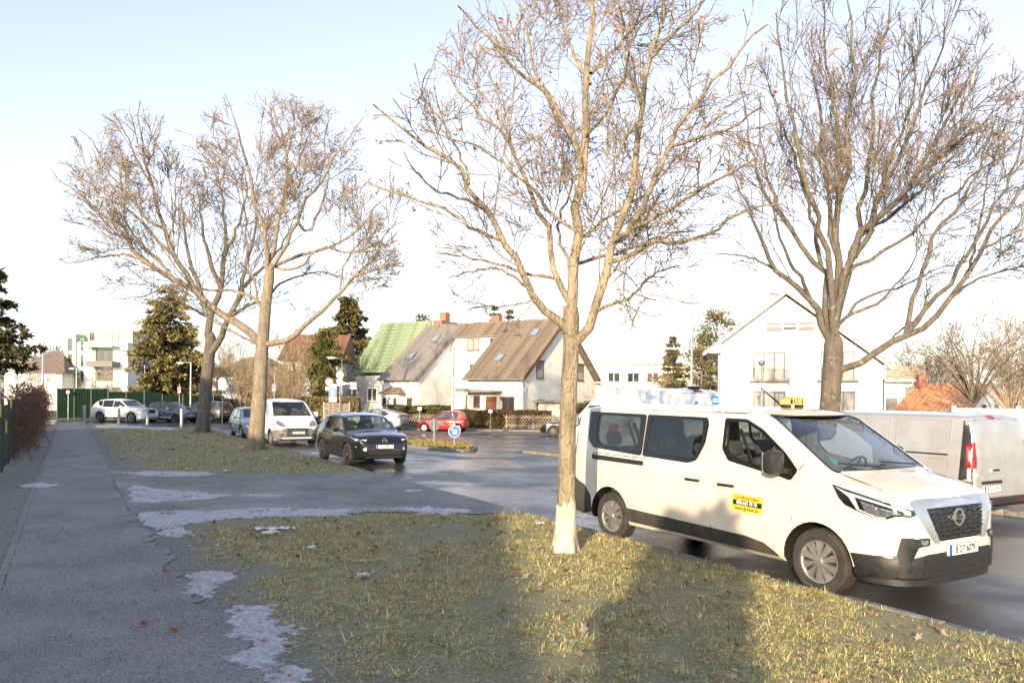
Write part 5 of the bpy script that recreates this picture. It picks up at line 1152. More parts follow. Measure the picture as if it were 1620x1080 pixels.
def white_house():
    g = -.30; d = 54
    def P(px, py, dd=d): return at(px, py, dd)
    x0, x1 = P(1148, 600).x, P(1377, 600).x
    xm = P(1243, 463).x; zr = P(1243, 463).z; ze = 6.35; D = 9.5
    root = thing('white_house', 'large white gabled house with French balconies behind the big spreading tree', 'house', (xm, d, g), R(-15))
    L = lambda x: (x - xm) * 1.05
    a, b = L(x0), L(x1); zr -= g; ze = 6.6
    slope = (zr - ze) / (xm - x0 + .0)
    fr = frame((0, 0, 0), (1, 0, 0), (0, 0, 1))
    zb = zr - slope * b
    MB().prism([(a, 0), (b, 0), (b, zb - .15), (0, zr - .2), (a, ze - .15)], frame((0, 0, 0), (1, 0, 0), (0, 0, 1)), -D, 0).build('wall', W_WHITE, root)
    # roof slabs with overhang
    ov = 1.15
    for sg, e in ((-1, a - ov), (1, b + .5)):
        n_ = abs(e); zz = zr - slope * n_
        M = frame((0, -.55, zr), (0, 1, 0), (sg * n_, 0, zz - zr)) if sg < 0 else frame((0, D + .4, zr), (0, -1, 0), (sg * n_, 0, zz - zr))
        ln = math.hypot(n_, zr - zz); r_ = MB().prism([(0, 0), (D + .95, 0), (D + .95, ln), (0, ln)], M, 0, .16).build('roof', TILE_G, root)
        if sg < 0: gutter(root, (e - .05, -.55, zz - .05), (e - .05, D, zz - .05), .08, RAIL)
        MB().tube([(0, -.6, zr - .05), (e, -.6, zz - .05)], .09, 6).build('barge_board', FR_WH, root)
        # soffit
        MB().prism([(a - ov, ze - slope * ov - .1), (a, ze - slope * ov - .1), (a, ze - .2)] if sg < 0 else [(b, zb - .2), (b, zb - .5), (b + .4, zb - .5)], frame((0, -.5, 0), (1, 0, 0), (0, 0, 1)), -D, 0).build('soffit', FR_WH, root)
    zc = P(1260, 516).z - g
    MB().box(((a + b) / 2 + .2, -.06, zc), ((b - a) - .6, .12, .10)).build('cornice', ZINC, root)
    w_ = window(root, (L(P(1249, 517).x), 0, P(1249, 517).z - g), (1, 0, 0), 1.0, .62, FR_WH, PANE, 0, sill=False)
    for px in (1226, 1272): 
        q = P(px, 517); sh = MB().box((L(q.x), -.03, q.z - g), (.98, .06, .62)).build('shutter', FR_GR, root)
        for k in range(6): MB().box((L(q.x), -.066, q.z - g - .25 + k * .1), (.9, .015, .07)).build('slat', FR_GR, sh)
    for px0, px1 in ((1195, 1243), (1291, 1340)):
        for py0, py1, rail in ((556, 602, 1), (619, 664, 0)):
            A, B = P(px0, py0), P(px1, py1); cx = L((A.x + B.x) / 2); wd = B.x - A.x; ht = A.z - B.z
            window(root, (cx, 0, (A.z + B.z) / 2 - g), (1, 0, 0), wd, ht, FR_GR, PANE_L, 2, sill=False, fw=.10)
            if rail:
                rb = MB().box((cx, -.32, B.z - g - .02), (wd + .5, .5, .06)).build('balcony', RAIL, root)
                for k in range(17): MB().box((cx - (wd + .45) / 2 + k * (wd + .45) / 16, -.55, B.z - g + .45), (.025, .025, .9)).build('baluster', RAIL, rb)
                for zz in (.08, .9): MB().box((cx, -.55, B.z - g + zz), (wd + .5, .04, .04)).build('rail', RAIL, rb)
                for s_ in (-1, 1): MB().box((cx + s_ * (wd + .45) / 2, -.3, B.z - g + .9), (.04, .5, .04)).build('rail', RAIL, rb)
            else:
                rb = MB().box((cx, -.2, B.z - g - .02), (wd + .4, .3, .05)).build('door_step', RAIL, root)
    downpipe(root, [(a - .9, -.35, ze - slope * 1.0 - .1), (a - .12, -.1, ze - slope * 1.0 - .35), (a - .12, -.1, 0)], .07); downpipe(root, [(a + .42, -.12, ze - .4), (a + .42, -.12, 0)], .09)
    MB().rbox((a + .42, -.12, ze - .3), (.32, .24, .3), .02).build('rainwater_head', ZINC, root)
    window(root, (a, 3.4, 3.7), (0, -1, 0), .9, 1.3, FR_GR, PANE_L, 1); window(root, (a, 6.4, 3.7), (0, -1, 0), .9, 1.3, FR_GR, PANE, 1)
    # annex with slatted balcony on the right
    A, B = P(1378, 603), P(1402, 655)
    MB().box((b + .95, 2.0, 1.9), (1.7, 4, 3.8)).build('annex', W_WHITE, root)
    MB().box((b + .55, -.03, 1.35), (.75, .06, 2.3)).build('annex_door', FR_GR, root)
    for k in range(5): 
        z = P(1390, 583 + 4.6 * k, d).z - g; MB().box((b + 1.25, -.6, z), (2.3, .06, .17)).build('balcony_board', WOOD_G, root)
    MB().box((b + 1.25, .2, P(1390, 603).z - g), (2.3, 1.7, .14)).build('balcony_floor', W_WHITE, root)
    q = P(1219, 463); MB().tube([(L(P(1222, 480).x), 2, P(1222, 480).z - g), (L(P(1222, 480).x), 2, P(1222, 455).z - g)], .04, 6).build('roof_aerial', ZINC, root)
    MB().tube([(L(P(1222, 480).x), 2, P(1222, 458).z - g), (L(P(1236, 480).x), 2, P(1236, 459).z - g)], .1, 6).build('aerial_dish', ZINC, root)

def orange_house():
    d = 46; g = -.4; A = at(1408, 650, d); Pk = at(1566, 606, d); R1 = at(1574, 634, d)
    root = thing('orange_roof_bungalow', 'low white bungalow with an orange tiled roof behind the silver van', 'house', (Pk.x, d, g))
    zr = Pk.z - g; xl = A.x - Pk.x
    hw = 2.3; ze = zr - 1.45
    # gable faces the camera right of the slope; ridge runs back to the left
    ux = Vector((-.62, .78, 0)).normalized(); L_ = 4.2
    px = Vector((.78, .62, 0))
    def pt(s, w_, z): v = ux * s + px * w_; return (v.x, v.y, z)
    V = [pt(0, -3.2, 0), pt(0, 2.6, 0), pt(0, 2.6, ze), pt(0, 0, zr - .08), pt(0, -3.2, ze - .3), pt(L_, -3.2, 0), pt(L_, 2.6, 0), pt(L_, 2.6, ze), pt(L_, 0, zr - .08), pt(L_, -3.2, ze - .3)]
    mk('wall', V, [(0, 1, 2, 3, 4), (9, 8, 7, 6, 5), (0, 4, 9, 5), (1, 6, 7, 2), (3, 2, 7, 8), (4, 3, 8, 9)], W_WHITE, root)
    lo = Vector(pt(-.2, -3.6, ze - .45)); hi = Vector(pt(-.2, 0, zr)); up = (hi - lo); SL = up.length
    rf = mk('roof', [lo, pt(L_, -3.6, ze - .45), pt(L_, 0, zr), hi], [(0, 3, 2, 1)], TILE_O, root)
    courses(rf, Vector(pt(L_, -3.6, ze - .45)), -ux, up, L_ + .2, SL, TILE_O, .30)
    mk('rear_roof', [pt(-.2, 0, zr), pt(L_, 0, zr), pt(L_, 3.0, ze - .25), pt(-.2, 3.0, ze - .25), pt(-.2, 0, zr - .1), pt(L_, 0, zr - .1), pt(L_, 3.0, ze - .35), pt(-.2, 3.0, ze - .35)], [(0, 3, 2, 1), (4, 5, 6, 7), (0, 4, 7, 3), (3, 7, 6, 2)], TILE_O, root)
    for w_ in (-.9, 1.0): window(root, pt(-.01, w_, ze - .1), tuple(px), .5, .55, FR_GR, PANE, 0, sill=False)
    MB().box(pt(L_ * .9, -.4, zr + .15), (.5, .5, .8)).build('chimney', BRICK, root)

def apartment_block():
    d = 92
    P = lambda px, py: at(px, py, d)
    o = P(100, 640); root = thing('apartment_block', 'white and mint green apartment block with corner balconies beyond the fence', 'building', (o.x, d, 0), R(-4))
    S = d / FPX; MINT = mat('render_mint', (.40, .50, .38), .8, noise=.06); MINTD = mat('render_mint_dark', (.24, .34, .27), .8, noise=.06)
    zt = P(0, 522).z; z1 = P(0, 540).z; xr = 105 * S
    MB().box((xr / 2, 5, z1 / 2), (xr, 10, z1)).build('wall', W_WHITE, root)
    MB().box((xr / 2 + .3, 5.5, (zt + z1) / 2), (xr - 1.2, 8, zt - z1)).build('penthouse', MINT, root)
    MB().box((1.0, 2.5, zt / 2 - .2), (1.4, 5.6, zt - .4)).build('stair_tower', MINT, root)
    MB().box((xr / 2 + .3, 5.5, zt + .08), (xr - .9, 8.4, .16)).build('roof', FR_WH, root)
    u = (1, 0, 0)
    MB().box((51 * S, -.08, z1 / 2 - .3), (.5, .18, z1 - .5)).build('mint_fin', MINTD, root)
    for py0, py1, px0, px1 in ((526, 546, 148, 180), (553, 573, 156, 182), (583, 603, 156, 182)):
        A, B = P(px0, py0), P(px1, py1); w_ = window(root, ((A.x + B.x) / 2 - o.x, 0.0 if py0 > 530 else 1.45, (A.z + B.z) / 2), u, B.x - A.x, A.z - B.z, FR_GR, PANE_L if py0 < 530 else PANE, 2, sill=False)
    for py0, py1 in ((572, 581), (612, 616)):
        A, B = P(156, py0), P(188, py1); bl = MB().box(((A.x + B.x) / 2 - o.x, -.8, (A.z + B.z) / 2), (B.x - A.x + .8, 1.6, A.z - B.z)).build('balcony', FR_GR if py0 < 600 else MINTD, root)
    A = P(168, 549); MB().box((A.x - o.x, -.7, A.z), (3.6, 1.6, .22)).build('balcony_roof', MINT, root)
    for py in (545, 570, 595):
        A = P(107, py); window(root, (1.0, -.32, A.z), u, .5, 1.5, FR_GR, PANE, 0, sill=False)
        window(root, (2.35, -.001, A.z), u, .45, 1.5, MINTD, PANE, 0, sill=False)
    for px in (133, 137): A = P(px, 531); window(root, (A.x - o.x, 1.48, A.z), u, .3, 1.0, FR_GR, PANE, 0, sill=False)
    A = P(125, 605); lg = MB().lathe([(0, 0), (.55, 0), (.55, .05), (0, .05)], 20, frame((A.x - o.x, -.03, A.z), u, (0, 0, 1))).build('wall_sign', mat('emblem_gold', (.5, .36, .08), .6, noise=.4, nscale=4), root)

def far_house_left():
    d = 88; P = lambda px, py: at(px, py, d); o = P(28, 640)
    root = thing('gable_house', 'small white house with a brown roof far behind the vine covered fence', 'house', (o.x, d, 0), R(6)); S = d / FPX
    w_ = 66 * S; ze = P(0, 588).z; zr = P(0, 560).z
    MB().box((w_ / 2, 4, ze / 2), (w_, 8, ze)).build('wall', W_WHITE, root)
    mk('roof', [(-.5, -.5, ze - .1), (w_ + .5, -.5, ze - .1), (w_ + .5, 8.5, ze - .1), (-.5, 8.5, ze - .1), (1.6, 4, zr + .6), (w_ - 1.6, 4, zr + .6)], [(0, 1, 5, 4), (1, 2, 5), (2, 3, 4, 5), (3, 0, 4), (0, 3, 2, 1)], mat('roof_old', (.16, .12, .105), .85, noise=.3), root)
    for px, wd in ((62, 1.8), (84, 1.0)): window(root, (P(px, 0).x - o.x, 0, P(0, 596).z), (1, 0, 0), wd, 1.1, FR_WH, PANE, 1)
    root2 = thing('flat_house', 'low house with dark balcony slats at the far edge behind the spruce', 'house', (P(-30, 640).x, d + 4, 0)); w2 = 62 * S
    z2 = P(0, 572).z; MB().box((w2 / 2, 4, z2 / 2), (w2, 8, z2)).build('wall', W_WHITE, root2); MB().box((w2 / 2, 3.8, z2 + .1), (w2 + .8, 9, .25)).build('roof', mat('roof_old', (.16, .12, .105)), root2)
    for k in range(16): MB().box((1.6 + k * .19, -.4, P(0, 588).z), (.14, .05, 1.7)).build('balcony_slat', FR_GR, root2)
    # long low white building between the tree crowns and the white house
    d2 = 95; A, B = at(972, 571, d2), at(1060, 602, d2)
    r3 = thing('flat_roof_building', 'low flat roofed white building far behind the hedges right of the brown roof', 'building', ((A.x + B.x) / 2, d2, -.4))
    MB().box((0, 4, A.z / 2), (B.x - A.x + 6, 8, A.z)).build('wall', W_CREAM, r3); MB().box((0, 4, A.z + .08), (B.x - A.x + 6.6, 8.6, .2)).build('roof', ZINC, r3)
    for k in range(4): window(r3, (-3.5 + k * 2.4, 0, A.z - 1.6), (1, 0, 0), 1.5, 1.2, FR_WH, PANE, 1)
    # mast
    m_ = thing('radio_mast', 'thin radio mast far behind the low white building', 'mast', (at(983, 600, 140).x, 140, 0)); zt = at(983, 525, 140).z
    MB().tube([(0, 0, 0), (0, 0, zt)], .12, 6).build('pole', ZINC, m_)
    for k in range(5): MB().box((.25 * (-1) ** k, 0, zt - 1.2 * k - .5), (.25, .2, 1.0)).build('antenna_panel', FR_WH, m_)
    # red roof behind the shrubs, houses at the very back
    d3 = 80; A = at(440, 515, d3); B = at(510, 560, d3)
    r4 = thing('red_roof_house', 'house with red tiled roof glimpsed behind the ivy covered tree', 'house', (A.x + .6, d3, -.6)); w4 = B.x - A.x + 1
    MB().box((w4 / 2, 4, B.z / 2), (w4, 8, B.z)).build('wall', W_CREAM, r4); rf = mk('roof', [(-.5, -.6, B.z - .1), (w4 + .5, -.6, B.z - .1), (w4 + .5, 8.6, B.z - .1), (-.5, 8.6, B.z - .1), (-.5, 4, A.z), (w4 + .5, 4, A.z)], [(0, 1, 5, 4), (1, 2, 5), (2, 3, 4, 5), (3, 0, 4), (0, 3, 2, 1)], TILE_R, r4)
    up = Vector((0, 4.6, A.z - B.z + .1)); courses(rf, (-.5, -.6, B.z - .1), (1, 0, 0), up, w4 + 1, up.length, TILE_R, .4)
    for k in range(2): window(r4, (1.5 + 2.5 * k, 0, B.z - 1.6), (1, 0, 0), 1.2, 1.3, FR_WH, PANE, 1)
    # white villa behind the spruce and the leaning trunk
    d5 = 72; A = at(300, 560, d5); r5 = thing('villa', 'white villa with blue awning glimpsed between spruce and leaning trunk', 'house', (A.x - .5, d5 + 6, -1.6)); w5 = 7.2
    MB().box((w5 / 2, 4, 2.8), (w5, 8, 5.6)).build('wall', W_WHITE, r5); mk('roof', [(-.6, -.6, 5.5), (w5 + .6, -.6, 5.5), (w5 + .6, 8.6, 5.5), (-.6, 8.6, 5.5), (2.5, 4, 7.6), (w5 - 2.5, 4, 7.6)], [(0, 1, 5, 4), (1, 2, 5), (2, 3, 4, 5), (3, 0, 4), (0, 3, 2, 1)], TILE_G, r5)
    for k in range(3):
        for z in (1.6, 4.2): window(r5, (1.2 + 2.3 * k, 0, z), (1, 0, 0), 1.2, 1.3, FR_WH, PANE, 1)
    mk('awning', [(.3, 0, 3.2), (4.2, 0, 3.2), (4.2, -1.2, 2.5), (.3, -1.2, 2.5), (.3, 0, 3.15), (4.2, 0, 3.15), (4.2, -1.2, 2.4), (.3, -1.2, 2.4)], [(0, 3, 2, 1), (4, 5, 6, 7), (3, 7, 6, 2)], mat('awning_blue', (.05, .11, .30), .8, noise=.15), r5)

def shade_row():
    """the row of houses on the near side of the street, behind and left of the viewpoint: it throws the shade over path and verge"""
    lab = ('brick house at the left rear of the viewpoint', 'long rendered house beside the footpath gardens', 'rendered house opposite the gravel drive', 'house with steep roof beyond the vine fence', 'rearmost house of the garden row')
    for i, (t0, t1, h) in enumerate(((-64, -30, 7.6), (-10.8, 6.5, 8.0), (8.0, 12.6, 7.4), (14.0, 26.0, 10.4))):
        n0 = -24.5; w_ = t1 - t0; p = st(t0, n0 + 12)
        root = thing('garden_house', lab[i], 'house', (p[0], p[1], 0), R(120)); ze = h * .55
        MB().prism([(0, 0), (12, 0), (12, ze), (6, h), (0, ze)], frame((0, 0, 0), (0, 1, 0), (0, 0, 1)), 0, w_).build('wall', W_CREAM, root)
        M = frame((-.3, 0, 0), (0, 1, 0), (0, 0, 1)); MB().prism([(-.5, ze - .35), (6, h + .02), (12.5, ze - .35), (12.5, ze - .15), (6, h + .2), (-.5, ze - .15)], M, 0, w_ + .6).build('roof', TILE_B, root)
        for k in range(int(w_ / 4)):
            window(root, (2 + 4 * k, 0, 1.6), (1, 0, 0), 1.3, 1.3, FR_WH, PANE, 1)
def make_buildings():
    pair_house(); green_house(); white_house(); orange_house(); apartment_block(); far_house_left(); shade_row()
# ------------------------------------------------------------------ trees
def bark_mat(name, c1, c2, lich=None, moss=(.20, .19, .05)):
    m = mat(name, c1, .9, noise=.3, nscale=9, col2=c2, bump=1.0, bscale=34, stretch=(1, 1, .22), detail=8)
    nt = m.node_tree; nd = nt.nodes; b = nd['Principled BSDF']; src = b.inputs['Base Color'].links[0].from_socket; L = nt.links.new
    tc = nd.new('ShaderNodeTexCoord')
    for sc_, lo, hi, col in ((6., .60, .72, lich or (.33, .30, .20)), (2.2, .60, .75, moss), (26., .58, .66, tuple(c * .45 for c in c2))):
        n = nd.new('ShaderNodeTexNoise'); n.inputs['Scale'].default_value = sc_; n.inputs['Detail'].default_value = 6; L(tc.outputs['Object'], n.inputs['Vector'])
        r_ = nd.new('ShaderNodeMapRange'); r_.inputs['From Min'].default_value = lo; r_.inputs['From Max'].default_value = hi; r_.inputs['To Max'].default_value = .75; L(n.outputs['Fac'], r_.inputs[0])
        x = nd.new('ShaderNodeMix'); x.data_type = 'RGBA'; L(r_.outputs[0], x.inputs[0]); L(src, x.inputs[6]); x.inputs[7].default_value = (*col, 1); src = x.outputs[2]
    L(src, b.inputs['Base Color']); nd['Bump'].inputs['Distance'].default_value = .06; return m
BARK = bark_mat('bark_light', (.33, .275, .19), (.17, .14, .098)); BARK2 = bark_mat('bark_grey', (.29, .24, .17), (.18, .15, .112)); BARK3 = bark_mat('bark_dark', (.15, .128, .10), (.09, .077, .062))
TWIG = mat('twig', (.33, .26, .185), .85, noise=.3, nscale=3, col2=(.21, .16, .12)); TWIG2 = mat('twig_dark', (.31, .245, .19), .85, noise=.3, nscale=3, col2=(.19, .15, .12))
LIMEW = mat('limewash', (.60, .56, .48), .9, col2=(.38, .33, .25), nscale=11, bump=.9, bscale=34, stretch=(1, 1, .35), detail=8)
DEADL = mat('dead_leaf', (.30, .135, .05), .8, noise=.4, nscale=2, col2=(.17, .075, .035))

def resample(P, k):
    P = np.asarray(P, float); d = np.r_[0, np.cumsum(np.linalg.norm(np.diff(P, axis=0), axis=1))]
    # smooth with Catmull-Rom before sampling
    if len(P) > 2:
        Q = []
        E = np.vstack([2 * P[0] - P[1], P, 2 * P[-1] - P[-2]])
        for i in range(len(P) - 1):
            p0, p1, p2, p3 = E[i:i + 4]
            for q in np.linspace(0, 1, 8, endpoint=False): Q.append(.5 * ((2 * p1) + (p2 - p0) * q + (2 * p0 - 5 * p1 + 4 * p2 - p3) * q * q + (3 * p1 - p0 - 3 * p2 + p3) * q ** 3))
        Q.append(P[-1]); P = np.array(Q); d = np.r_[0, np.cumsum(np.linalg.norm(np.diff(P, axis=0), axis=1))]
    s = np.linspace(0, d[-1], k); return np.stack([np.interp(s, d, P[:, i]) for i in range(3)], 1)
def tubes(Pt, Rd, n):
    """Pt (B,K,3), Rd (B,K) -> verts, quads"""
    B, K, _ = Pt.shape
    tg = np.empty_like(Pt); tg[:, 1:-1] = Pt[:, 2:] - Pt[:, :-2]; tg[:, 0] = Pt[:, 1] - Pt[:, 0]; tg[:, -1] = Pt[:, -1] - Pt[:, -2]
    tg /= np.linalg.norm(tg, axis=2, keepdims=True) + 1e-9
    ref = np.where(np.abs(tg[:, :1, 2:3]) < .8, np.array([0, 0, 1.]), np.array([1., 0, 0])); ref = np.broadcast_to(ref, tg.shape)
    a = np.cross(tg, ref); a /= np.linalg.norm(a, axis=2, keepdims=True) + 1e-9; b = np.cross(tg, a)
    th = np.arange(n) * 2 * np.pi / n
    V = Pt[:, :, None, :] + Rd[:, :, None, None] * (a[:, :, None, :] * np.cos(th)[:, None] + b[:, :, None, :] * np.sin(th)[:, None])
    i = (np.arange(B)[:, None, None] * K + np.arange(K - 1)[None, :, None]) * n; k = np.arange(n)[None, None, :]; j = (k + 1) % n
    F = np.stack([i + k, i + j, i + n + j, i + n + k], -1).reshape(-1, 4)
    return V.reshape(-1, 3), F
def spawn(P, Rd, r, dens, u0, ang, lenf, K, up=.25, wig=.12, rmul=.6, lmin=.12, lmax=9., droop=0., cut=None, rtip=.35, tipdens=0.):
    """children of every branch in P (B,K,3); returns the same arrays for the next order"""
    B, K0, _ = P.shape
    seg = np.linalg.norm(np.diff(P, axis=1), axis=2); L = seg.sum(1)
    cnt = r.poisson(np.maximum(L * dens * (1 - u0), .6)); par = np.repeat(np.arange(B), cnt); m = len(par)
    if m == 0: return None
    u = u0 + (1 - u0) * r.random(m) ** .80
    f = u * (K0 - 1); i0 = np.minimum(f.astype(int), K0 - 2); w_ = (f - i0)[:, None]
    A = P[par, i0] * (1 - w_) + P[par, i0 + 1] * w_; tg = P[par, i0 + 1] - P[par, i0]; tg /= np.linalg.norm(tg, axis=1, keepdims=True) + 1e-9
    rb = Rd[par, i0] * (1 - w_[:, 0]) + Rd[par, i0 + 1] * w_[:, 0]
    q = r.normal(size=(m, 3)); q -= (q * tg).sum(1, keepdims=True) * tg; q /= np.linalg.norm(q, axis=1, keepdims=True) + 1e-9
    th = R(1) * r.normal(ang, ang * .22, m)[:, None]
    d = tg * np.cos(th) + q * np.sin(th)
    ln = np.clip(L[par] * lenf * (1.15 - .75 * u) * r.uniform(.55, 1.35, m), lmin, lmax)
    out = np.empty((m, K, 3)); out[:, 0] = A; st_ = ln / (K - 1)
    for k in range(1, K):
        d = d + r.normal(size=(m, 3)) * wig; d[:, 2] += up / K - droop * k / K / K
        d /= np.linalg.norm(d, axis=1, keepdims=True); out[:, k] = out[:, k - 1] + d * st_[:, None]
    rc = np.minimum(rb * rmul, rb * .92) * np.clip(ln / (L[par] * lenf + 1e-6), .6, 1.1); rad = rc[:, None] * np.linspace(1, rtip, K)[None, :]
    if cut is not None:
        ok = cut(out[:, -1]); out, rad = out[ok], rad[ok]
    return out, rad
def bare_tree(name, label, base, limbs, px_d, trunk_r, seed, mats, lev, group=None, leaves=0, rmin=.0035, flare=1.5, trunk_mat=None, lime=0., cut=None, lmul=1.):
    """limbs: list of (points [(px,py,depth offset)...], r0, r1); the first is the trunk"""
    r = np.random.default_rng(seed)
    root = thing(name, label, 'tree', (base.x, base.y, base.z), group=group)
    org = np.array(base)
    def conv(pts): return np.array([np.array(at(x, y, px_d + z)) - org for x, y, z in pts])
    TP = conv(limbs[0][0]); TP[0] = (0, 0, 0)
    tp = resample(TP, 26); h = tp[:, 2]
    rad = np.interp(np.linspace(0, 1, 26), [0, 1], [limbs[0][1], limbs[0][2]]) * (1 + (flare - 1) * np.exp(-h / .22))
    tp[0, 2] -= .12; rad[-2] *= .8; rad[-1] *= .25
    nn = 18; V, F = tubes(tp[None], rad[None], nn)
    rr = np.random.default_rng(seed + 1); ph = np.arange(nn) * 2 * np.pi / nn
    bump = 1 + .05 * np.sin(ph * 3 + 1)[None] * np.exp(-h[:, None] * .8) + .018 * rr.normal(size=(26, nn)) + .22 * np.sin(ph * 5 + 2)[None] * np.exp(-h[:, None] / .16)
    cen = np.repeat(tp, nn, 0); V = cen + (V - cen) * bump.reshape(-1, 1)
    tr = mk_fast('trunk', V, F, trunk_mat or mats[0], root, smooth=True)
    if lime > 0:
        k = tp[:, 2] <= lime; lp = resample(np.vstack([tp[k], [np.array([np.interp(lime, tp[:, 2], tp[:, i]) for i in range(3)])]]), 22)
        lr = np.interp(lp[:, 2], tp[:, 2], rad) * 1.03 + .003; lr[-1] *= .93
        nn = 48; ph = np.arange(nn) * 2 * np.pi / nn; V, F = tubes(lp[None], lr[None], nn); hh = np.repeat(lp[:, 2], nn).reshape(22, nn)
        V = V.reshape(22, nn, 3); V[-1, :, 2] += rr.normal(0, .035, nn) + .05 * np.sin(ph * 2) + .03 * np.sin(ph * 7); V[-2, :, 2] += rr.normal(0, .008, nn)
        cen = np.repeat(lp, nn, 0).reshape(22, nn, 3); b2 = 1 + .05 * np.sin(ph * 3 + 1)[None] * np.exp(-lp[:, 2][:, None] * .8) + .012 * rr.normal(size=(22, nn)) + .22 * np.sin(ph * 5 + 2)[None] * np.exp(-lp[:, 2][:, None] / .16)
        V = cen + (V - cen) * b2[..., None]
        mk_fast('limewash', V.reshape(-1, 3), F, LIMEW, tr, smooth=True)
    K = 16; P = []; Rd = []; acc = [tp]; accr = [rad]
    for l in limbs[1:]:
        c = conv(l[0]); A_ = np.vstack(acc); q = np.argmin(np.linalg.norm((A_ - c[0]) * np.array([1, .35, 1]), axis=1)); sh = A_[q] - c[0]
        w_ = np.linspace(1, 0, len(c))[:, None] ** 2; c = c + sh * w_ * np.array([1, 1, 1]); r0 = min(l[1] * lmul, np.concatenate(accr)[q] * .9)
        pp = resample(c, K); rr_ = np.linspace(1, 0, K) ** 1.0 * (r0 - l[2]) + min(l[2], r0 * .5); P.append(pp); Rd.append(rr_); acc.append(resample(pp, 40)); accr.append(np.interp(np.linspace(0, 1, 40), np.linspace(0, 1, K), rr_))
    P = np.array(P); Rd = np.array(Rd)
    P[:, 1:-1] += r.normal(size=P[:, 1:-1].shape) * .012 * np.linalg.norm(P[:, -1] - P[:, 0], axis=1)[:, None, None] * .5
    V, F = tubes(P, Rd, 10); mk_fast('limbs', V, F, mats[0], root, smooth=True)
    lv = [(P, Rd)]
    allP = []; tips = []
    crown = None
    for i, (dens, u0, ang, lenf, K, up, wig, rmul, lmin, lmax, droop) in enumerate(lev):
        src = lv[-1]
        if i == 1: # second order also grows directly on the limbs
            pass
        o = spawn(src[0], src[1], r, dens, u0, ang, lenf, K, up, wig, rmul, lmin, lmax, droop, cut)
        if o is None: break
        pts, rd = o; rd = np.maximum(rd, rmin * (1.6 if i < 2 else 1.0))
        lv.append((pts, rd)); V, F = tubes(pts, rd, 6 if i == 0 else 4 if i == 1 else 3)
        allP.append((V, F, i)); tips.append(pts[:, -1])
    V = []; F = []; k = 0
    for v, f, i in allP[:2]: V.append(v); F.append(f + k); k += len(v)
    b = mk_fast('branches', np.vstack(V), np.vstack(F), mats[0], root, smooth=True); b['kind'] = 'stuff'
    if len(allP) > 2:
        V = []; F = []; k = 0
        for v, f, i in allP[2:]: V.append(v); F.append(f + k); k += len(v)
        t = mk_fast('twigs', np.vstack(V), np.vstack(F), mats[1], root, smooth=True); t['kind'] = 'stuff'
    if leaves:
        tp_ = np.vstack(tips[-2:]); idx = r.choice(len(tp_), min(leaves, len(tp_)), replace=False)
        # leaves and seed bunches hang in little clusters
        ctr = np.repeat(tp_[idx], 3, 0) + r.normal(0, .03, (len(idx) * 3, 3)); leafquads('dead_leaves', ctr, .028 if px_d < 15 else .045, DEADL, root, r, hang=True)
    return root, lv
def leafquads(name, C_, size, m, parent, r, hang=False, aspect=.6, col=None, flat=0.):
    n = len(C_); s = size * r.uniform(.6, 1.4, n)[:, None]
    a = r.normal(size=(n, 3)); 
    if hang: a[:, 2] -= 1.2
    if flat: a[:, 2] *= (1 - flat)
    a /= np.linalg.norm(a, axis=1, keepdims=True); b = np.cross(a, r.normal(size=(n, 3)))
    if flat: b = np.cross(a, np.array([0, 0, 1.]) + r.normal(size=(n, 3)) * (1 - flat)); 
    b /= np.linalg.norm(b, axis=1, keepdims=True)
    c = np.cross(a, b)
    V = np.stack([C_ - a * s, C_ + b * s * aspect + c * s * .25, C_ + a * s, C_ - b * s * aspect + c * s * .25], 1).reshape(-1, 3)
    F = np.arange(n * 4).reshape(n, 4)
    cc = None
    if col is not None: cc = np.repeat(col, 4, 0)
    o = mk_fast(name, V, F, m, parent, col=cc); o['kind'] = 'stuff'; return o

#             dens u0  ang lenf K up  wig rmul lmin lmax droop
LEV1 = [(3.6, .10, 40, .52, 8, .26, .07, .27, .5, 2.1, 0), (7.0, .14, 42, .50, 6, .20, .11, .46, .2, .95, 0), (13.5, .08, 46, .50, 4, .12, .15, .6, .12, .50, .1), (6.5, .15, 46, .55, 3, .05, .16, .75, .07, .26, .1)]
LEV2 = [(2.1, .14, 38, .47, 8, .32, .07, .27, .8, 3.4, 0), (4.2, .14, 40, .50, 6, .24, .11, .46, .4, 1.5, 0), (8.2, .08, 45, .54, 4, .18, .14, .6, .25, .85, 0), (5.0, .15, 46, .60, 3, .10, .15, .75, .15, .45, 0)]
LEV3 = [(1.8, .2, 40, .42, 8, .40, .09, .30, .8, 3.0, 0), (3.2, .12, 44, .48, 5, .28, .12, .50, .4, 1.5, 0), (4.0, .1, 45, .52, 4, .22, .15, .6, .25, .9, 0)]
def envelope(poly, org):
    """keeps branch tips within the crown outline"""
    P = [tuple(p) for p in poly]
    def ok(tip):
        x, y, z = (tip + np.array(org)).T; u = FPX * x / y; v = FPX * (CAM_H - z) / y; a, b = 810 + CS * u - SN * v, 627 + SN * u + CS * v; r_ = np.zeros(len(a), bool)
        for (x0, y0), (x1, y1) in zip(P, P[1:] + P[:1]):
            c = (y0 > b) != (y1 > b); r_ ^= c & (a < (x1 - x0) * (b - y0) / (y1 - y0 + 1e-9) + x0)
        return r_
    return ok
ENV1 = [(575, 165), (600, 140), (640, 108), (735, 18), (760, -60), (900, -220), (1080, -180), (1215, 25), (1225, 150), (1250, 330), (1130, 420), (1100, 500), (1050, 522), (960, 545), (900, 560), (795, 530), (700, 465), (665, 400), (630, 330), (568, 292)]
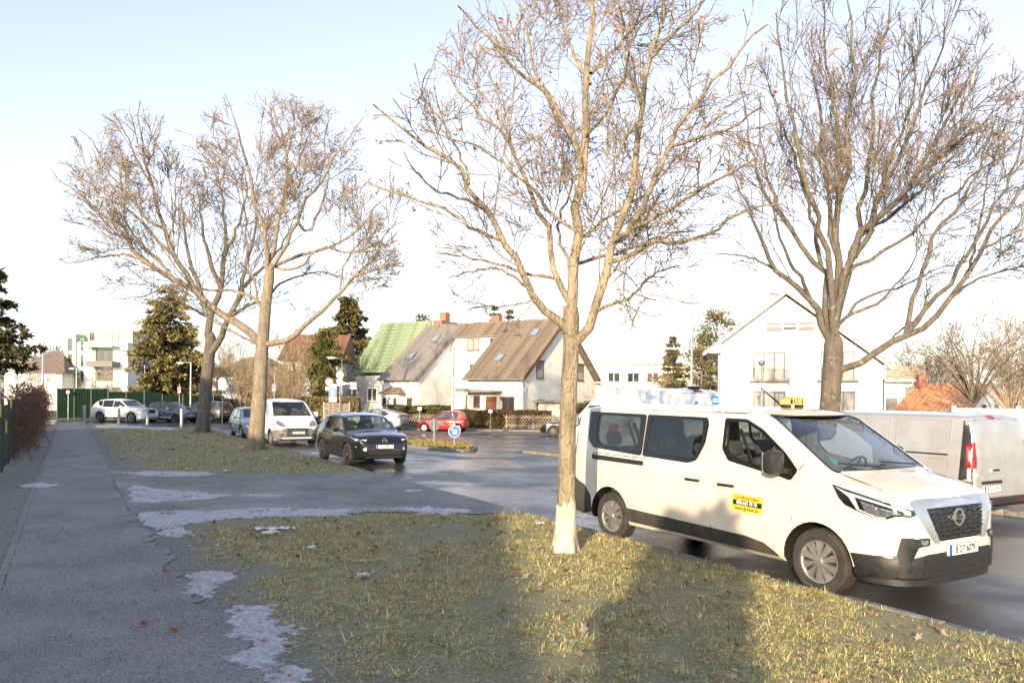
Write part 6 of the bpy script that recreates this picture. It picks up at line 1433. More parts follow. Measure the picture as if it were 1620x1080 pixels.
ENV2 = [(80, 265), (108, 215), (150, 180), (215, 153), (262, 178), (296, 240), (308, 168), (355, 140), (400, 133), (470, 148), (540, 165), (600, 220), (640, 300), (652, 390), (640, 440), (600, 470), (540, 485), (440, 530), (400, 550), (330, 525), (250, 485), (150, 475), (88, 440), (80, 340)]
ENV4 = [(1108, 405), (1118, 300), (1140, 200), (1180, 100), (1230, 0), (1250, -90), (1525, -60), (1585, 60), (1665, 110), (1740, 180), (1740, 400), (1640, 440), (1550, 485), (1490, 525), (1400, 565), (1330, 595), (1255, 525), (1180, 445)]
def near_tree():
    b = Vector((.70, 9.92, VZ)); Z = lambda pts, z0, z1: [(x, y, z0 + (z1 - z0) * i / (len(pts) - 1)) for i, (x, y) in enumerate(pts)]
    L = [([(893, 880, 0), (896, 760, 0), (899, 640, 0), (903, 560, 0), (904, 500, 0), (906, 470, 0)], .118, .100)]
    def add(pts, z0, z1, r0, r1=.010): L.append((Z(pts, z0, z1), r0, r1))
    add([(904, 500), (907, 450), (909, 420), (913, 379), (916, 337), (919, 295), (920, 262), (927, 207), (934, 130), (937, 63), (934, 0), (930, -70), (936, -150)], 0, .1, .098, .014)
    add([(906, 548), (918, 528), (935, 507), (949, 476), (958, 440), (961, 407), (969, 379), (980, 348), (994, 315), (1005, 276), (1008, 231), (1016, 159), (1030, 96), (1042, 39), (1048, -40), (1060, -110)], 0, -.8, .084, .013)
    add([(972, 384), (1002, 365), (1012, 345), (1019, 320), (1038, 287), (1061, 231), (1085, 188), (1124, 135), (1172, 77), (1215, 38)], -.4, -1.6, .052)
    add([(1008, 362), (1044, 343), (1080, 320), (1100, 308), (1148, 279), (1196, 250)], -.6, -2.0, .034)
    add([(966, 418), (999, 407), (1038, 384), (1080, 382), (1110, 375), (1158, 347), (1206, 327), (1240, 322)], -.4, .9, .045)
    add([(949, 502), (974, 484), (1002, 473), (1022, 446), (1040, 430), (1075, 420)], -.2, -1.4, .034)
    add([(974, 484), (1005, 492), (1030, 500), (1048, 497)], -.3, -1.0, .016)
    add([(919, 420), (958, 407), (1010, 390), (1050, 372), (1100, 365)], 0, 1.6, .036)
    add([(901, 528), (886, 507), (852, 479), (833, 445), (816, 412), (799, 382), (773, 340), (739, 289), (715, 250), (662, 226), (618, 188), (590, 165)], 0, -1.0, .075)
    add([(801, 384), (770, 368), (739, 356), (700, 327), (628, 308), (575, 284)], -.6, .6, .036)
    add([(897, 482), (883, 457), (872, 418), (861, 373), (849, 332), (840, 298), (821, 255), (792, 207), (763, 188), (710, 120), (690, 95)], 0, 1.3, .058)
    add([(905, 362), (880, 345), (863, 330), (844, 300), (800, 262), (760, 235), (700, 215)], 0, .6, .034)
    add([(917, 290), (912, 246), (869, 164), (840, 130), (811, 106), (782, 72), (739, 24), (725, 10)], 0, -.9, .046)
    add([(918, 250), (888, 183), (864, 140), (842, 96), (832, 40), (820, -20)], 0, 1.2, .040)
    add([(934, 125), (905, 80), (890, 40), (870, -30)], 0, .7, .034); add([(936, 111), (965, 82), (1000, 45), (1025, -20)], 0, .9, .034)
    add([(927, 207), (955, 180), (985, 120), (1000, 60)], 0, -1.2, .032); add([(1016, 159), (990, 100), (985, 40), (975, -20)], -.5, .3, .032)
    add([(847, 480), (824, 501), (806, 521), (795, 524)], -.1, -.6, .016); add([(852, 479), (800, 486), (760, 485), (740, 490)], 0, -.9, .02)
    add([(861, 440), (820, 430), (770, 415), (720, 405), (690, 400)], .1, 1.0, .032); add([(840, 450), (790, 425), (740, 430), (710, 440)], -.1, .9, .026)
    add([(913, 379), (950, 350), (985, 330), (1030, 300), (1060, 260)], 0, 1.4, .03); add([(907, 440), (890, 400), (885, 350), (905, 300), (900, 240)], 0, 1.6, .034)
    add([(961, 407), (990, 430), (1020, 470), (1010, 480)], -.3, -1.2, .018); add([(1030, 96), (1060, 60), (1100, 20), (1130, -30)], -.6, -1.4, .03)
    add([(1061, 231), (1110, 215), (1160, 200), (1205, 170)], -1.1, -2.2, .026); add([(773, 340), (745, 320), (690, 300), (650, 262)], -.5, -1.6, .026); add([(739, 289), (730, 250), (700, 190), (665, 150)], -.6, .2, .024)
    bare_tree('roadside_tree', 'young bare tree with whitewashed trunk base on the lawn beside the taxi', b, L, 9.92, .13, 11, (BARK, TWIG), LEV1, leaves=170, lime=.62, flare=1.5, lmul=.78, cut=envelope(ENV1, b), group='bare street trees along the verge')
def second_tree():
    d = 27.3; b = Vector((-9.13, 27.31, VZ)); Z = lambda pts, z0, z1: [(x, y, z0 + (z1 - z0) * i / (len(pts) - 1)) for i, (x, y) in enumerate(pts)]
    L = [([(403, 715, 0), (408, 660, 0), (411, 620, 0), (413, 570, 0), (416, 535, 0), (420, 487, 0), (427, 431, 0), (430, 415, 0)], .285, .17)]
    def add(pts, z0, z1, r0, r1=.015): L.append((Z(pts, z0, z1), r0, r1))
    add([(426, 440), (418, 370), (413, 347), (402, 311), (393, 269), (379, 211), (366, 170), (355, 148)], 0, -1, .13)
    add([(428, 430), (438, 380), (443, 347), (449, 308), (454, 255), (440, 188), (420, 160), (408, 148)], 0, 1.5, .14)
    add([(428, 432), (441, 411), (454, 388), (474, 347), (485, 313), (510, 280), (527, 252), (552, 216), (575, 185)], 0, -1.5, .16)
    add([(430, 420), (452, 411), (493, 397), (538, 386), (577, 352), (600, 320), (625, 300)], 0, 1.8, .11)
    add([(474, 350), (493, 369), (507, 330), (518, 302), (520, 269), (515, 230), (520, 175)], -.5, 1.2, .08)
    add([(449, 308), (470, 260), (490, 210), (500, 170)], .8, 2.5, .07); add([(454, 255), (465, 200), (460, 155)], 1, .2, .06)
    add([(416, 545), (404, 531), (371, 509), (338, 487), (310, 464), (271, 437), (243, 420), (230, 416), (202, 383), (183, 361), (155, 330), (120, 300), (95, 285)], 0, -1.0, .22)
    add([(312, 466), (286, 427), (272, 397), (263, 366), (249, 330), (238, 286), (231, 252), (219, 199), (222, 160)], -.4, -2.2, .14)
    add([(275, 400), (247, 377), (213, 338), (172, 311), (130, 269), (90, 258)], -1.2, -.3, .09)
    add([(258, 350), (230, 341), (205, 305), (172, 274), (149, 227), (125, 205)], -1.6, -2.6, .07)
    add([(265, 434), (219, 383), (191, 344), (166, 308), (140, 285)], -.7, 1.0, .08)
    add([(240, 420), (202, 402), (160, 405), (113, 416), (95, 410)], -.8, -1.6, .07)
    add([(270, 372), (279, 336), (278, 288), (290, 262)], -1.5, -1.2, .05); add([(238, 290), (215, 250), (195, 205), (180, 180)], -2, -3, .06); add([(233, 260), (250, 215), (255, 185)], -2, -1.4, .05)
    add([(419, 545), (440, 540), (460, 534), (499, 503), (532, 470), (560, 437), (588, 409), (615, 364), (632, 340)], 0, -1.2, .15)
    add([(560, 437), (600, 425), (630, 420)], -.8, -1.6, .05); add([(540, 462), (545, 420), (570, 385), (600, 372)], -.7, .2, .06)
    add([(410, 548), (395, 544), (364, 525), (335, 509), (323, 496), (316, 471), (325, 440)], 0, -.9, .07)
    add([(419, 495), (404, 471), (370, 459), (320, 455), (270, 450), (220, 470), (175, 472)], 0, .9, .08)
    add([(418, 490), (408, 468), (401, 440), (392, 405), (388, 366), (384, 297), (372, 262), (350, 235)], .1, 1.8, .10)
    add([(430, 420), (470, 425), (504, 394), (554, 399), (600, 395), (628, 380)], 0, -2.2, .07); add([(384, 330), (355, 300), (330, 262), (318, 215)], 1.5, 2.8, .06)
    add([(422, 480), (440, 455), (470, 440), (510, 430), (545, 445)], .1, 2.4, .07)
    bare_tree('roadside_tree', 'tall bare tree with two huge forked side limbs behind the gravel drive', b, L, d, .4, 5, (BARK2, TWIG), LEV2, leaves=60, rmin=.007, lmul=.72, cut=envelope(ENV2, b), flare=1.35, group='bare street trees along the verge')
def third_tree():
    d = 39.5; b = Vector((-15.9, 39.47, VZ)); Z = lambda pts, z0, z1: [(x, y, z0 + (z1 - z0) * i / (len(pts) - 1)) for i, (x, y) in enumerate(pts)]
    L = [([(320, 686, 0), (324, 640, 0), (327, 600, 0), (331, 560, 0), (335, 525, 0)], .33, .27)]
    def add(pts, z0, z1, r0, r1=.02): L.append((Z(pts, z0, z1), r0, r1))
    add([(333, 545), (335, 500), (350, 440), (358, 380), (352, 320), (345, 270)], 0, 1, .20); add([(331, 560), (345, 545), (358, 510), (378, 460), (395, 400), (405, 340), (408, 290)], 0, -1, .19)
    add([(335, 510), (318, 460), (300, 410), (290, 350), (285, 300)], 0, 2, .16); add([(350, 450), (330, 400), (318, 340), (312, 290)], .4, -1.5, .14); add([(378, 460), (420, 420), (450, 380), (470, 340)], -.5, 1.5, .13); add([(356, 400), (380, 350), (390, 300), (385, 260)], .6, 2.2, .12); add([(360, 500), (400, 480), (440, 470)], 0, -2, .10); add([(330, 500), (290, 480), (250, 470)], 0, -2, .10)
    bare_tree('roadside_tree', 'leaning bare tree with dark forked trunk in front of the parked cars', b, L, d, .5, 8, (BARK3, TWIG2), LEV3, rmin=.010, flare=1.3, group='bare street trees along the verge')
def big_tree():
    d = 20.8; p = at(1312, 640, d); b = Vector((p.x, p.y, float(hz(p.x, p.y)) + .1)); Z = lambda pts, z0, z1: [(x, y, z0 + (z1 - z0) * i / (len(pts) - 1)) for i, (x, y) in enumerate(pts)]
    L = [([(1312, 760, 0), (1312, 690, 0), (1313, 640, 0), (1316, 595, 0), (1318, 560, 0), (1320, 525, 0)], .27, .25)]
    def add(pts, z0, z1, r0, r1=.014): L.append((Z(pts, z0, z1), r0, r1))
    add([(1318, 592), (1345, 582), (1379, 564), (1427, 534), (1475, 504), (1509, 467), (1531, 430), (1553, 390), (1583, 352), (1620, 300), (1660, 235), (1690, 160)], 0, -1.5, .145)
    add([(1430, 530), (1442, 478), (1457, 441), (1475, 390), (1494, 349), (1525, 310), (1555, 250), (1580, 170)], -.4, .6, .10)
    add([(1440, 524), (1472, 482), (1505, 445), (1524, 415), (1560, 356), (1583, 308), (1612, 240), (1630, 160)], -.5, -2.6, .10)
    add([(1505, 470), (1545, 440), (1600, 425), (1650, 410)], -.8, -2, .06); add([(1400, 556), (1420, 530), (1455, 500), (1470, 470)], -.3, .6, .05)
    add([(1553, 390), (1600, 370), (1660, 345)], -1, .3, .05); add([(1531, 430), (1545, 380), (1560, 300), (1580, 230)], -1, .8, .06)
    add([(1335, 520), (1340, 505), (1357, 491), (1394, 478), (1416, 452), (1446, 415), (1450, 375)], 0, -1, .09); add([(1338, 500), (1361, 475), (1427, 452), (1470, 430), (1510, 420)], 0, .9, .07)
    add([(1312, 550), (1298, 519), (1283, 478), (1257, 452), (1224, 423), (1205, 386), (1190, 350), (1172, 300), (1150, 260)], 0, -.8, .15)
    add([(1240, 438), (1200, 412), (1165, 403), (1120, 402)], -.4, .5, .06); add([(1283, 478), (1260, 430), (1240, 390), (1225, 340), (1195, 270)], -.3, -2, .08)
    add([(1316, 540), (1305, 497), (1301, 427), (1276, 401), (1253, 364), (1227, 330), (1201, 290), (1185, 230), (1175, 170)], 0, .9, .14)
    add([(1318, 535), (1312, 470), (1309, 408), (1294, 364), (1288, 320), (1276, 282), (1250, 180), (1236, 90), (1228, 20)], 0, -1.2, .14)
    add([(1320, 530), (1324, 470), (1324, 427), (1322, 371), (1327, 316), (1342, 260), (1350, 150), (1345, 50), (1340, -40)], 0, .4, .17)
    add([(1322, 535), (1335, 467), (1342, 419), (1361, 375), (1387, 345), (1416, 316), (1446, 282), (1490, 200), (1535, 120), (1570, 70)], 0, -1.4, .16)
    add([(1324, 520), (1340, 430), (1357, 371), (1364, 327), (1372, 282), (1385, 160), (1400, 60), (1410, -30)], 0, 1.5, .13)
    add([(1340, 440), (1353, 408), (1379, 371), (1394, 304), (1416, 267), (1450, 180), (1490, 80), (1505, 10)], 0, -2.2, .11)
    add([(1352, 440), (1364, 423), (1416, 393), (1453, 364), (1480, 335), (1555, 270), (1640, 200)], 0, 1.2, .08)
    add([(1322, 400), (1310, 330), (1305, 250), (1290, 140), (1285, 40)], 0, 1.2, .10); add([(1301, 427), (1285, 350), (1262, 260), (1240, 200), (1215, 130)], 0, 2.0, .09); add([(1327, 330), (1330, 250), (1315, 150), (1305, 50), (1300, -20)], .2, -1.4, .09)
    add([(1387, 345), (1400, 280), (1430, 200), (1450, 120), (1455, 40)], -.8, -2.4, .08); add([(1446, 282), (1500, 240), (1560, 190), (1600, 150)], -1, -2.6, .07); add([(1361, 375), (1410, 340), (1470, 290), (1530, 220)], -.2, 2.2, .08); add([(1253, 364), (1220, 300), (1205, 220), (1200, 150)], .4, 2.0, .07)
    bare_tree('roadside_tree', 'huge dark bare tree with many rising limbs behind the silver panel van', b, L, d, .4, 3, (BARK3, TWIG2), [(2.05, .17, 31, .43, 8, .36, .065, .25, .6, 3.0, 0), (4.0, .14, 36, .48, 6, .26, .10, .46, .3, 1.4, 0), (7.6, .1, 42, .54, 4, .18, .13, .6, .2, .75, 0), (5.0, .15, 44, .60, 3, .10, .14, .75, .13, .38, 0)], leaves=90, rmin=.006, flare=1.2, lmul=.70, cut=envelope(ENV4, b))
def shrub_tree(name, label, base, h, spread, stems, seed, mats, lev, rbase=.05, leaves=0, leafm=None, cat='tree', rmin=.006, trunk=0., group=None, leafsize=.04):
    """multi-stemmed bare shrub or small tree"""
    r = np.random.default_rng(seed); root = thing(name, label, cat, tuple(base), group=group); P = []
    t0 = np.array([0, 0, trunk])
    if trunk > 0:
        V, F = tubes(resample([(0, 0, -.1), (.03, .02, trunk * .5), (0, 0, trunk + .1)], 8)[None], np.linspace(rbase * 1.5, rbase * 1.2, 8)[None], 9); mk_fast('trunk', V, F, mats[0], root, smooth=True)
    for k in range(stems):
        a = r.uniform(0, 2 * math.pi); q = spread * math.sqrt(r.uniform(.05, 1)); hh = h * r.uniform(.75, 1.05) * (1 - .25 * (q / spread) ** 2)
        e = np.array([math.cos(a) * q, math.sin(a) * q, hh]); m1 = t0 + (e - t0) * .45 + np.array([r.normal(0, .1 * spread), r.normal(0, .1 * spread), .1 * h])
        s0 = t0 + np.array([r.normal(0, .05 * spread), r.normal(0, .05 * spread), 0]) * (0 if trunk else 1) ; s0[2] = t0[2] - (0 if trunk else .05)
        P.append(resample([s0, m1, e], 12))
    P = np.array(P); Rd = np.repeat(np.linspace(rbase, rbase * .2, 12)[None], stems, 0); V, F = tubes(P, Rd, 6); o = mk_fast('stems', V, F, mats[0], root, smooth=True); o['kind'] = 'stuff'
    cur = (P, Rd); V_ = []; F_ = []; k = 0; tips = []
    for i, l in enumerate(lev):
        o = spawn(cur[0], cur[1], r, *l[:5], *l[5:11])
        if o is None: break
        pts, rd = o; rd = np.maximum(rd, rmin); cur = (pts, rd); v, f = tubes(pts, rd, 4 if i == 0 else 3); V_.append(v); F_.append(f + k); k += len(v); tips.append(pts[:, -1])
    t = mk_fast('twigs', np.vstack(V_), np.vstack(F_), mats[1], root, smooth=True); t['kind'] = 'stuff'
    if leaves:
        tp = np.vstack(tips); ix = r.choice(len(tp), min(leaves, len(tp))); leafquads('leaves', tp[ix] + r.normal(0, .05, (len(ix), 3)), leafsize, leafm or DEADL, root, r)
    return root
NEED = mat('spruce_needles', (.075, .082, .032), .75, attr=True, noise=.3, nscale=1.5, col2=(.8, .8, .8)); 
def foliage_mat(name, rough=.75):
    m = mat(name, (1, 1, 1), rough, noise=.2, nscale=1.5, col2=(.75, .78, .72), attr=True, spec=.25); return m
FOL = foliage_mat('foliage')
def conifer(name, label, base, h, rad, seed, c1, c2, whorls=26, droop=.35, dens=1., size=.16, shape=1.0, bare=.06, lean=0., group=None, tuft=2.0):
    """spruce or fir: whorls of drooping branches carrying needle sprays"""
    r = np.random.default_rng(seed); root = thing(name, label, 'tree', tuple(base), group=group)
    V, F = tubes(resample([(0, 0, -.2), (lean * .3, 0, h * .5), (lean, 0, h * .98)], 10)[None], np.linspace(max(.08, h * .016), .02, 10)[None], 8); mk_fast('trunk', V, F, BARK3, root, smooth=True)
    P = []; C_ = []; CL = []
    for k in range(whorls):
        q = (k + r.uniform(-.3, .3)) / whorls; z = h * (bare + (1 - bare) * q); L_ = rad * (1 - q) ** shape * r.uniform(.8, 1.12) + .12
        for j in range(int(r.integers(5, 8))):
            a = r.uniform(0, 2 * math.pi); l = L_ * r.uniform(.62, 1.12); s = np.linspace(0, 1, 7)
            zz = z + .12 * l * np.sin(s * 2.2) - droop * l * s ** 1.6 + .16 * l * s ** 4
            pts = np.stack([lean * z / h + np.cos(a) * l * s, np.sin(a) * l * s, zz], 1); pts[1:] += r.normal(0, .03 * l, (6, 3)); P.append(pts)
            n = int(l * 22 * dens) + 4; u = r.random(n) ** .7
            f = u * 6; i0 = np.minimum(f.astype(int), 5); w_ = (f - i0)[:, None]; c = pts[i0] * (1 - w_) + pts[i0 + 1] * w_
            sd = r.normal(size=(n, 3)) * np.array([.12, .12, .07]) * (l * .7 + .25) * (1.1 - .6 * u)[:, None]; sd[:, 2] -= np.abs(r.normal(0, .10, n)) * l * .4
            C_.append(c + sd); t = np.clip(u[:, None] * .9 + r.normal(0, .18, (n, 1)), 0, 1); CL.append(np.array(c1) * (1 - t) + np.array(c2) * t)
    P = np.array(P); V, F = tubes(P, np.repeat(np.linspace(.025, .006, 7)[None], len(P), 0) * (h / 10) ** .5, 4); o = mk_fast('branches', V, F, BARK3, root, smooth=True); o['kind'] = 'stuff'
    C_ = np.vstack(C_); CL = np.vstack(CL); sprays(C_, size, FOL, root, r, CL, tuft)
    return root
def sprays(C_, size, m, parent, r, col, elong=2.0, name='crown'):
    """each spray: three thin leaf-like blades fanning out and down"""
    n = len(C_); out = C_.copy(); out[:, 2] = 0; nr = np.linalg.norm(out, axis=1, keepdims=True) + 1e-6; out = out / nr
    V = []; cc = []
    for k in range(3):
        d = out + r.normal(size=(n, 3)) * .55; d[:, 2] -= .35; d /= np.linalg.norm(d, axis=1, keepdims=True)
        s = np.cross(d, r.normal(size=(n, 3))); s /= np.linalg.norm(s, axis=1, keepdims=True)
        l = size * elong * r.uniform(.5, 1.2, (n, 1)); w_ = size * r.uniform(.22, .45, (n, 1))
        V.append(np.stack([C_ - s * w_ * .4, C_ + d * l * .45 - s * w_, C_ + d * l, C_ + d * l * .45 + s * w_], 1)); cc.append(np.repeat(col * r.uniform(.75, 1.2, (n, 1)), 4, 0))
    V = np.stack(V, 1).reshape(-1, 3); F = np.arange(len(V)).reshape(-1, 4); cl = np.concatenate([c.reshape(n, 1, 4, 3) for c in cc], 1).reshape(-1, 3)
    o = mk_fast(name, V, F, m, parent, col=cl); o['kind'] = 'stuff'; return o
def pine(name, label, base, h, rad, seed, c1, c2, crown0=.35, n_cl=26, group=None, size=.2, dens=110):
    """broad-crowned pine or leafy evergreen with tiered cloud-like clumps"""
    r = np.random.default_rng(seed); root = thing(name, label, 'tree', tuple(base), group=group)
    V, F = tubes(resample([(0, 0, -.2), (.1, 0, h * .5), (0, .1, h * .95)], 10)[None], np.linspace(h * .018, .03, 10)[None], 8); mk_fast('trunk', V, F, BARK2, root, smooth=True)
    C_ = []; CL = []; P = []
    for k in range(n_cl):
        q = (k + .5) / n_cl; z = h * (crown0 + (1 - crown0) * q); a = r.uniform(0, 2 * math.pi); rr = rad * (1 - (2 * q - .8) ** 2 * .55) * r.uniform(.25, .9) * (1 if q < .85 else .5)
        c = np.array([math.cos(a) * rr, math.sin(a) * rr, z]); s = rad * r.uniform(.22, .42); n = int(dens * r.uniform(.7, 1.3))
        pt = r.normal(size=(n, 3)) * np.array([s, s, s * .45]) * .6 + c; C_.append(pt)
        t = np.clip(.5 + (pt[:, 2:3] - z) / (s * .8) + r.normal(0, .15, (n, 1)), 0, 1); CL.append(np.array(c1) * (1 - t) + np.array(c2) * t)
        P.append(resample([(0, 0, z - .25 * rr - .2), c * .6 + np.array([0, 0, z * .4 - .06]), c], 7))
    P = np.array(P); V, F = tubes(P, np.repeat(np.linspace(h * .006, .012, 7)[None], len(P), 0), 5); o = mk_fast('branches', V, F, BARK2, root, smooth=True); o['kind'] = 'stuff'
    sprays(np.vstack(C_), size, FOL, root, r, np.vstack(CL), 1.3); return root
def hedge(name, label, pts, wd, h, seed, cols, dens=900, size=.06, cat='hedge', z0=None, core=(.05, .045, .025), top_var=.06):
    """leafy hedge following a ground polyline"""
    r = np.random.default_rng(seed); p0 = Vector((*pts[0], 0)); root = thing(name, label, cat, (pts[0][0], pts[0][1], float(hz(*pts[0])) if z0 is None else z0))
    cm = mat('hedge_core_%s' % name, core, .95, noise=.4, nscale=6); mb = MB(); C_ = []
    for a, b in zip(pts[:-1], pts[1:]):
        a = Vector((a[0] - p0.x, a[1] - p0.y, 0)); b = Vector((b[0] - p0.x, b[1] - p0.y, 0)); d = b - a; L_ = d.length; t = d.normalized(); n = Vector((-t.y, t.x, 0))
        mb.box(tuple((a + b) / 2 + Vector((0, 0, h * .46))), (L_, wd * .72, h * .90), math.atan2(d.y, d.x))
        k = int(dens * L_ * (h + wd * .6)); u = r.random(k); face = r.random(k); v = r.random(k)
        side = np.where(face < .42, -1, np.where(face < .62, 1, 0)); off = np.where(side == 0, (v - .5) * wd, side * wd * .5 + r.normal(0, .035, k)); zz = np.where(side == 0, h, v * h) + np.where(side == 0, r.normal(0, .035, k), 0) + top_var * np.sin(u * L_ * 2.1) * (v if True else 1)
        C_.append(np.array(a)[None] + np.array(d)[None] * u[:, None] + np.array(n)[None] * off[:, None] + np.array([0, 0, 1.])[None] * zz[:, None])
    mb.build('hedge_core', cm, root); C_ = np.vstack(C_); t = np.clip(vnoise(C_[:, 0] + C_[:, 1], C_[:, 2], 2.2, seed) * .8 + .5 + r.normal(0, .25, len(C_)), 0, 1)[:, None]
    leafquads('leaves', C_, size, FOL, root, r, col=(np.array(cols[0]) * (1 - t) + np.array(cols[1]) * t) * r.uniform(.7, 1.25, (len(C_), 1))); return root
SH = [(2.2, .15, 34, .42, 6, .25, .14, .55, .3, 2.2, 0), (3.2, .12, 38, .45, 5, .2, .18, .6, .2, 1.1, 0), (2.9, .12, 42, .5, 3, .15, .2, .7, .12, .6, 0)]
SHS = [(2.2, .15, 34, .42, 6, .25, .14, .55, .3, 2.2, 0), (3.2, .12, 38, .45, 4, .2, .18, .6, .2, 1.0, 0)]
TW_T = mat('twig_tan', (.34, .26, .165), .85, noise=.3, nscale=3, col2=(.24, .18, .115)); TW_P = mat('twig_purple', (.20, .15, .135), .85, noise=.3, nscale=2, col2=(.14, .105, .10))
GREEN1, GREEN2 = (.045, .050, .016), (.150, .135, .045)
def make_trees():
    near_tree(); second_tree(); third_tree(); big_tree()
    G = lambda px, py, d: (at(px, py, d).x, d, float(hz(at(px, py, d).x, d)))
    # spruces
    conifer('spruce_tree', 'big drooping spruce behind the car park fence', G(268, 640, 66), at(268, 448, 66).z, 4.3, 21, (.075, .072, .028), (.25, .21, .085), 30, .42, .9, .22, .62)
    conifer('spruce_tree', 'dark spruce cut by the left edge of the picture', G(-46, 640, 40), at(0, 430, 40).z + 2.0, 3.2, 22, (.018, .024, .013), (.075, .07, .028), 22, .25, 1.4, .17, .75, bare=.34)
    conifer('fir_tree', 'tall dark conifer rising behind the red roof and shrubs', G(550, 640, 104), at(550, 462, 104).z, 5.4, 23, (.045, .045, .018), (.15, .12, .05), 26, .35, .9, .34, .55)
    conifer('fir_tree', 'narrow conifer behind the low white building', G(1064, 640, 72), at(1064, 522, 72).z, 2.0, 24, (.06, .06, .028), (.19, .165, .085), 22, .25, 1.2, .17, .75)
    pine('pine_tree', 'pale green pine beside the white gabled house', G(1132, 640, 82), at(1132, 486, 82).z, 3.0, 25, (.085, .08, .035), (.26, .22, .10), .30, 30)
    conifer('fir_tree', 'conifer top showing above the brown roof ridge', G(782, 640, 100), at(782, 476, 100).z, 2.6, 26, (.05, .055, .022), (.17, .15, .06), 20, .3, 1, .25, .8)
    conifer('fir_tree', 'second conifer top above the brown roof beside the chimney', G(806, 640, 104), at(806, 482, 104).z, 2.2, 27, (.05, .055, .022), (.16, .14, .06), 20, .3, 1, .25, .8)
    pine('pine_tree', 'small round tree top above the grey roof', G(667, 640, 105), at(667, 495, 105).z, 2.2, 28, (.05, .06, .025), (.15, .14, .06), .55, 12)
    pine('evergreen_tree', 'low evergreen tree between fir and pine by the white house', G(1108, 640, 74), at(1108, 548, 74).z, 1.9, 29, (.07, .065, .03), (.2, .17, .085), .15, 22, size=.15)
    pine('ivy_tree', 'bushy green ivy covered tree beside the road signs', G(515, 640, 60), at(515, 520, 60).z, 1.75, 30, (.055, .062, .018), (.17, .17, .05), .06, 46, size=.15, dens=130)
    # bare shrubs behind the white van
    for i, (px, d, top, sp, lb) in enumerate(((385, 58, 560, 2.6, 'tan bare shrub left of the forked tree trunk'), (465, 58, 575, 2.3, 'dense tan bare shrub behind the white van roof'), (440, 62, 560, 2.2, 'bare shrub right of the forked trunk'), (415, 57, 600, 1.6, 'low bare shrub behind the white van'))):
        shrub_tree('bare_shrub', lb, G(px, 640, d), at(px, top, d).z + .3, sp, 16, 40 + i, (TW_T, TW_T), SH, .035, cat='shrub', rmin=.010)
    for i, (px, d, top, sp, lb) in enumerate(((955, 62, 598, 2.0, 'tan bush in front of the gable end'), (1000, 66, 590, 2.0, 'pale bush beside the lamp post'), (1035, 70, 585, 2.2, 'bush at the foot of the narrow conifer'))):
        shrub_tree('bare_shrub', lb, G(px, 640, d), at(px, top, d).z + .3, sp, 14, 50 + i, (TW_T, TW_T), SH, .03, cat='shrub', rmin=.012, leaves=700, leafm=mat('shrub_leaf', (.30, .235, .11), .8, noise=.3))
    for i, (px, d, top, sp, lb) in enumerate(((395, 70, 520, 2.6, 'tan bare tree left of the red roof'), (470, 72, 500, 3.0, 'fine bare tree in front of the red roof'), (500, 74, 520, 2.4, 'bare tree between red roof and ivy tree'), (345, 68, 525, 2.2, 'bare tree in front of the white villa'))):
        shrub_tree('bare_tree', lb, G(px, 640, d), at(px, top, d).z, sp, 18, 55 + i, (TW_T, TW_T), SH, .04, rmin=.011, trunk=1.5)
    # bare trees on the right
    shrub_tree('bare_tree', 'spreading bare tree with brown leaves in front of the orange roof', G(1540, 650, 34), at(1540, 478, 34).z, 3.2, 26, 60, (BARK3, TWIG2), SH, .035, leaves=500, trunk=2.2, rmin=.008)
    shrub_tree('bare_tree', 'tan leafy tree at the right edge of the picture', G(1600, 650, 38), at(1600, 450, 38).z, 3.4, 26, 61, (TW_T, TW_T), SH, .04, leaves=1200, trunk=1.2, rmin=.009)
    shrub_tree('bare_tree', 'dark dense bare tree above the orange roof', G(1470, 650, 52), at(1470, 510, 52).z, 3.6, 28, 62, (BARK3, TWIG2), SH, .04, leaves=500, trunk=1.6, rmin=.010)
    shrub_tree('bare_shrub', 'bent dark shrub leaning over the wall at the right edge', G(1595, 660, 30), at(1595, 575, 30).z, 2.6, 10, 63, (BARK3, TWIG2), SHS, .06, cat='shrub', rmin=.008)
    # far bare trees on the left
    for i, (px, d, top, sp) in enumerate(((40, 120, 560, 5), (72, 112, 555, 5), (95, 125, 540, 4.5), (15, 118, 570, 5))):
        shrub_tree('far_tree', ('purplish bare tree far left above the flat house', 'brown bare tree above the small gable house', 'bare tree rising left of the apartment block', 'low bare tree behind the dark spruce')[i], G(px, 640, d), at(px, top, d).z, sp, 22, 70 + i, (TW_P, TW_P), SHS, .08, trunk=3, rmin=.022, group='far bare trees')
    shrub_tree('bare_tree', 'bare bush in front of the apartment block balconies', G(164, 640, 84), at(164, 583, 84).z, 2.0, 16, 75, (TW_T, TW_T), SHS, .05, rmin=.014)
    # hedges
    hedge('hedge', 'clipped green hedge in front of the grey roofed half', [(-9.6, 57.8), (-4.6, 58.0)], .9, 1.55, 80, ((.05, .055, .016), (.15, .14, .045)))
    hedge('hedge', 'brown beech hedge behind the red car', [(-4.4, 58.0), (.4, 58.3), (3.0, 58.4)], .9, 1.35, 81, ((.075, .050, .022), (.20, .135, .055)))
    hedge('hedge', 'tall brown hedge behind the black saloon', [(4.2, 58.2), (12.0, 58.4)], 1.0, 1.9, 82, ((.075, .055, .022), (.18, .135, .06)))
    hedge('hedge', 'yellow green low bushes below the spruce', [(-27.5, 62), (-18.5, 62)], 1.0, 1.5, 83, ((.07, .07, .02), (.24, .18, .06)), dens=350, size=.10)
    hedge('hedge', 'tan hedge behind the round path sign', [(-19, 58), (-11.5, 58)], 1.2, 1.9, 84, ((.12, .09, .045), (.26, .20, .10)), dens=350, size=.10)
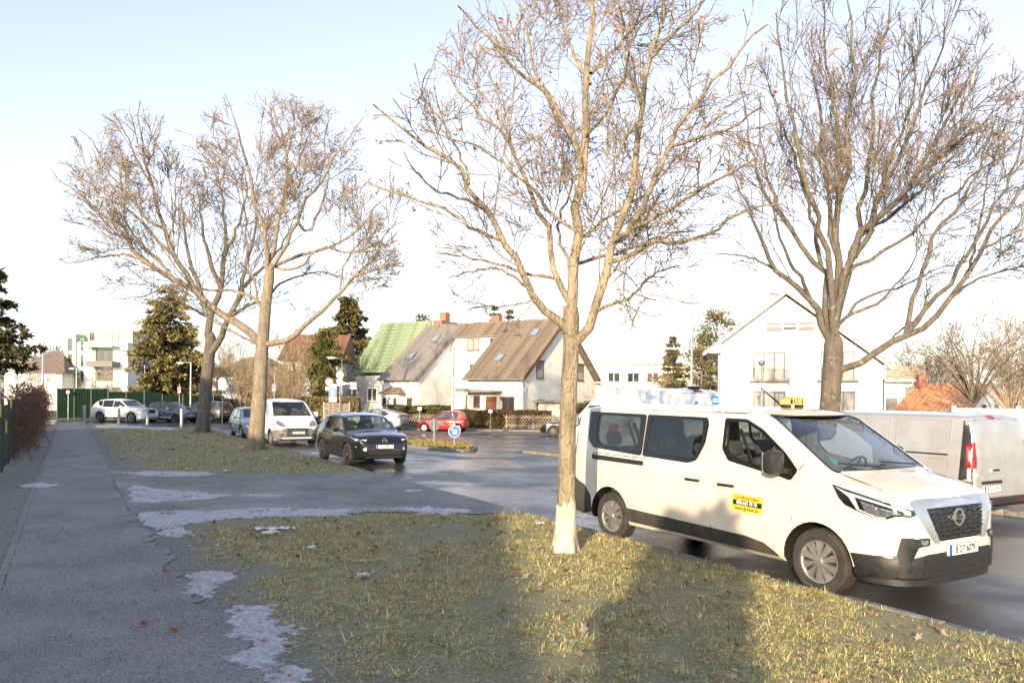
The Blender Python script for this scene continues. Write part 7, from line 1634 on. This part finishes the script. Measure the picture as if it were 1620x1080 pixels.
    conifer('shadow_conifer', 'slim unseen conifer added behind the viewpoint to cast a shadow', (-2.41, -5.83, VZ), 4.3, .58, 90, (.03, .04, .015), (.07, .08, .03), 40, .1, 1.3, .17, .35, bare=.02)  # added out of view to throw the narrow shadow towards the taxi
# ------------------------------------------------------------------ street furniture, fences, small things
GALV = mat('galvanised', (.34, .35, .36), .45, .6, noise=.2, nscale=10)
POSTW = mat('post_white', (.33, .34, .36), .5, noise=.1)
S_BLUE = mat('sign_blue', (.012, .10, .42), .35, noise=.06); S_RED = mat('sign_red', (.52, .015, .02), .35, noise=.06); S_WHT = mat('sign_white', (.78, .78, .77), .35, noise=.04)
S_CYAN = mat('sign_faded_blue', (.12, .36, .44), .4, noise=.12, nscale=8); S_BACK = mat('sign_back', (.40, .41, .42), .45, .5, noise=.12); S_YEL = mat('tag_yellow', (.55, .42, .06), .5, noise=.1)
FGREEN = mat('fence_green', (.0035, .016, .010), .8, spec=.1, noise=.25, nscale=3, bump=.05); WGREEN = mat('wire_green', (.025, .045, .028), .5, noise=.15)
VINE = mat('vine_bark', (.15, .075, .05), .85, noise=.3, nscale=3, col2=(.085, .05, .037)); VLEAF = mat('vine_leaf', (.30, .085, .035), .8, noise=.4, nscale=1.5, col2=(.16, .06, .03))
def gz(x, y): return float(hz(x, y))
def disc(root, c, r, th, m, nrm=(0, -1, 0), name='sign_face', n=28, off=0.):
    u = Vector((-nrm[1], nrm[0], 0)); M = frame(Vector(c) + Vector(nrm) * off, u, (0, 0, 1)); return MB().lathe([(0, 0), (r, 0), (r, th), (0, th)], n, M).build(name, m, root)
def plate_(root, c, poly, m, th=.012, nrm=(0, -1, 0), name='sign_face', off=0.):
    u = Vector((-nrm[1], nrm[0], 0)); M = frame(Vector(c) + Vector(nrm) * off, u, (0, 0, 1)); return MB().prism(poly, M, 0, th).build(name, m, root)
def rect(w_, h_, r=0.03): return round_poly([(-w_ / 2, -h_ / 2), (w_ / 2, -h_ / 2), (w_ / 2, h_ / 2), (-w_ / 2, h_ / 2)], r)
def post(root, h, r=.035, m=GALV, name='post', x=0, y=0): return MB().tube([(x, y, -.05), (x, y, h)], r, 10).build(name, m, root)
def lamp(name, label, px, top, d, arm=None, r=.06, hook=None):
    A = at(px, top, d); z = gz(A.x, d); root = thing(name, label, 'street lamp', (A.x, d, z)); h = A.z - z
    MB().tube([(0, 0, -.05), (0, 0, 1.0), (0, 0, 1.02), (0, 0, h)], [r * 1.35, r * 1.35, r, r * .75], 10).build('post', GALV, root)
    if arm:
        B = at(arm[0], arm[1], d); e = (B.x - A.x, 0, B.z - z); MB().tube([(0, 0, h - .05), (e[0] * .5, 0, (h + e[2]) / 2 + .03), e], r * .55, 8).build('arm', GALV, root)
        sg = 1 if e[0] > 0 else -1; hd = MB().rbox((e[0] + sg * .22, 0, e[2] + .01), (.62, .2, .1), .03).build('lamp_head', GALV, root, smooth=40); MB().rbox((e[0] + sg * .25, 0, e[2] - .05), (.4, .15, .03), .01).build('lamp_glass', LMPW, hd)
    else:
        hd = MB().lathe([(0, h + .32), (.2, h + .26), (.22, h + .2), (.15, h + .02), (.05, h)], 16).build('lamp_head', GALV, root, smooth=40); MB().lathe([(.19, h + .19), (.13, h + .03)], 16).build('lamp_glass', LMPW, hd)
def lattice(name, label, a, b, h):
    a = Vector((*a, 0)); b = Vector((*b, 0)); d = b - a; L_ = d.length; root = thing(name, label, 'fence', (a.x, a.y, gz(a.x, a.y) + .06), math.atan2(d.y, d.x))
    for x in np.arange(0, L_ + .1, L_ / max(1, round(L_ / 1.8))): MB().box((x, .06, h / 2), (.09, .09, h)).build('fence_post', WOOD_G, root)
    for z in (.25, h - .2): MB().box((L_ / 2, .025, z), (L_, .03, .06)).build('fence_rail', WOOD_G, root)
    n = int(L_ / .21); pr = {}
    for k in range(n):
        for sg in (-1, 1):
            if sg not in pr:
                M = Matrix.Rotation(sg * R(33), 3, 'Y'); o = MB().box((0, 0, 0), (.045, .02, h * 1.16), M=M).build('slat', WOOD_G, root); pr[sg] = o
            else: o = pr[sg].copy(); link(o, root)
            o.location = (.1 + k * .21, -.01 if sg > 0 else -.035, h / 2 + .02)
def corrugated(root, x0, x1, h, m, pitch=.19, amp=.03):
    V = []; F = []; xs = []
    k = max(1, int((x1 - x0) / pitch)); w_ = (x1 - x0) / k
    for i in range(k):
        for f, y in ((0, 0), (.3, 0), (.42, -amp), (.82, -amp), (.94, 0)): xs.append((x0 + (i + f) * w_, y))
    xs.append((x1, 0)); n = len(xs)
    V = [(x, y, .06) for x, y in xs] + [(x, y, h) for x, y in xs] + [(x, y + .012, .06) for x, y in xs] + [(x, y + .012, h) for x, y in xs]
    for i in range(n - 1): F += [(i, i + 1, n + i + 1, n + i), (2 * n + i + 1, 2 * n + i, 3 * n + i, 3 * n + i + 1), (n + i, n + i + 1, 3 * n + i + 1, 3 * n + i)]
    return mk('panel', V, F, m, root)
def make_street():
    # green sheet metal fence
    root = thing('sheet_metal_fence', 'dark green corrugated metal fence at the end of the footpath', 'fence', (at(90, 640, 60.5).x, 60.5, 0), R(3)); x = 0
    for i, (w_, h) in enumerate([(1.3, 2.38)] * 3 + [(1.4, 2.16)] * 3 + [(1.6, 1.92)] * 3):
        corrugated(root, x + .03, x + w_ - .03, h, FGREEN); MB().box((x, .05, h / 2 + .04), (.07, .07, h + .1)).build('fence_post', WGREEN, root); x += w_
    MB().box((x, .05, .95), (.07, .07, 1.9)).build('fence_post', WGREEN, root)
    # small round sign on the fence
    q = at(108, 620, 60); r_ = thing('prohibition_sign', 'small round red ringed sign fixed above the green fence', 'sign', (q.x, q.y, 0)); post(r_, q.z, .025, GALV); disc(r_, (0, -.04, q.z), .16, .02, S_RED); disc(r_, (0, -.065, q.z), .115, .006, S_WHT); disc(r_, (0, -.075, q.z), .05, .006, S_RED)
    # bollards
    for i, (px, py, lb) in enumerate(((133, 668, 'bollard nearest the footpath, tallest and leftmost of the row'), (188, 671, 'bollard in front of the white SUV door'), (233, 671, 'bollard in front of the white SUV grille'), (287, 672, 'bollard in front of the small grey car'))):
        g = gnd(px, py); b = thing('bollard', lb, 'bollard', (g.x, g.y, 0), group='white bollards before the car park'); h = (1.2, 1.05, 1.1, 1.08)[i]
        MB().lathe([(.09, -.05), (.09, h - .02), (.08, h), (0, h)], 14).build('post', POSTW, b, smooth=30); MB().lathe([(.093, h - .2), (.093, h - .1)], 14).build('band', GALV, b)
    # lamps
    lamp('street_lamp', 'tall street lamp with long arm rising between tree and white house', 1095, 480, 44, (1030, 466), .085)
    lamp('street_lamp', 'small park lamp in front of the white house balcony', 1205, 578, 46, None, .045)
    lamp('street_lamp', 'lamp with a short arm in front of the big spruce', 229, 578, 64, (214, 578), .07)
    lamp('street_lamp', 'lamp with short arm left of the leaning trunk', 302, 573, 60, (290, 574), .08)
    lamp('street_lamp', 'pale mast standing before the small gable house', 68, 558, 80, None, .11); lamp('street_lamp', 'thin lamp in front of the apartment block wall', 121, 583, 80, (117, 583), .06)
    lamp('street_lamp', 'hooked lamp above the round blue path sign', 541, 568, 52, (530, 566), .06)
    # path sign
    A = at(352, 607, 47); r_ = thing('path_sign', 'pale blue rounded path sign on a post behind the silver hatchback', 'sign', (A.x, A.y, 0)); post(r_, A.z + .3, .03)
    plate_(r_, (0, -.035, A.z), round_poly([(-.25, -.38), (.25, -.38), (.25, .2), (.12, .38), (-.12, .38), (-.25, .2)], .08), S_CYAN)
    for k, (dx, dz, s_) in enumerate(((-.09, .05, .12), (.09, -.03, .10))): plate_(r_, (dx, -.05, A.z + dz), [(-s_ * .4, -s_ * 1.4), (s_ * .4, -s_ * 1.4), (s_ * .5, s_ * .4), (s_ * .15, s_), (-s_ * .15, s_), (-s_ * .5, s_ * .4)], S_BACK, name='pictogram')
    for px, py, d, lb in ((284, 614, 58, 'small round no stopping sign left of the leaning trunk'), (338, 610, 56, 'no stopping sign half hidden right of the leaning trunk'), (434, 610, 54, 'round no stopping sign behind the white van')):
        A = at(px, py, d); r_ = thing('parking_sign', lb, 'sign', (A.x, A.y, gz(A.x, A.y)), group='no stopping signs'); z = A.z - gz(A.x, A.y); post(r_, z + (.9 if px == 434 else .35), .03); disc(r_, (0, -.04, z), .15, .012, S_RED); disc(r_, (0, -.055, z), .115, .006, S_BLUE); plate_(r_, (0, -.066, z), [(-.10, .07), (-.07, .10), (.10, -.07), (.07, -.10)], S_RED, .004, name='bar'); plate_(r_, (0, -.066, z), [(-.10, -.07), (-.07, -.10), (.10, .07), (.07, .10)], S_RED, .003, name='bar', off=.004); plate_(r_, (0, -.04, z - .27), rect(.24, .16, .02), S_WHT, name='plate')
    # junction cluster
    A = at(538, 593, 48); g = gz(A.x, 48); r_ = thing('sign_post', 'post with round pale blue sign and white plate beside the dead end sign', 'sign', (A.x, 48, g)); z = A.z - g; post(r_, z + .4, .04); disc(r_, (0, -.05, z), .24, .015, S_CYAN); plate_(r_, (0, -.066, z), [(-.14, -.035), (.03, -.035), (.03, -.10), (.15, 0), (.03, .10), (.03, .035), (-.14, .035)], S_WHT, .005, name='pictogram'); plate_(r_, (-.03, -.05, z - .48), rect(.36, .40, .02), S_WHT, name='plate')
    A = at(521, 604, 47.5); g = gz(A.x, 47.5); r_ = thing('prohibition_sign', 'red ringed round sign behind the dead end sign', 'sign', (A.x, 47.5, g)); z = A.z - g; post(r_, z + .3, .03); disc(r_, (0, -.04, z), .25, .012, S_RED); disc(r_, (0, -.055, z), .19, .006, S_WHT); plate_(r_, (-.05, -.04, z - .42), rect(.34, .22, .02), S_WHT, name='plate')
    A = at(527, 617, 46.5); g = gz(A.x, 46.5); r_ = thing('dead_end_sign', 'blue dead end sign with white T and red bar at the junction', 'sign', (A.x, 46.5, g)); z = A.z - g; post(r_, z + .4, .03); plate_(r_, (0, -.04, z + .0), rect(.46, .78, .04), S_BLUE)
    plate_(r_, (0, -.053, z), [(-.055, -.36), (.055, -.36), (.055, .0), (-.055, .0)], S_WHT, .005, name='pictogram'); plate_(r_, (0, -.053, z), [(-.15, .0), (.15, .0), (.15, .075), (-.15, .075)], S_RED, .005, name='bar', off=0.)
    plate_(r_, (.02, -.053, z + .23), rect(.34, .24, .02), S_WHT, .005, name='pictogram'); plate_(r_, (0, -.04, z - .56), rect(.42, .3, .02), S_WHT, name='plate')
    A = at(557, 609, 49); g = gz(A.x, 49); r_ = thing('street_name_sign', 'white street name signs on a thin post at the junction', 'sign', (A.x, 49, g)); z = A.z - g; post(r_, z + .15, .03); plate_(r_, (-.25, -.04, z + .08), rect(1.05, .19, .01), S_WHT, name='name_plate'); plate_(r_, (-.1, -.06, z - .16), rect(.8, .17, .01), S_BACK, name='name_plate')
    # traffic island signs
    A = at(719, 682, 33); g = gz(A.x, 33) + .12; r_ = thing('keep_right_sign', 'round blue sign with white arrow on the traffic island', 'sign', (A.x, 33, g)); z = A.z - g; post(r_, z + .28, .04)
    disc(r_, (0, -.05, z), .26, .014, S_WHT); disc(r_, (0, -.066, z), .245, .006, S_BLUE); c_, s_ = math.cos(R(-45)), math.sin(R(-45)); ar = [(-.17, -.026), (.06, -.026), (-.01, -.10), (.055, -.10), (.155, 0), (.055, .10), (-.01, .10), (.06, .026), (-.17, .026)]; plate_(r_, (0, -.073, z), [(x * c_ - y * s_, x * s_ + y * c_) for x, y in ar], S_WHT, .005, name='arrow')
    A = at(687, 672, 36); g = gz(A.x, 36) + .12; r_ = thing('round_sign', 'grey back of a round sign on the far end of the traffic island', 'sign', (A.x, 36, g)); z = A.z - g; post(r_, z + .25, .04, GALV); disc(r_, (0, .03, z), .30, .014, S_BACK, (.75, -.66, 0)); disc(r_, (0, .03, z), .30, .006, S_BLUE, (.75, -.66, 0), off=-.008, name='sign_front')
    # fences before the houses, gate, wall on the right
    lattice('lattice_fence', 'light wooden lattice fence left of the red car', (-8.6, 57.2), (-5.2, 57.2), .95); lattice('lattice_fence', 'brown wooden lattice fence right of the red car', (-.4, 57.2), (3.6, 57.2), 1.05)
    r_ = thing('slatted_gate', 'grey slatted gate beside the road signs', 'gate', (at(512, 660, 57).x, 57, gz(-13, 57)))
    for k in range(9): MB().box((.95, 0, .25 + k * .16), (1.9, .03, .11)).build('slat', WOOD_G, r_)
    for x in (0, 1.9): MB().box((x, .05, .85), (.1, .1, 1.7)).build('gate_post', RAIL, r_)
    A = at(640, 655, 57); 
    for px, d, lb in ((664, 56.8, 'white letter box at the hedge behind the red car'), (776, 56.8, 'small white meter box at the lattice fence')):
        A = at(px, 648 if px < 700 else 652, d); r_ = thing('letter_box', lb, 'letter box', (A.x, d, gz(A.x, d) + .08)); post(r_, A.z - gz(A.x, d) - .1, .03); MB().rbox((0, 0, A.z - gz(A.x, d)), (.30, .2, .26), .03).build('box', S_WHT, r_)
    A = at(1508, 645, 24); r_ = thing('garden_wall', 'pale grey panel wall behind the silver panel van', 'wall', (A.x, 24, gz(A.x, 24)), R(-12)); h = A.z - gz(A.x, 24)
    for k in range(4): MB().rbox((.9 + k * 1.8, 0, h / 2), (1.76, .1, h), .01).build('wall_panel', mat('concrete', (.42, .42, .41), .85, noise=.15, nscale=4), r_); MB().box((k * 1.8, 0, h / 2 + .04), (.14, .16, h + .08)).build('wall_post', ZINC, r_)
    A = at(1512, 646, 26); r_ = thing('banner', 'blue and white banner behind the silver van roof', 'banner', (A.x, 26, gz(A.x, 26))); z = A.z - gz(A.x, 26)
    MB().box((0, 0, z - .52), (.62, .02, .9)).build('cloth', S_BLUE, r_); MB().box((.05, -.016, z - .2), (.4, .006, .12)).build('stripe', S_WHT, r_)
    for x in (-.33, .33): MB().tube([(x, .02, 0), (x, .02, z - .02)], .02, 6).build('pole', GALV, r_)
    # wire fence with creeper
    r_ = thing('wire_fence', 'green wire mesh fence along the left side of the footpath', 'fence', (*st(18, -1.42), VZ), R(120))
    proto = None
    for k in range(18):
        x = k * 2.4; MB().box((x, 0, .85), (.06, .06, 1.85)).build('fence_post', WGREEN, r_)
        if proto is None:
            mb = MB()
            for i in range(48): mb.box((i * .05, 0, .85), (.006, .006, 1.6))
            for z in np.arange(.08, 1.66, .2): mb.box((1.2, 0, z), (2.4, .008, .008))
            proto = mb.build('wire_mesh', WGREEN, r_); proto.location = (x, 0, 0)
        else: o = proto.copy(); link(o, r_); o.location = (x, 0, 0)
    for k, (x, z) in enumerate(((3.4, 1.55), (5.4, 1.1), (7.2, 1.7))): MB().box((x, -.05, z), (.16, .03, .3)).build('tag', S_YEL, r_)
    r = np.random.default_rng(99); B = 1700; root = thing('creeper', 'tangled reddish brown creeper covering the wire fence', 'creeper', (*st(25.5, -1.42), VZ), R(120))
    L_ = 31.0; x0 = r.uniform(0, L_, B); hh = 1.95 + .22 * np.sin(x0 * .9) + .2 * np.sin(x0 * 2.3 + 1); z0 = hh * r.uniform(.0, 1.0, B) ** .6; K = 8; P = np.zeros((B, K, 3)); P[:, 0] = np.stack([x0, r.normal(0, .16, B) - .05, z0], 1)
    d = np.stack([r.normal(0, .8, B), r.normal(-.12, .45, B), r.normal(.1, .7, B)], 1)
    for k in range(1, K):
        d += r.normal(size=(B, 3)) * .35; d[:, 2] -= .18; d[:, 1] -= (P[:, k - 1, 1]) * .5; d /= np.linalg.norm(d, axis=1, keepdims=True); P[:, k] = P[:, k - 1] + d * r.uniform(.10, .22, (B, 1)); P[:, k, 2] = np.clip(P[:, k, 2], .03, 2.7)
    V, F = tubes(P, np.repeat(np.linspace(.009, .004, K)[None], B, 0) * r.uniform(.7, 1.6, (B, 1)), 3); o = mk_fast('stems', V, F, VINE, root, smooth=True); o['kind'] = 'stuff'
    n = 3000; c = P[r.integers(0, B, n), r.integers(0, K, n)] + r.normal(0, .05, (n, 3)); c = c[(c[:, 2] > r.uniform(.0, 2.4, n))]; leafquads('leaves', c, .04, VLEAF, root, r)
    # core so the far houses do not show through the whole tangle
    hedge('hedge', 'orange brown beech hedge at the end of the creeper fence', [tuple(st(57.5, -1.7)), tuple(st(63.5, -1.9))], .7, 2.0, 98, ((.16, .075, .03), (.34, .17, .06)), dens=700, size=.06, z0=0)

GRASSM = None
def make_grass(isl):
    r = np.random.default_rng(123)
    m = mat('grass_blades', (1, 1, 1), .75, attr=True, noise=.1, nscale=2, col2=(.9, .9, .85), spec=.25)
    def field(name, label, t0, t1, n0, n1, dens, h, wd, ok, seed, parent=None, tuft=.5):
        r = np.random.default_rng(seed); k = int((t1 - t0) * (n1 - n0) * dens); t = r.uniform(t0, t1, k); n = r.uniform(n0, n1, k); x, y = S_(t, n)
        keep = ok(x, y, t, n, r)
        for po in SNOW_POLYS:
            a_ = np.array(po); lo_, hi_ = a_.min(0), a_.max(0)
            for i_ in np.nonzero(keep & (x > lo_[0]) & (x < hi_[0]) & (y > lo_[1]) & (y < hi_[1]))[0]:
                if pin((x[i_], y[i_]), po): keep[i_] = False
        x, y, t, n = x[keep], y[keep], t[keep], n[keep]; k = len(x)
        # gather the blades into tufts, part of them lying flat
        nt_ = max(8, k // 22); tc_ = r.integers(0, k, nt_); own = tc_[r.integers(0, nt_, k)]; pull = r.random(k) < .62
        rad_ = np.abs(r.normal(0, .045 if h < .05 else .12, k)); th_ = r.uniform(0, 2 * np.pi, k)
        x = np.where(pull, x[own] + rad_ * np.cos(th_), x); y = np.where(pull, y[own] + rad_ * np.sin(th_), y); n = x * N[0] + y * N[1]
        tall = np.where(pull, r.lognormal(0, .5, k)[own], .62)
        z = verge_z(x, y) - .004
        g = np.clip(.5 + .55 * vnoise(x, y, 1.1, 7) + .35 * vnoise(x, y, 3.7, 8) + r.normal(0, .25, k), 0, 1)[:, None]
        flat = r.random(k) < .45
        hh = h * np.clip(tall, .35, 2.2) * r.lognormal(0, .35, k) * (.7 + .5 * g[:, 0]) * (1 - .45 * sstep(1.9 - n, 0, .9)); ln = np.abs(r.normal(.8, .5, k)) * hh * np.where(flat, 1.9, 1); hh = hh * np.where(flat, .42, 1); a = r.uniform(0, 2 * np.pi, k)
        a = np.where(pull, th_ + r.normal(0, .7, k), a)
        dx, dy = np.cos(a), np.sin(a); sx, sy = -dy * wd * .5, dx * wd * .5
        w_ = r.uniform(.6, 1.3, k)
        b0 = np.stack([x - sx * w_, y - sy * w_, z], 1); b1 = np.stack([x + sx * w_, y + sy * w_, z], 1)
        m0 = np.stack([x + dx * ln * .4 - sx * w_ * .8, y + dy * ln * .4 - sy * w_ * .8, z + hh * .62], 1); m1 = np.stack([x + dx * ln * .4 + sx * w_ * .8, y + dy * ln * .4 + sy * w_ * .8, z + hh * .62], 1)
        tp = np.stack([x + dx * ln * 1.15, y + dy * ln * 1.15, z + hh * .92], 1); tp2 = tp + np.stack([sx * .2, sy * .2, sx * 0], 1)
        V = np.stack([b0, b1, m1, m0, tp2, tp], 1).reshape(-1, 3); i = np.arange(k)[:, None] * 6; F = np.concatenate([i + np.array([[0, 1, 2, 3]]), i + np.array([[3, 2, 4, 5]])], 0)
        green = np.array([.21, .265, .095]); straw = np.array([.66, .53, .29]); olive = np.array([.42, .39, .165])
        q = r.random((k, 1)); dry = np.clip(.42 + .45 * vnoise(x, y, .9, 17)[:, None] + r.normal(0, .22, (k, 1)), 0, 1)
        gt = (r.random(k)[own] < .38)[:, None] & pull[:, None]; c = np.where((flat[:, None] & (q < .75)) | (q < .02 + dry * .42), straw, np.where(gt, green, olive)) * r.uniform(.6, 1.3, (k, 1))
        o = mk_fast(name, V, F, m, parent, col=np.repeat(c, 6, 0)); return tag(o, label, 'grass', kind='stuff')
    bare = lambda x, y, r: vnoise(x, y, 2.6, 31) + vnoise(x, y, 7, 32) * .5 + r.normal(0, .28, len(x)) > -.22
    def near(x, y, t, n, r): 
        e = 1.45 + .35 * vnoise(x, y, 2.5, 41) + .25 * r.normal(size=len(x)) + .35 * sstep(9 - t, 0, 4)
        view = (np.abs(x) < .70 * y + .6) & (y > 4.0)
        return (n > e) & (y < 12.7 + .05 * n + .15 * r.normal(size=len(x))) & bare(x, y, r) & view
    field('grass', 'patchy straw and green grass on the near lawn', -3, 16, 1.0, 6.73, 4900, .0235, .0068, near, 1)
    def mid(x, y, t, n, r):
        e = 1.25 + .45 * vnoise(x, y, 1.6, 42) + .2 * r.normal(size=len(x)) + .9 * sstep(27 - t, 0, 5)
        return (n > e) & (y > 19.2 + .25 * r.normal(size=len(x))) & bare(x, y, r) & (t < 56 - 1.75 * np.maximum(n, 0))
    field('grass', 'short olive grass on the far lawn beyond the gravel drive', 17, 56, 1.0, 6.7, 560, .034, .014, mid, 2)
    field('grass', 'thin weeds between fence and footpath', 4, 40, -1.35, -.66, 420, .035, .008, lambda x, y, t, n, r: vnoise(x, y, 1.7, 51) + r.normal(0, .3, len(x)) > .2, 3)
    # island turf
    ce, inner, zf = isl; rr = np.random.default_rng(5); P = []
    poly = [(p.x, p.y) for p in inner]; a = np.array(poly); lo, hi = a.min(0), a.max(0)
    while len(P) < 4200:
        q = rr.uniform(lo, hi)
        if pin(q, poly): P.append((q[0], q[1], zf(Vector((q[0], q[1], 0))) + .15))
    P = np.array(P); t = rr.random((len(P), 1)); leafq = leafquads('grass', P, .09, FOL, None, rr, col=np.array([[.17, .155, .05]]) * (1 - t) + np.array([[.30, .23, .11]]) * t); tag(leafq, 'dry grass on the traffic island', 'grass', kind='stuff')
    # loose grit on the near path
    rp = np.random.default_rng(15); k = 5500; t = 3.5 + 11 * rp.random(k) ** 1.5; n = rp.uniform(-.55, 1.5, k); k2 = 1500; t2 = rp.uniform(10, 22, k2); n2 = rp.uniform(1, 6.6, k2); x2, y2 = S_(t2, n2); ok2 = (y2 > 12.9) & (y2 < 19)
    x, y = S_(t, n); x = np.r_[x, x2[ok2]]; y = np.r_[y, y2[ok2]]; k = len(x); sz = rp.lognormal(-5.6, .45, k) * np.where(y > 12.9, 1.8, 1); O = np.array([[1, 0, 0], [-1, 0, 0], [0, 1, 0], [0, -1, 0], [0, 0, .7], [0, 0, -.7]]) 
    V = (O[None] * rp.uniform(.6, 1.4, (k, 6, 1)) * sz[:, None, None]); an = rp.uniform(0, 6.28, k); ca_, sa_ = np.cos(an)[:, None], np.sin(an)[:, None]; V = np.stack([V[..., 0] * ca_ - V[..., 1] * sa_, V[..., 0] * sa_ + V[..., 1] * ca_, V[..., 2]], -1) + np.stack([x, y, verge_z(x, y) * .35 + VZ * .65 + .015], 1)[:, None]
    F = (np.arange(k)[:, None, None] * 6 + np.array([[0, 2, 4], [2, 1, 4], [1, 3, 4], [3, 0, 4], [2, 0, 5], [1, 2, 5], [3, 1, 5], [0, 3, 5]])[None]).reshape(-1, 3)
    cl = np.repeat(rp.uniform(.05, .34, (k, 1)) * np.array([[1, .97, .93]]), 6, 0); tag(mk_fast('gravel', V.reshape(-1, 3), F, mat('grit', (1, 1, 1), .85, attr=True, noise=.2, nscale=60, col2=(.8, .8, .8)), col=cl), 'loose grit lying on the footpath and drive', 'gravel', kind='stuff')
    # fallen leaves
    L3 = mat('fallen_leaf', (1, 1, 1), .8, attr=True, noise=.25, nscale=40, col2=(.7, .65, .6), spec=.2)
    def litter(name, label, k, ok, seed, sz, t0, t1):
        r = np.random.default_rng(seed); t = r.uniform(t0, t1, k); n = 1.2 + 5.4 * r.random(k) ** .7; x, y = S_(t, n); keep = ok(x, y); x, y = x[keep], y[keep]; k = len(x)
        C_ = np.stack([x, y, verge_z(x, y) + .03 + r.uniform(0, .015, k)], 1); V = []; a0 = r.uniform(0, 2 * np.pi, k); s = sz * r.uniform(.5, 1.3, k); tl = r.normal(0, .35, (k, 2))
        col = np.where(r.random((k, 1)) < .42, np.array([[.36, .25, .16]]), np.where(r.random((k, 1)) < .5, np.array([[.25, .13, .075]]), np.array([[.45, .36, .27]]))) * r.uniform(.6, 1.2, (k, 1))
        rad = np.array([1, .45, .85, .4, .95, .45, .8, .35, .9, .45]); nn = len(rad)
        for j in range(nn):
            aa = a0 + 2 * np.pi * j / nn; u, v = np.cos(aa) * rad[j] * s, np.sin(aa) * rad[j] * s; V.append(C_ + np.stack([u, v, u * tl[:, 0] + v * tl[:, 1] + .25 * s * rad[j] ** 2 * r.uniform(-.2, 1, k)], 1))
        V.append(C_); V = np.stack(V, 1).reshape(-1, 3); i = np.arange(k)[:, None] * (nn + 1); F = np.concatenate([i + np.array([[j, (j + 1) % nn, nn]]) for j in range(nn)], 0)
        o = mk_fast(name, V, F, L3, col=np.repeat(col, nn + 1, 0)); tag(o, label, 'leaves', kind='stuff')
    litter('fallen_leaves', 'brown fallen leaves scattered over the near lawn', 1500, lambda x, y: y < 12.6, 9, .042, -3, 15)
    litter('fallen_leaves', 'fallen leaves scattered over the far lawn', 260, lambda x, y: y > 19.5, 10, .06, 20, 45)
    LM = mat('path_leaf', (.34, .13, .055), .8, noise=.3, nscale=30)
    for px, py, lb in ((262, 905, 'two orange leaves lying on the footpath'), (275, 999, 'single orange leaf on the near footpath'), (228, 988, 'curled brown leaf on the footpath')):
        g = gnd(px, py, VZ + .015); V = []; nn = 10; rad = [1, .45, .85, .4, .95, .45, .8, .35, .9, .45]
        for j in range(nn): a = 2 * math.pi * j / nn; V.append((g.x + math.cos(a) * rad[j] * .055, g.y + math.sin(a) * rad[j] * .055, VZ + .03 + .02 * (j % 3)))
        V.append((g.x, g.y, VZ + .024)); tag(mk('leaf', V, [(j, (j + 1) % nn, nn) for j in range(nn)], LM), lb, 'leaf')
    # litter on the lawn
    PAP = mat('paper_white', (.72, .72, .71), .8, noise=.12, nscale=30, bump=.4, bscale=60); CUP = mat('cup_plastic', (.55, .60, .70), .3, noise=.15, nscale=30); STK = mat('stick_wood', (.36, .29, .2), .85, noise=.3, nscale=20)
    r = np.random.default_rng(77)
    def tissue(px, py, label, ln, wd, rot):
        g = gnd(px, py, VZ + .02); n1, n2 = 14, 6; V = []
        for i in range(n1):
            for j in range(n2):
                u = (i / (n1 - 1) - .5) * ln; v = (j / (n2 - 1) - .5) * wd * (.6 + .6 * math.sin(i * .9) ** 2); V.append((g.x + u * math.cos(rot) - v * math.sin(rot), g.y + u * math.sin(rot) + v * math.cos(rot), VZ + .035 + .025 * r.random() + .02 * math.sin(i * 1.7 + j)))
        F = [(i * n2 + j, i * n2 + n2 + j, i * n2 + n2 + j + 1, i * n2 + j + 1) for i in range(n1 - 1) for j in range(n2 - 1)]; tag(mk('crumpled_tissue', V, F, PAP, smooth=True), label, 'tissue')
    tissue(432, 838, 'long crumpled white tissue on the lawn edge', .62, .12, .1); tissue(428, 845, 'short crumpled white tissue beside the long one', .2, .2, 1.2)
    tissue(575, 913, 'scrap of white paper on the lawn', .12, .10, .7); tissue(500, 690 + 28, 'white scrap on the far lawn near the forked tree', .25, .12, .2); tissue(358, 746, 'white scrap beside the thin snow strip', .22, .14, .5); tissue(855, 830, 'pale scrap lying near the whitewashed trunk', .12, .1, .3)
    g = gnd(493, 869, VZ + .02); c_ = thing('crushed_cup', 'crushed translucent plastic cup on the lawn', 'cup', (g.x, g.y, VZ + .05)); M = Matrix.Rotation(R(80), 4, 'Y'); q = MB().lathe([(.022, 0), (.03, .05), (.034, .1), (.036, .102), (.032, .1), (.02, .004)], 14, M).build('cup_body', CUP, c_, smooth=40); q.location = (-.05, 0, 0)
    for v in q.data.vertices: v.co.z *= .6; v.co.y += .008 * math.sin(v.co.x * 60)
    g = gnd(580, 889, VZ + .02); s_ = MB().tube([(g.x - .16, g.y - .02, VZ + .035), (g.x - .02, g.y, VZ + .045), (g.x + .16, g.y + .05, VZ + .05)], [.014, .012, .010], 6).build('stick', STK); tag(s_, 'broken wooden stick lying on the lawn', 'stick')
    g = gnd(548, 887, VZ + .02); s_ = MB().tube([(g.x - .1, g.y, VZ + .035), (g.x + .1, g.y + .03, VZ + .04)], .008, 5).build('stick', STK); tag(s_, 'shorter thin stick left of the broken stick', 'stick')
# ------------------------------------------------------------------ assemble
isl = make_ground()
make_buildings()
make_trees()
make_taxi(); make_panel_van(); make_high_van(); make_white_van(); make_cars()
make_street()
make_snow()
make_grass(isl)
